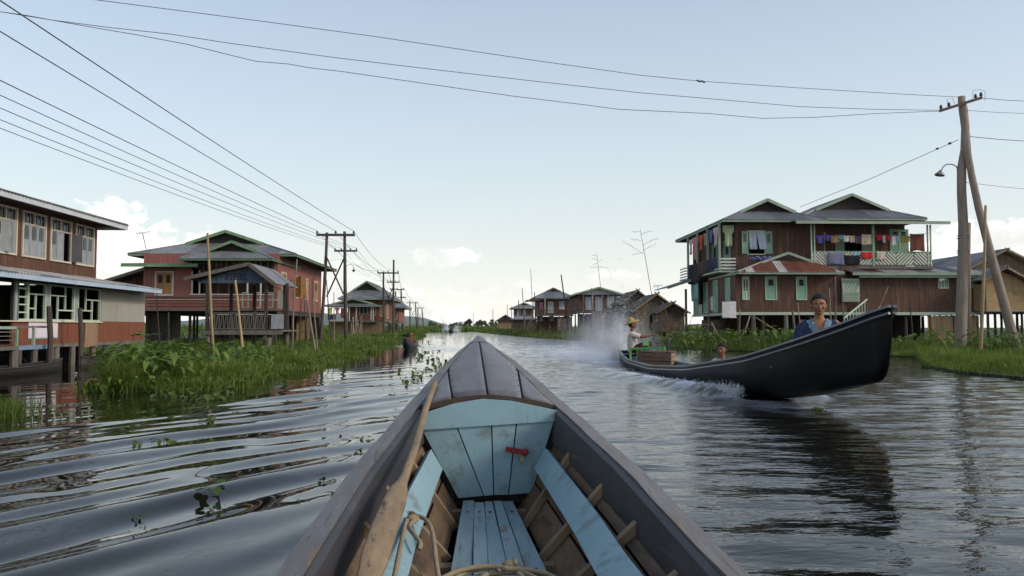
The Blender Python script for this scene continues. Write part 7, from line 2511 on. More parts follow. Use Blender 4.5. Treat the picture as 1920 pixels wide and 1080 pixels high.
# ---- other craft
def simple_boat(label, loc, rotz, L_=5.0, w=.32, h0=.22, bow=.65, m="canoe_dark", name="canoe", cat="boat"):
 rt = thing(name, label, cat, (0, 0, 0))
 out, inn = [], []
 for i in range(25):
  t = i / 24
  y = -L_ / 2 + L_ * t
  hb = w * (1 - abs(2 * t - 1) ** 2.6) + .015
  g = h0 + (bow - h0) * max(0, (.38 - t) / .38) ** 1.8 + .10 * max(0, (t - .75) / .25) ** 2
  k = -.12 + (g + .02) * max(0, (.18 - t) / .18) ** 1.5 * .9
  k = min(k, g - .05)
  out.append([V(-hb, y, g), V(-hb * .8, y, (g + k) / 2), V(-hb * .45, y, k), V(hb * .45, y, k), V(hb * .8, y, (g + k) / 2), V(hb, y, g), V(hb - .03, y, g), V(hb * .72 - .02, y, (g + k) / 2 + .02), V(hb * .38, y, k + .03), V(-hb * .38, y, k + .03), V(-hb * .72 + .02, y, (g + k) / 2 + .02), V(-hb + .03, y, g)])
 MB().loft(out).build("hull", m, rt, True)
 for s in (-1, 1):
  MB().tube([V(s * (w * (1 - abs(2 * t - 1) ** 2.6) + .01), -L_ / 2 + L_ * t, h0 + (bow - h0) * max(0, (.38 - t) / .38) ** 1.8 + .10 * max(0, (t - .75) / .25) ** 2) for t in np.linspace(0, 1, 25)], .018, 6).build("gunwale", "hull_rail" if m != "canoe_dark" else "wood_grey_dark", rt)
 for t in (.42, .62):
  MB().box((-w * .9, -L_ / 2 + L_ * t - .1, h0 - .05), (w * .9, -L_ / 2 + L_ * t + .1, h0 - .025)).build("thwart", "wood_grey_dark", rt)
 rt.location = loc
 rt.rotation_euler = (0, 0, rotz)
 return rt
p = at_z(759, 657)
simple_boat("black canoe coming up the canal with a rower, close to the left bank", (p.x, p.y + 2.8, 0), 0, 5.6, .30, .22, .56, "hull_black")
simple_boat("dark dugout canoe moored under the porch of the brown house", (-9.9, 15.4, -.02), R(-2), 7.0, .36, .20, .34)
simple_boat("dark canoe moored behind the braces below the pale wall sheets", (-9.85, 22.6, -.02), R(182), 5.8, .36, .22, .36)
simple_boat("far speeding boat with spray near the end of the canal", at_z(845, 623.2) + V(0, 2, 0), 0, 7, .5, .35, .9, "hull_black")
simple_boat("tiny dark canoe far ahead beside the right bank", at_z(946, 626) + V(0, 1, 0), R(30), 5, .42, .3, .8, "hull_black")
p = at_z(763, 637)
simple_boat("dark canoe lying half in the grass of the left bank by the poles", (p.x - 1.4, p.y, .05), R(60), 4, .3, .3, .5)
def seated_small(label, loc, rotz, top, bottom, hatm=None):
 rt = thing("person", label, "person", (0, 0, 0))
 b = MB()
 b.loft([[V(rx * math.cos(a), ry * math.sin(a), z) for a in np.linspace(0, 2 * math.pi, 13)[:-1]] for z, rx, ry in ((0, .14, .11), (.2, .14, .10), (.4, .17, .10), (.5, .15, .075), (.55, .06, .05))])
 limb(b, [(0, 0, .52), (0, -.01, .64)], [.055, .05])
 head(b, (0, -.02, .745), 1.0)
 for s in (-1, 1):
  limb(b, [(s * .17, 0, .48), (s * .24, -.06, .26), (s * .15, -.28, .28)], [.05, .042, .028])
  hand(b, (s * .15, -.28, .28), (-s * .3, -1, 0), (0, 0, 1), -s, .8)
  limb(b, [(s * .09, 0, .06), (s * .14, -.38, .14), (s * .13, -.42, -.2)], [.08, .06, .04])
 remeshed(b, "body", "skin_man", rt, .014, 4)
 shirt(rt, [(-.02, .17, .13, 0), (.2, .165, .125, 0), (.38, .19, .12, 0), (.47, .185, .10, 0), (.52, .13, .075, 0), (.55, .08, .06, 0)], top, None, None, "shirt", 24, [([(s * .15, 0, .5), (s * .2, -.02, .38), (s * .235, -.05, .29)], [.065, .066, .06]) for s in (-1, 1)])
 k = MB()
 for s in (-1, 1):
  limb(k, [(s * .09, 0, .05), (s * .14, -.38, .14), (s * .13, -.42, -.16)], [.11, .08, .07])
 remeshed(k, "longyi", bottom, rt, .02, 4)
 hair_cap(rt, V(0, -.02, .745), 1.0, .05, bun=False)
 rt.location = loc
 rt.rotation_euler = (0, 0, rotz)
 return rt
p = at_z(759, 657)
cloth_mat("cloth_rower", (.16, .06, .04))
seated_small("rower in a rust-red shirt sitting in the canoe near the left bank", (p.x + .02, p.y + 2.6, -.04), R(8), "cloth_rower", "longyi_maroon")
p = at_z(845, 623.2)
seated_small("figure sitting in the far speeding boat", (p.x, p.y + 1.5, .35), 0, "blouse_navy", "longyi_maroon")
def far_plume(n):
 rr = np.random.default_rng(9)
 p = at_z(845, 623.2)
 out = []
 while len(out) < n:
  t = rr.random() * .9
  sgn = -1 if rr.random() < .6 else 1
  v = rr.gamma(4, .45)
  q = (p.x + sgn * (.5 + v * .55 * t) + rr.normal(0, .2), p.y + 4 + rr.normal(0, .4), v * 1.9 * t - 4.9 * t * t)
  if q[2] > 0:
   out.append(q)
 return np.array(out)
droplets("spray", "small white fan of spray beside the far speeding boat", 3000, far_plume, .035)
# ================================================================== VEGETATION
def mesh_np(name, vs, faces_quads, faces_tris, tone, m):
 me = bpy.data.meshes.new(name)
 nv = len(vs)
 me.vertices.add(nv)
 me.vertices.foreach_set("co", vs.astype(np.float32).ravel())
 nq, ntr = len(faces_quads), len(faces_tris)
 me.loops.add(nq * 4 + ntr * 3)
 me.loops.foreach_set("vertex_index", np.concatenate([faces_quads.ravel(), faces_tris.ravel()]).astype(np.int32))
 me.polygons.add(nq + ntr)
 me.polygons.foreach_set("loop_start", np.concatenate([np.arange(nq) * 4, nq * 4 + np.arange(ntr) * 3]).astype(np.int32))
 a = me.attributes.new("tone", 'FLOAT', 'POINT')
 a.data.foreach_set("value", tone.astype(np.float32))
 me.materials.append(MATS[m])
 me.update(calc_edges=True)
 return me
def blades(P, h, w, lean, rr, tone):
 """bent grass blades: P (n,2|3) roots"""
 n = len(P)
 ang = rr.random(n) * 2 * np.pi
 dx, dy = np.cos(ang), np.sin(ang)
 la = rr.random(n) * 2 * np.pi
 lx, ly = np.cos(la) * lean, np.sin(la) * lean
 z0 = P[:, 2]
 base = P[:, :2]
 hw_ = w / 2
 V5 = np.zeros((n, 5, 3))
 for k, (sgn, t, wid) in enumerate(((-1, 0, 1), (1, 0, 1), (-1, .55, .8), (1, .55, .8), (0, 1, 0))):
  V5[:, k, 0] = base[:, 0] + dx * hw_ * sgn * wid + lx * h * t ** 1.7
  V5[:, k, 1] = base[:, 1] + dy * hw_ * sgn * wid + ly * h * t ** 1.7
  V5[:, k, 2] = z0 + h * t * (1 - .25 * lean * t)
 o = 5 * np.arange(n)[:, None]
 q = o + np.array([[0, 1, 3, 2]])
 t = o + np.array([[2, 3, 4]])
 tn = np.repeat(tone[:, None], 5, 1)
 return V5.reshape(-1, 3), q, t, tn.ravel()
def inside(poly, x, y):
 c = np.zeros(len(x), bool)
 n = len(poly)
 j = n - 1
 for i in range(n):
  xi, yi, xj, yj = poly[i].x, poly[i].y, poly[j].x, poly[j].y
  if yi != yj:
   c ^= ((yi > y) != (yj > y)) & (x < (xj - xi) * (y - yi) / (yj - yi) + xi)
  j = i
 return c
def lump(x, y, s, seed):
 g = np.random.default_rng(seed).random((200, 200))
 u, v = x / s + 50, y / s + 50
 i, j = np.floor(u).astype(int), np.floor(v).astype(int)
 fu, fv = u - i, v - j
 fu, fv = fu * fu * (3 - 2 * fu), fv * fv * (3 - 2 * fv)
 i, j = i % 199, j % 199
 return (g[i, j] * (1 - fu) + g[i + 1, j] * fu) * (1 - fv) + (g[i, j + 1] * (1 - fu) + g[i + 1, j + 1] * fu) * fv
def edge_dist(edge_pts, x, y):
 d = np.full(len(x), 1e9)
 for a, b in zip(edge_pts[:-1], edge_pts[1:]):
  ex, ey = b.x - a.x, b.y - a.y
  t = np.clip(((x - a.x) * ex + (y - a.y) * ey) / (ex * ex + ey * ey + 1e-9), 0, 1)
  d = np.minimum(d, np.hypot(x - a.x - ex * t, y - a.y - ey * t))
 return d
def lawn(name, label, poly, edg, zones, seed, mname="grass_blade", hmul=1.0, fringe=.10):
 rr = np.random.default_rng(seed)
 VS, QS, TS, TN = [], [], [], []
 off = 0
 for (x0, x1, y0, y1, dens, h0, h1, w, maxd) in zones:
  n = int((x1 - x0) * (y1 - y0) * dens)
  x, y = rr.uniform(x0, x1, n), rr.uniform(y0, y1, n)
  d = edge_dist(edg, x, y)
  k = (inside(poly, x, y) & (d < maxd)) | (d < fringe * rr.random(n))
  x, y, d = x[k], y[k], d[k]
  lp_ = lump(x, y, 1.3 if y1 < 50 else 4.0, seed) * .6 + lump(x, y, .45 if y1 < 50 else 1.5, seed + 1) * .4
  keep = rr.random(len(x)) < (.35 + 1.1 * lp_)
  x, y, d, lp_ = x[keep], y[keep], d[keep], lp_[keep]
  n = len(x)
  h = (h0 + (h1 - h0) * lp_) * rr.uniform(.5, 1.2, n) * np.clip(.35 + d / 1.2, .35, 1) * hmul * (.45 + 1.1 * lump(x, y, .8 if y1 < 50 else 3.0, seed + 9) ** 1.4)
  P = np.stack([x, y, np.full(n, .0)], -1)
  tone = np.clip(rr.normal(.42, .24, n) + .7 * (lump(x, y, 1.6, seed + 5) - .5), 0, 1)
  v, q, t, tn = blades(P, h, w * rr.uniform(.6, 1.3, n), np.abs(rr.normal(.35, .28, n)), rr, tone)
  VS.append(v); QS.append(q + off); TS.append(t + off); TN.append(tn)
  off += len(v)
 me = mesh_np(name, np.concatenate(VS), np.concatenate(QS), np.concatenate(TS), np.concatenate(TN), mname)
 o = bpy.data.objects.new(name, me)
 COL.objects.link(o)
 tag(o, label, "grass", kind="stuff")
 return o
lawn("grass", "tall green grass and weeds covering the left bank", LEFT_POLY, L_EDGE,
     [(-9, 0, 10.5, 20, 620, .12, .34, .013, 6), (-14, 0, 20, 30, 260, .16, .40, .022, 9), (-16, 0, 30, 46, 110, .2, .5, .035, 12), (-22, 0, 46, 90, 32, .3, .7, .07, 14), (-40, -2, 90, 200, 9, .4, .9, .16, 30)], 21)
lawn("grass", "green grass and weeds covering the right bank", RIGHT_POLY, R_EDGE,
     [(8, 19, 12, 20, 300, .14, .36, .018, 7), (9, 24, 20, 31, 150, .2, .45, .028, 9), (5, 27, 31, 42, 70, .25, .6, .045, 10), (2, 24, 42, 90, 24, .3, .7, .08, 12), (-4, 24, 90, 200, 7, .4, .9, .17, 26)], 33)
# dense bright tufts on the two mounds at the near end of the left bank and on the right point
def mound(name, label, spots, seed):
 rr = np.random.default_rng(seed)
 VS, QS, TS, TN, off = [], [], [], [], 0
 for (px, py, sx, sy, n, h0, h1, w) in spots:
  c = at_z(px, py)
  x, y = rr.normal(0, 1, n) * sx, rr.normal(0, 1, n) * sy
  g_ = np.exp(-.35 * ((x / sx) ** 2 + (y / sy) ** 2))
  X_, Y_ = c.x + x, c.y + y
  ok = inside(LEFT_POLY if c.x < 0 else RIGHT_POLY, X_, Y_)
  X_, Y_, g_ = X_[ok], Y_[ok], g_[ok]
  n = len(X_)
  P = np.stack([X_, Y_, np.zeros(n) - .02], -1)
  h = (h0 + (h1 - h0) * g_) * rr.uniform(.45, 1.15, n) * (.45 + 1.1 * lump(X_, Y_, .35, seed + 3))
  tone = np.clip(rr.normal(.66, .25, n), 0, 1)
  v, q, t, tn = blades(P, h, w * rr.uniform(.6, 1.4, n), np.abs(rr.normal(.45, .35, n)), rr, tone)
  VS.append(v); QS.append(q + off); TS.append(t + off); TN.append(tn)
  off += len(v)
 o = bpy.data.objects.new(name, mesh_np(name, np.concatenate(VS), np.concatenate(QS), np.concatenate(TS), np.concatenate(TN), "grass_blade"))
 COL.objects.link(o)
 tag(o, label, "grass", kind="stuff")
mound("tall_grass", "dense bright green grass mound at the near tip of the left bank", [(215, 736, .22, .25, 4500, .10, .36, .012), (248, 730, .28, .30, 7000, .16, .52, .012), (300, 728, .35, .32, 8000, .18, .56, .012), (345, 736, .30, .25, 4500, .08, .34, .012), (400, 724, .38, .38, 8000, .14, .50, .013), (470, 708, .5, .6, 5000, .10, .36, .017), (545, 690, .6, .9, 5000, .12, .36, .02), (615, 672, .7, 1.5, 5000, .14, .38, .026)], 71)
mound("tall_grass", "dense bright green grass mound on the point of the right bank", [(1790, 688, .7, .8, 4500, .12, .40, .022), (1860, 694, .7, .8, 5000, .12, .42, .022), (1740, 672, .9, 1.2, 3500, .16, .42, .028), (1920, 700, .7, .8, 4500, .12, .40, .022)], 72)
fr = random.Random(4)
tufts = []
for a_, b_ in zip(L_EDGE[:9], L_EDGE[1:10]):
 for k in range(9):
  q_ = a_.lerp(b_, fr.random())
  tufts.append((q_.x + fr.uniform(-.25, .10), q_.y + fr.uniform(-.06, .3)))
rr = np.random.default_rng(88)
VS, QS, TS, TN, off = [], [], [], [], 0
for (x_, y_) in tufts:
 n = fr.randrange(40, 160)
 r_ = fr.uniform(.04, .14) * (1 + y_ / 40)
 P = np.stack([x_ + rr.normal(0, r_, n), y_ + rr.normal(0, r_, n), np.full(n, -.02)], -1)
 v, q, t, tn = blades(P, rr.uniform(.05, .30, n) * fr.uniform(.6, 1.2), .012 * (1 + y_ / 30) * rr.uniform(.6, 1.5, n), np.abs(rr.normal(.6, .4, n)), rr, np.clip(rr.normal(.55, .3, n), 0, 1))
 VS.append(v); QS.append(q + off); TS.append(t + off); TN.append(tn)
 off += len(v)
o = bpy.data.objects.new("edge_grass", mesh_np("edge_grass", np.concatenate(VS), np.concatenate(QS), np.concatenate(TS), np.concatenate(TN), "grass_blade"))
COL.objects.link(o)
tag(o, "ragged tufts of grass hanging into the water along the left bank", "grass", kind="stuff")
# far reeds closing the canal
FAR = [V(-160, 190, 0), V(140, 190, 0), V(160, 300, 0), V(-180, 300, 0)]
lawn("reeds", "distant band of tall reeds closing the end of the canal", FAR, [V(-160, 190, 0), V(140, 190, 0)], [(-60, 40, 190, 215, 4, .8, 1.5, .4, 60), (-150, 110, 215, 280, 1.2, 1.0, 2.0, .8, 100)], 44, "grass_blade", 1.0, 0)
lawn("dry_reeds", "thin dry reeds among the stakes on the right bank", RIGHT_POLY, R_EDGE, [(4, 18, 55, 120, 3, .9, 1.8, .05, 8), (9, 20, 36, 50, 4, .5, 1.0, .03, 6)], 45, "reed_dry", 1.0, 0)
# ---- broad-leaved plants (arum-like): each plant a thing, each large leaf a part
def leaf_mesh(seed, big=True):
 """heart-shaped blade, folded along its midrib, on a curved stalk; unit height about 1"""
 rr = random.Random(seed)
 mb = MB()
 return mb
LEAFDATA = {}
def broad_leaf(kind, seed):
 key = (kind, seed)
 if key in LEAFDATA:
  return LEAFDATA[key]
 rr = random.Random(seed * 17 + (3 if kind == "arum" else 5))
 vs, q = [], []
 H = rr.uniform(.75, 1.1) if kind == "arum" else rr.uniform(.25, .6)
 outw = rr.uniform(.25, .6) if kind == "arum" else rr.uniform(.08, .28)
 bend = lambda t: Vector((outw * t ** 1.8, 0, H * t))
 # stalk: thin three-sided
 n = 4
 for i in range(n + 1):
  t = i / n
  c = bend(t)
  r = .016 * (1 - .5 * t)
  for k in range(3):
   a = 2 * math.pi * k / 3
   vs.append(c + Vector((r * math.cos(a), r * math.sin(a), 0)))
 for i in range(n):
  for k in range(3):
   k2 = (k + 1) % 3
   q.append((3 * i + k, 3 * i + k2, 3 * i + 3 + k2, 3 * i + 3 + k))
 o = len(vs)
 tip = bend(1.0)
 L_ = rr.uniform(.32, .50) if kind == "arum" else rr.uniform(.42, .62)
 wd = L_ * (rr.uniform(.16, .24) if kind == "arum" else .40)
 drp = rr.uniform(-.25, .85)
 rows = [(-.22, .55), (0.0, .95), (.22, 1.0), (.48, .80), (.74, .45), (1.0, .02)] if kind == "arum" else [(0, .35), (.2, .85), (.45, 1.0), (.7, .82), (.9, .5), (1.0, .1)]
 for (s, ww) in rows:
  d = s * L_
  cx_, cz = d * math.cos(drp * (.4 + s)), -d * math.sin(drp * (.4 + s)) if s > 0 else .05 * L_
  for k, side in ((0, -1), (1, -.5), (2, 0), (3, .5), (4, 1)):
   y = side * ww * wd
   vs.append(tip + Vector((cx_, y, cz + abs(side) * wd * .28 * ww + (.02 * math.sin(5 * s + 3 * side)))))
 for r_ in range(len(rows) - 1):
  for k in range(4):
   a = o + r_ * 5 + k
   q.append((a, a + 1, a + 6, a + 5))
 arr = np.array([tuple(v) for v in vs])
 tone = np.concatenate([np.full(o, .55), np.full(len(vs) - o, rr.uniform(.15, .95))])
 me = mesh_np("leaf", arr, np.array(q), np.zeros((0, 3), int), tone, "leaf_broad" if kind == "arum" else "leaf_hyacinth")
 LEAFDATA[key] = me
 return me
def plant(name, label, loc, size, nleaf, rr, kind="arum", group=None, spread=.25, variants=12):
 rt = thing(name, label, "plant", loc, group)
 for i in range(nleaf):
  me = broad_leaf(kind, rr.randrange(variants))
  o = bpy.data.objects.new("leaf", me)
  COL.objects.link(o)
  o.parent = rt
  a = rr.uniform(0, 2 * math.pi)
  r_ = spread * size * math.sqrt(rr.random())
  o.location = (r_ * math.cos(a), r_ * math.sin(a), 0)
  o.rotation_euler = (rr.uniform(-.15, .15), rr.uniform(-.25, .25), a + rr.uniform(-.7, .7))
  s = size * rr.uniform(.55, 1.12)
  o.scale = (s, s, s)
 return rt
prr = random.Random(5)
# the near clump on the left bank
for i in range(44):
 px = prr.uniform(230, 350)
 py = 731 - 32 * prr.random() ** 1.3
 p = at_z(px, py)
 plant("arum_plant", "broad-leaved arum plant in the near clump at the tip of the left bank", (p.x, p.y, 0), prr.uniform(.42, .68), 12, prr, group="arum clump at the tip of the left bank")
for i in range(30):
 px = prr.uniform(362, 485)
 py = 728 - .22 * (px - 362) - 26 * prr.random()
 p = at_z(px, py)
 plant("arum_plant", "broad-leaved arum plant in the second clump on the left bank, beside the tall stake", (p.x, p.y, 0), prr.uniform(.34, .62), 11, prr, group="second arum clump on the left bank")
for i in range(16):
 px = prr.uniform(480, 650)
 py = 700 - .2 * (px - 480) - 14 * prr.random()
 p = at_z(px, py)
 plant("arum_plant", "small broad-leaved plant in the grass of the left bank below the fuel shelter", (p.x, p.y, 0), prr.uniform(.28, .46), 8, prr, group="small plants below the fuel shelter")
for i in range(40):
 t_ = prr.random()
 k_ = int(t_ * 8)
 q_ = L_EDGE[k_].lerp(L_EDGE[k_ + 1], t_ * 8 - k_)
 plant("bank_weed", "low leafy weed in the ragged edge of the left bank", (q_.x - prr.uniform(.05, .5), q_.y + prr.uniform(.0, .5), 0), prr.uniform(.22, .36), 9, prr, "hyacinth" if prr.random() < .5 else "arum", group="low weeds along the edge of the left bank", spread=.8)
for i in range(9):
 p = at_z(prr.uniform(300, 432), prr.uniform(733, 749))
 plant("floating_weed", "pale green floating weed along the water's edge of the near clump", (p.x, p.y, -.02), prr.uniform(.16, .24), 8, prr, "hyacinth", group="floating weed along the near clump", spread=.9)
# right bank: hedge below the mint house and the band right of the boat
for i in range(46):
 px = prr.uniform(1262, 1500)
 Y = prr.uniform(33.5, 38.0)
 q = at_y(px, 640, Y)
 plant("arum_plant", "leafy plant in the green hedge below the mint-shuttered house", (q.x, q.y, 0), prr.uniform(.55, .95), 9, prr, group="leafy hedge below the mint-shuttered house", spread=.5)
for i in range(40):
 px = prr.uniform(1675, 1925)
 Y = prr.uniform(27.5, 33.5)
 q = at_y(px, 640, Y)
 plant("arum_plant", "leafy plant in the green thicket around the power pole's foot", (q.x, q.y, 0), prr.uniform(.50, .85), 9, prr, group="leafy thicket at the foot of the power pole", spread=.5)
# near grass tuft at the left edge of the picture
mbp = at_z(4, 792)
rr = np.random.default_rng(8)
n = 900
P = np.stack([mbp.x - .50 + rr.normal(0, .20, n), mbp.y + .45 + rr.normal(0, .35, n), np.zeros(n)], -1)
v, q, t, tn = blades(P, rr.uniform(.10, .30, n), .011 * rr.uniform(.6, 1.3, n), np.abs(rr.normal(.4, .3, n)), rr, np.clip(rr.normal(.4, .2, n), 0, 1))
o = bpy.data.objects.new("grass_tuft", mesh_np("grass_tuft", v, q, t, tn, "grass_blade"))
COL.objects.link(o)
tag(o, "small tuft of green grass standing in the water at the left edge", "grass", kind="stuff")
# ---- floating water hyacinths
near = [(687, 826, .10, 8, "leafy water hyacinth floating close to the left gunwale, the larger of the two"), (664, 851, .085, 7, "smaller water hyacinth floating just below the larger one by the left gunwale"), (258, 832, .10, 6, "water hyacinth floating left of the drifting pair on the striped water"), (302, 829, .11, 8, "two-headed water hyacinth drifting on the striped water"), (324, 828, .075, 5, "small hyacinth head at the end of the drifting pair"),
  (402, 922, .13, 5, "single upright water hyacinth with a tall leaf on the open water left of the boat"), (606, 903, .07, 6, "small water hyacinth halfway between the paddle and the tall single hyacinth"), (262, 968, .05, 4, "tiny sprig floating near the lower left of the picture"), (370, 1000, .045, 4, "tiny sprig floating just below the tall single hyacinth"), (1533, 768, .12, 7, "dark water hyacinth floating under the bow of the black boat"), (1517, 776, .06, 4, "small sprig just left of the hyacinth under the black bow"),
  (395, 788, .13, 9, "yellowish floating weed between the near clump and the striped water"), (443, 774, .10, 6, "thin floating weed off the tip of the near clump"), (736, 742, .10, 6, "lone water hyacinth left of the foreground boat's deck")]
for px, py, sz, nl, lb in near:
 p = at_z(px, py)
 plant("water_hyacinth", lb, (p.x, p.y, -.015), sz * .82, nl + 4, prr, "hyacinth", spread=.55)
for i in range(64):
 u = prr.random()
 py = 627 + 95 * u ** 1.7
 px = prr.uniform(812 - 30 * u * 2, 850 - 40 * u) if prr.random() < .75 else prr.uniform(735, 860)
 p = at_z(px, py)
 plant("water_hyacinth", "small water hyacinth in the drifting trail down the middle of the canal", (p.x, p.y, -.015), prr.uniform(.12, .22), 5, prr, "hyacinth", "hyacinths drifting down the canal", spread=1.3)
# ---- two round trees and a low line of bushes far away
def far_tree(label, px, py_top, Y, rad, h):
 p = at_y(px, 612, Y)
 rt = thing("tree", label, "tree", (p.x, Y, 0))
 MB().tube([(p.x, Y, 0), (p.x + .1, Y, h * .35), (p.x, Y, h * .6)], [.22, .16, .1], 7).build("trunk", "trunk", rt)
 for a in range(5):
  an = a * 1.26
  MB().tube([(p.x, Y, h * .4), (p.x + rad * .5 * math.cos(an), Y + rad * .5 * math.sin(an), h * .7)], [.09, .04], 5).build("branch", "trunk", rt)
 rr = np.random.default_rng(int(px))
 n = 900
 c = rr.normal(0, 1, (n, 3))
 c /= np.linalg.norm(c, axis=1)[:, None]
 cl = rr.normal(0, .55, (9, 3))
 k = rr.integers(0, 9, n)
 P = cl[k] * rad * .8 + c * rad * .42 * rr.random((n, 1)) ** .5
 P[:, 2] = P[:, 2] * .8 + h * .72
 P[:, 0] += p.x
 P[:, 1] += Y
 v, q, t, tn = blades(P, np.full(n, .45), np.full(n, .4), rr.uniform(.3, 1.5, n), rr, np.clip(rr.normal(.4, .25, n), 0, 1))
 v = v - np.array([p.x, Y, 0])
 o = bpy.data.objects.new("crown", mesh_np("crown", v, q, t, tn, "tree_leaf"))
 COL.objects.link(o)
 o.parent = rt
 return rt
far_tree("round dark tree far ahead, the left one of the pair", 878, 603, 330, 1.9, 3.6)
far_tree("round dark tree far ahead, the right one of the pair", 898, 602, 330, 2.3, 3.9)
for i, (px, r_, h) in enumerate(((864, 2.6, 2.0), (914, 2.4, 2.2), (924, 2.0, 2.4), (937, 2.2, 2.6), (850, 2.6, 1.7), (812, 3.0, 2.4), (832, 2.0, 1.6))):
 far_tree("low bush in the distant line of bushes beyond the canal", px, 608, 380 + 9 * i, r_, h)["group"] = "distant line of bushes"
# ================================================================== POLES, WIRES, STAKES
def crooked(a, b, r0, r1, n=7, wob=.05, sides=8, seed=0):
 rr = random.Random(seed)
 a, b = Vector(a), Vector(b)
 pts, rad = [], []
 bx_ = [rr.uniform(-1, 1), rr.uniform(-1, 1), rr.uniform(0, 3)]
 for i in range(n + 1):
  t = i / n
  w = wob * math.sin(math.pi * t)
  pts.append(a.lerp(b, t) + V(w * bx_[0] * math.sin(2.2 * t + bx_[2]) + rr.uniform(-.12, .12) * w, w * bx_[1] + rr.uniform(-.12, .12) * w, 0))
  rad.append((r0 + (r1 - r0) * t) * rr.uniform(.96, 1.04))
 return MB().tube(pts, rad, sides)
def insulator(parent, p, m="insulator", s=1.0):
 p = Vector(p)
 mb = MB()
 rg = []
 for z, r in ((0, .03), (.03, .03), (.035, .065), (.08, .07), (.10, .05), (.13, .06), (.17, .045), (.19, .02)):
  rg.append([p + V(r * s * math.cos(k * math.pi / 4), r * s * math.sin(k * math.pi / 4), z * s) for k in range(8)])
 return mb.loft(rg).build("insulator", m, parent, True)
WIRE_ENDS = {}
def h_frame(key, label, x_l, x_r, Y, ztop_l, ztop_r, zarm, arm0, arm1, zlow=None, low=None, lamp=False, lean_l=0.0, lean_r=0.0, r=.12):
 rt = thing("power_pole", label, "power pole", ((x_l + x_r) / 2, Y, 0), "timber power poles along the left bank")
 crooked((x_l + lean_l, Y, -.5), (x_l, Y, ztop_l), r, r * .72, 7, .05, 9, hash(key) % 99 + 1).build("pole", "pole_wood_dark", rt, True)
 crooked((x_r + lean_r, Y, -.5), (x_r, Y, ztop_r), r * 1.05, r * .72, 7, .06, 9, 3).build("pole", "pole_wood_dark", rt, True)
 MB().beam((arm0, Y - .14, zarm), (arm1, Y - .14, zarm), .12, .15).build("cross_arm", "pole_wood_dark", rt)
 ends = []
 for f in (.02, .5, .97):
  p = V(arm0 + (arm1 - arm0) * f, Y - .14, zarm + .075)
  insulator(rt, p)
  ends.append(p + V(0, 0, .17))
 lows = []
 if low:
  MB().beam((low[0], Y + .14, zlow), (low[1], Y + .14, zlow), .10, .11).build("cross_arm", "pole_wood_dark", rt)
  for f in (.03, .30, .70, .97):
   p = V(low[0] + (low[1] - low[0]) * f, Y + .14, zlow + .055)
   insulator(rt, p, s=.7)
   lows.append(p + V(0, 0, .12))
 # cross braces
 zb0, zb1 = zarm * .43, zarm * .80
 MB().beam((x_l, Y - .11, zb1), (x_r, Y - .11, zb0 + .15), .05, .09).build("brace", "pole_wood_dark", rt)
 MB().beam((x_l, Y + .11, zb0), (x_r, Y + .11, zb1), .05, .09).build("brace", "pole_wood_dark", rt)
 if lamp:
  p = V(x_r, Y, 4.6)
  MB().tube([p + V(.05, 0, 0), p + V(.12, -.02, .22), p + V(.35, -.03, .34), p + V(.55, -.03, .25), p + V(.60, -.03, .06)], .018, 6).build("lamp_arm", "lamp_metal", rt, True)
  q = p + V(.60, -.03, .06)
  MB().loft([[q + V(r_ * math.cos(k * math.pi / 6), r_ * math.sin(k * math.pi / 6), z_) for k in range(12)] for r_, z_ in ((.03, .02), (.05, -.03), (.14, -.10), (.145, -.12), (.06, -.11), (.07, -.18), (.02, -.21))]).build("lamp_head", "lamp_metal", rt, True)
 WIRE_ENDS[key] = (ends, lows)
 return rt
def frm(px, py, Y):
 return at_y(px, py, Y)
Y1 = 50.0
h_frame("a", "nearest twin-pole timber power frame beside the red house, with a street lamp", frm(613, 440, Y1).x, frm(646, 440, Y1).x, Y1, frm(613, 436, Y1).z, frm(646, 434, Y1).z, frm(630, 441, Y1).z, frm(594, 440, Y1).x, frm(666, 440, Y1).x,
  frm(648, 470, Y1).z, (frm(626, 470, Y1).x, frm(669, 468, Y1).x), True, -.35, .20)
Y2 = 85.0
h_frame("b", "second twin-pole timber power frame, its right pole rising above the arm", frm(719, 511, Y2).x, frm(738, 511, Y2).x, Y2, frm(719, 509, Y2).z, frm(738, 487, Y2).z, frm(730, 512, Y2).z, frm(708, 511, Y2).x, frm(748, 511, Y2).x,
  frm(735, 529, Y2).z, (frm(725, 528, Y2).x, frm(748.5, 528, Y2).x), False, .05, .05, .13)
Y3_ = 122.0
h_frame("c", "third timber power frame down the left bank, with a short arm", frm(742, 543, Y3_).x, frm(752, 541, Y3_).x, Y3_, frm(742, 546, Y3_).z, frm(752, 541, Y3_).z, frm(745, 543, Y3_).z, frm(732, 543, Y3_).x, frm(758, 543, Y3_).x,
  frm(752, 558, Y3_).z, (frm(746, 558, Y3_).x, frm(761, 559, Y3_).x), False, .0, .3, .14)
Y4_ = 185.0
h_frame("d", "fourth timber power frame down the left bank", frm(768.5, 563, Y4_).x, frm(779, 566, Y4_).x, Y4_, frm(768, 563, Y4_).z, frm(779, 566, Y4_).z, frm(775, 568, Y4_).z, frm(762, 568, Y4_).x, frm(783, 568, Y4_).x, None, None, False, .1, .4, .16)
Y5_ = 235.0
h_frame("e", "farthest timber power frame, leaning where the left bank ends", frm(783.5, 577, Y5_).x, frm(791, 577, Y5_).x, Y5_, frm(783, 576, Y5_).z, frm(791, 577, Y5_).z, frm(788, 577.5, Y5_).z, frm(780, 577.5, Y5_).x, frm(795, 577.5, Y5_).x, None, None, False, .1, .7, .2)
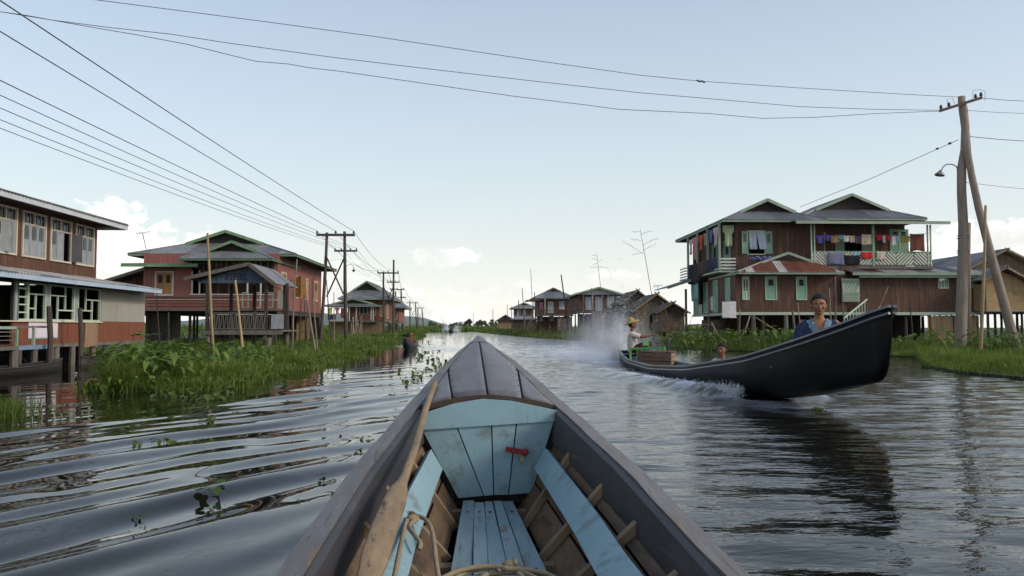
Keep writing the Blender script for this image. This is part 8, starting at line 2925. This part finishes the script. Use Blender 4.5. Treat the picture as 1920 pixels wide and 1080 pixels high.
# frame just outside the picture on the left: it carries the near ends of the wires
h_frame("z", "twin-pole timber power frame standing beside the porch of the brown house", -10.6, -9.2, 4.0, 7.4, 7.4, 7.2, -11.2, -8.5, 6.2, (-10.2, -8.4))
def wire(a, b, sag, label, r=.009, n=28, kinks=0, seed=1, group=None):
 a, b = Vector(a), Vector(b)
 rr = random.Random(seed)
 pts = []
 for i in range(n + 1):
  t = i / n
  p = a.lerp(b, t) - V(0, 0, 4 * sag * t * (1 - t))
  if kinks and 0 < i < n:
   p = p + V(0, 0, rr.uniform(-kinks, kinks))
  pts.append(p)
 o = MB().tube(pts, r, 5).build("power_wire", "wire", None, origin=a)
 tag(o, label, "wire", group)
 return o
G1, G2 = "wires between the power frames", "thin lower wires between the power frames"
names = ["uppermost left", "middle", "canal-side"]
edge_px = [(0, 142), (0, 50), (12, 0)]
for i in range(3):
 b = WIRE_ENDS["a"][0][i]
 z_ = WIRE_ENDS["z"][0][i]
 # the wire passes through the measured point at the picture's edge
 q = at_x(*edge_px[i], z_.x + (b.x - z_.x) * .25)
 a = b + (q - b) * ((b.y - 4.0) / (b.y - q.y))
 t_ = (b.y - q.y) / (b.y - 4.0)
 wire(b, a, .12, ["thick wire running up to the left from the first frame's left insulator", "thick wire running up to the left from the first frame's middle insulator", "thick wire running up to the left from the first frame's right insulator"][i], .013)
low_px = [(0, 222), (0, 206), (0, 184), (0, 160)]
for i in range(4):
 b = WIRE_ENDS["a"][1][i]
 q = at_x(*low_px[i], b.x - .3)
 a = b + (q - b) * ((b.y - 4.0) / (b.y - q.y))
 wire(b, a, .25, "thin wire of the lower set running from the first frame's lower arm to the left", .008, group="lower wires from the first frame to the left")
seq = ["a", "b", "c", "d", "e"]
for k in range(4):
 A, B = WIRE_ENDS[seq[k]], WIRE_ENDS[seq[k + 1]]
 for i in range(3):
  wire(A[0][i], B[0][i], .75, "sagging wire between the timber power frames down the left bank", .012 + .006 * k, group=G1)
 if A[1] and B[1]:
  for i in range(4):
   wire(A[1][i], B[1][i], .7, "thin sagging wire between the lower arms of the power frames", .008 + .005 * k, group=G2)
# ---- big crooked double pole on the right
YP = 30.0
rt = thing("power_pole", "tall crooked grey power pole with leaning prop and street lamp, right bank", "power pole", (frm(1803, 640, YP).x, YP, 0))
pp = [(1800, 668, .225), (1801, 640, .215), (1804, 560, .205), (1806, 480, .19), (1806, 420, .175), (1803, 360, .165), (1803, 318, .165), (1808, 280, .135), (1810, 240, .145), (1806, 205, .16), (1803, 190, .13), (1803, 181, .13)]
MB().tube([frm(x, y, YP) for x, y, r in pp], [r for x, y, r in pp], 12).build("pole", "pole_wood", rt, True)
# splice: older pole butted beside it up to mid height
s2 = [(1798, 660, .13), (1800, 560, .13), (1799, 480, .12), (1800, 418, .12)]
MB().tube([frm(x + 14, y, YP + .12) for x, y, r in s2], [r for x, y, r in s2], 10).build("splice_pole", "pole_wood", rt, True)
for y in (442, 447, 470, 474):
 c0 = frm(1807, y, YP)
 MB().tube([c0 + V(.22 * math.cos(t), .22 * math.sin(t) + .05, .01 * math.sin(t)) for t in np.linspace(0, 6.283, 17)], .012, 5, caps=False).build("lashing", "wire", rt)
pr = [(1812, 250, .12), (1815, 290, .12), (1822, 330, .125), (1835, 390, .135), (1856, 470, .15), (1880, 560, .165), (1902, 640, .175), (1908, 664, .18)]
MB().tube([frm(x, y, YP - .25 - .3 * (y - 250) / 400) for x, y, r in pr], [r for x, y, r in pr], 10).build("prop_pole", "pole_wood", rt, True)
a, b = frm(1762, 208, YP - .2), frm(1841, 183, YP - .2)
MB().beam(a, b, .09, .10).build("cross_arm", "pole_wood_dark", rt)
for t in (.03, .22, .85, .98):
 insulator(rt, a.lerp(b, t) + V(0, 0, .05), s=.9)
MB().tube([frm(1777, 202, YP - .2), frm(1776, 186, YP - .2), frm(1786, 184, YP - .2), frm(1790, 195, YP - .2)], .008, 5).build("jumper_wire", "wire", rt)
MB().tube([frm(1824, 186, YP - .2), frm(1824, 170, YP - .2), frm(1836, 168, YP - .2), frm(1847, 171, YP - .2), frm(1847, 190, YP - .2)], .008, 5).build("jumper_wire", "wire", rt)
# street lamp
MB().tube([frm(1796, 318, YP), frm(1793, 312, YP), frm(1785, 308, YP), frm(1775, 308, YP), frm(1768, 313, YP), frm(1765, 320, YP)], .022, 7).build("lamp_arm", "lamp_metal", rt, True)
q = frm(1763, 321, YP)
ax = Matrix.Rotation(R(12), 3, 'Y')
MB().loft([[q + ax @ V(r_ * math.cos(k * math.pi / 8), r_ * math.sin(k * math.pi / 8), z_) for k in range(16)] for r_, z_ in ((.02, .05), (.045, .03), (.06, -.01), (.15, -.10), (.18, -.15), (.185, -.17), (.165, -.165), (.13, -.11), (.02, -.05))]).build("lamp_head", "lamp_metal", rt, True)
MB().ellipsoid(q + ax @ V(0, 0, -.11), (.06, .06, .07), 10, 8).build("lamp_bulb", "fascia_white", rt, True)
# ---- poles that carry the far ends of the crossing wires, outside the picture
for (x, y, h, lb) in ((-18.5, 20.0, 10.6, "timber pole behind the brown house carrying the crossing wires, outside the picture"), (46.0, 37.0, 9.6, "timber pole beyond the right edge carrying the crossing wires")):
 o = crooked((x, y, -.4), (x, y, h), .16, .11, 7, .05, 9, 5).build("timber_pole", "pole_wood_dark", None, True, origin=(x, y, 0))
 tag(o, lb, "pole")
def cross_wire(pts, label, r=.010, ext=None, dep=None):
 o = MB().tube(pts, r, 5).build("power_wire", "wire", None, origin=pts[0])
 tag(o, label, "wire")
def span(px_list, y0, y1, seed):
 """points measured along the wire; depth runs evenly between its two ends"""
 x0, x1 = px_list[0][0], px_list[-1][0]
 out = []
 # a straight span between two poles: depth follows from the plan line between them
 A, B = V(-18.5, 20.0, 0), V(frm(1803, 200, YP).x, YP - .2, 0)
 for (px, py) in px_list:
  d = ray(px, py)
  # meet the sight line with the vertical plane through A-B
  n = V(-(B.y - A.y), B.x - A.x, 0)
  t = (A - CAMP).dot(n) / d.dot(n)
  out.append(CAMP + d * t)
 return out
w1 = span([(182, 0), (500, 41), (700, 68), (1000, 113), (1200, 141), (1310, 152), (1500, 165), (1700, 177), (1800, 182)], 20, 30, 1)
w1 = [w1[0] + (w1[0] - w1[1]) * .62] + w1
cross_wire(w1, "uppermost wire crossing the sky to the right-hand pole")
w2 = span([(0, 22), (100, 38), (200, 51), (320, 64), (430, 81), (620, 107), (760, 124), (870, 137), (1000, 152), (1200, 174), (1330, 185), (1500, 200), (1640, 205), (1765, 207)], 20, 30, 2)
w2 = [w2[0] + (w2[0] - w2[1]) * 1.5] + w2
cross_wire(w2, "middle wire crossing the sky to the right-hand pole")
w3 = span([(0, 22), (50, 29), (160, 49), (260, 66), (350, 83), (430, 103), (480, 115), (540, 120), (580, 127), (640, 134), (820, 160), (960, 180), (1100, 197), (1160, 205), (1330, 213), (1430, 222), (1530, 220), (1640, 213), (1770, 208)], 20, 30, 3)
w3 = [w3[0] + (w3[0] - w3[1]) * 2.6] + w3
cross_wire(w3, "lowest, kinked wire crossing the sky to the right-hand pole")
bx_ = MB()
for (px, py) in ((1310, 152), (1318, 153)):
 bx_.ellipsoid(span([(px, py)], 0, 0, 0)[0], (.10, .03, .03), 8, 6, Matrix.Rotation(prr.uniform(-.6, .6), 3, 'Y'))
tag(bx_.build("wire_tangle", "wire", None, True, origin=span([(1310, 152)], 0, 0, 0)[0]), "small tangle caught on the uppermost crossing wire", "tangle")
for (p0, p1, lb, r) in (((1843, 184), (1930, 190), "upper wire leaving the right-hand pole towards the right edge", .011), ((1812, 207), (1930, 213), "second wire leaving the right-hand pole towards the right edge", .009), ((1817, 256), (1930, 265), "service wire leaving the right-hand pole at mid height", .013), ((1812, 342), (1930, 355), "low wire leaving the right-hand pole towards the right edge", .008)):
 a, b = frm(*p0, YP - .2), frm(*p1, YP + 1.5)
 cross_wire([a, a.lerp(b, .5) - V(0, 0, .02), b, b + (b - a) * 7.0], lb, r)
a, b = frm(1797, 262, YP), at_y(1500, 388, 42)
cross_wire([a, a.lerp(b, .5) - V(0, 0, .08), b], "service wire from the right-hand pole down to the mint house roof", .012)
mb = MB().ellipsoid(a.lerp(b, .04), (.07, .07, .05), 8, 6)
mb.ellipsoid(a.lerp(b, .10), (.06, .06, .045), 8, 6)
mb.build("insulator", "insulator", rt, True)
cross_wire([frm(606, 490, 56), frm(640, 486, 58), at_y(735, 528, 86)], "thin service wire from the red house eave to the second power frame", .010)
cross_wire([at_y(660, 549, 90), at_y(700, 540, 86.5), at_y(719, 532, 85)], "thin service wire from the third house roof to the second power frame", .012)
# ---- bamboo stakes: photo base and top, distance, radius
ST = [(404, 690, 389, 437, 17.5, .055, "bamboo", "tallest bamboo stake standing in the left bank clump before the fuel shelter"), (457, 658, 441, 525, 24, .075, "bamboo", "pale bamboo stake leaning before the fuel sign"),
      (547, 670, 557, 486, 27, .05, "bamboo_old", "slim bamboo stake at the corner of the fuel shelter"), (594, 660, 574, 556, 27, .075, "bamboo_old", "thick leaning stake before the red house's canal side, left of a pair"), (597, 661, 587, 560, 27.6, .05, "bamboo_old", "thin stake crossing the thick leaning stake before the red house"),
      (627, 640, 626, 548, 46, .05, "bamboo_old", "thin stake between the legs of the first power frame"), (622, 632, 612, 524, 52, .06, "pole_wood_dark", "dark leaning stake just left of the third house"), (679, 626, 678, 588, 70, .05, "bamboo_old", "short stake before the third house verandah"),
      (300, 655, 293, 540, 33, .045, "wood_grey_dark", "dark stake left of the red house's undercroft"), (318, 640, 316, 586, 37, .06, "wood_grey", "grey stake under the red house's front"), (560, 655, 565, 560, 34, .05, "wood_grey_dark", "dark stake right of the fuel shelter rail"), (577, 640, 570, 552, 38, .05, "pole_wood_dark", "dark stake leaning on the red house's verandah corner"),
      (1838, 655, 1848, 385, 27.5, .095, "bamboo", "tall bright bamboo stake beside the right-hand power pole"), (1385, 640, 1388, 580, 36, .05, "bamboo_old", "bamboo stake before the posters of the mint house"), (1325, 640, 1330, 560, 41, .05, "bamboo_old", "stake before the canal doors of the mint house"), (1268, 632, 1288, 578, 45, .05, "bamboo", "pale bamboo stake leaning right beside the side roof post"),
      (1267, 636, 1243, 566, 47, .07, "bamboo_old", "thick pole leaning left against the thatched hut"), (1490, 628, 1486, 583, 37, .12, "wood_grey", "stout grey post behind the woman's shoulder"), (1502, 622, 1496, 568, 37, .045, "bamboo_old", "thin stake right behind the woman's shoulder"), (1560, 620, 1555, 540, 37, .06, "bamboo_old", "dark stake left of the slatted door"),
      (1567, 622, 1566, 519, 37.4, .07, "bamboo_old", "taller stake next to the slatted door"), (1583, 622, 1578, 520, 37.2, .05, "wood_grey", "grey stake before the slatted door"), (1630, 620, 1626, 532, 37, .05, "wood_grey_dark", "dark stake at the top of the mint stairs"), (1636, 605, 1665, 538, 37, .05, "bamboo_old", "bamboo pole leaning against the long brown wall"),
      (1712, 632, 1705, 552, 36, .05, "wood_grey_dark", "dark stake before the long brown wall"), (1650, 615, 1648, 575, 37, .04, "white_paint", "short white stake above the black boat's bow"), (1845, 640, 1838, 585, 37, .06, "wood_grey_dark", "short dark stake under the end of the long wall"),
      (1112, 625, 1109, 540, 72, .10, "wood_grey", "grey pole before the tall dark house, left of its middle shutter"), (1136, 620, 1127, 470, 80, .06, "bamboo_old", "") , (1066, 620, 1052, 515, 88, .14, "pole_wood_dark", "thick dark pole leaning before the hip-roofed house"), (1006, 622, 1002, 548, 95, .12, "pole_wood_dark", "dark pole at the left corner of the hip-roofed house"),
      (1000, 622, 995, 504, 96, .06, "wood_grey", "very tall thin pole left of the hip-roofed house"), (985, 620, 979, 540, 118, .10, "wood_grey_dark", "thin tall pole before the small grey house"), (977, 618, 972, 563, 125, .13, "pole_wood_dark", "dark stake before the small grey house"), (925, 616, 924, 579, 180, .12, "wood_grey", "lone telegraph pole far down the right bank"), (887, 612, 888, 587, 260, .14, "wood_grey", "lone telegraph pole in the far distance near the two trees"),
      (952, 616, 951, 571, 150, .10, "wood_grey", "thin pole beside the far grey-board hut"), (960, 616, 959, 574, 145, .10, "wood_grey_dark", "darker thin pole beside the far grey-board hut")]
for i, (bx0, by0, tx, ty, Y, r, m, lb) in enumerate(ST):
 if not lb:
  continue
 b, t = at_y(bx0, by0, Y), at_y(tx, ty, Y)
 if b.z > .05:
  b = b + (b - t) * ((b.z + .1) / (t.z - b.z))
 mb = crooked(b - V(0, 0, .3), t, r * .66, r * .46, 7, .035, 8, 60 + i)
 o = mb.build("bamboo_stake" if "bamboo" in m else "wooden_stake", m, None, True, origin=(b.x, b.y, 0))
 tag(o, lb, "stake")
# ragged fence of reeds and stakes before the third left house
rr2 = random.Random(12)
for i in range(26):
 px = rr2.uniform(660, 765)
 Y = 78 + (px - 660) / 105 * 40
 b = at_y(px, 622, Y)
 h = rr2.uniform(.9, 2.3)
 o = crooked((b.x, b.y, -.2), (b.x + rr2.uniform(-.35, .35), b.y, h), .06, .045, 4, .03, 6, i).build("bamboo_stake", "bamboo_old" if rr2.random() < .6 else "fence_reed", None, True, origin=(b.x, b.y, 0))
 tag(o, "short bamboo stake in the ragged row along the left bank below the third house", "stake", "ragged stakes below the third left house")
for i in range(34):
 px = rr2.uniform(955, 1075)
 Y = 128 - (px - 955) / 120 * 38
 b = at_y(px, 622, Y)
 o = crooked((b.x, b.y, -.2), (b.x + rr2.uniform(-.3, .3), b.y, rr2.uniform(1.0, 2.6)), .06, .04, 4, .03, 6, i + 40).build("bamboo_stake", "bamboo_old" if rr2.random() < .6 else "wood_grey", None, True, origin=(b.x, b.y, 0))
 tag(o, "short bamboo stake in the row before the far houses of the right bank", "stake", "stakes before the far right houses")
for i in range(16):
 px = rr2.uniform(1105, 1250)
 Y = 74 - (px - 1105) / 145 * 22
 b = at_y(px, 622, Y)
 o = crooked((b.x, b.y, -.2), (b.x + rr2.uniform(-.4, .4), b.y, rr2.uniform(.9, 2.2)), .05, .035, 4, .03, 6, i + 80).build("bamboo_stake", "bamboo_old", None, True, origin=(b.x, b.y, 0))
 tag(o, "short bamboo stake in the row before the thatched huts", "stake", "stakes before the thatched huts")
# ---- tall bare bamboo culms with side twigs kept as aerial masts
def culm(label, base, top, Y, twigs, r):
 b, t = at_y(*base, Y), at_y(*top, Y)
 b = b + (b - t) * (b.z / (t.z - b.z)) if b.z > 0 else b
 rt = thing("bamboo_mast", label, "mast", (b.x, b.y, 0))
 crooked(b, t, r * .75, r * .25, 8, .10, 7, 9).build("stem", "wood_grey", rt, True)
 rr = random.Random(len(label))
 for (px, py, ex, ey) in twigs:
  p, q = at_y(px, py, Y), at_y(ex, ey, Y)
  m_ = p.lerp(q, .5) + V(0, rr.uniform(-.1, .1), .04 * (q - p).length)
  MB().tube([p, m_, q], [r * .26, r * .2, r * .12], 5).build("twig", "wood_grey", rt, True)
  for k in range(3):
   f = .45 + .2 * k
   s = p.lerp(q, f)
   e = s + (q - p) * .16 + V(0, rr.uniform(-.2, .2), rr.choice((-1, 1)) * .13 * (q - p).length)
   MB().tube([s, e], [r * .14, r * .08], 4).build("twig", "wood_grey", rt)
 return rt
culm("tall bare bamboo mast with side twigs rising behind the thatched hut", (1228, 585), (1200.5, 430), 61.5, [(1201, 435, 1186, 434), (1201.5, 440, 1222, 433), (1203, 452, 1182, 448), (1204, 460, 1236, 446), (1205, 470, 1230, 458), (1206, 476, 1166, 453), (1206, 474, 1185, 478)], .055)
culm("shorter bare bamboo mast with side twigs before the tall dark house", (1136, 620), (1118.5, 473), 82, [(1119, 480, 1110, 479), (1120, 487, 1110, 485), (1121, 490, 1130, 487), (1123, 501, 1106, 502), (1123, 500, 1140, 503), (1121, 493, 1113, 496)], .06)
# ---- television aerial on the red house's wing
def aerial(label, base, top, Y, s=.5):
 b, t = at_y(*base, Y), at_y(*top, Y)
 rt = thing("television_aerial", label, "aerial", b)
 MB().tube([b, b.lerp(t, .5) + V(.03, 0, 0), t], .022, 6).build("mast", "wood_grey", rt, True)
 MB().tube([t + V(-.35, 0, -.03), t + V(.42, 0, .08)], .014, 5).build("boom", "lamp_metal", rt)
 for k in range(5):
  c = t + V(-.30 + .15 * k, 0, -.02 + .02 * k)
  L_ = .22 + .03 * k
  MB().tube([c + V(.05, -L_, .10 - .06 * k), c + V(-.05, L_, -.10 + .02 * k)], .008, 5).build("element", "lamp_metal", rt)
 for k in (-1, 1):
  MB().tube([t + V(-.05, 0, .02), t + V(-.35, 0, .02 - k * .22)], .008, 5).build("element", "lamp_metal", rt)
 return rt
aerial("television aerial on a thin mast above the red house's wing roof", (278, 492), (267, 437), 43.0)
aerial("small television aerial above the thatched hut", (1234, 556), (1233, 536), 62.0)
# yellow things seen under the brown house
mb = MB()
p = at_y(238, 662, 28.5)
for k in range(5):
 a_ = .25 * k - .4
 mb.beam(p + V(-.3, 0, -.05), p + V(.45 * math.cos(a_), 0, .45 * math.sin(a_)), .04, .07)
tag(mb.build("broom_bundle", "yellow_plastic", None, origin=p), "yellow-orange bundle of sticks seen under the brown house", "bundle")
p = at_y(565, 540, 40.6)
plant("potted_plant", "green creeper on the verandah corner of the red house", at_y(541, 560, 41.0), .8, 14, prr, "arum", spread=.8)
# ================================================================== AIR
hz = bpy.data.materials.new("haze")
hz.use_nodes = True
hz.node_tree.nodes.clear()
hv = hz.node_tree.nodes.new("ShaderNodeVolumePrincipled")
hv.inputs["Color"].default_value = (.90, .95, 1.0, 1)
hv.inputs["Density"].default_value = 8e-5
hv.inputs["Anisotropy"].default_value = .3
ho = hz.node_tree.nodes.new("ShaderNodeOutputMaterial")
hz.node_tree.links.new(hv.outputs[0], ho.inputs["Volume"])
MATS["haze"] = hz
ob = MB().box((-4600, -60, -1.4), (4600, 4300, 76)).build("haze", "haze")
tag(ob, "thin pale haze filling the air above the canal", "haze", kind="stuff")
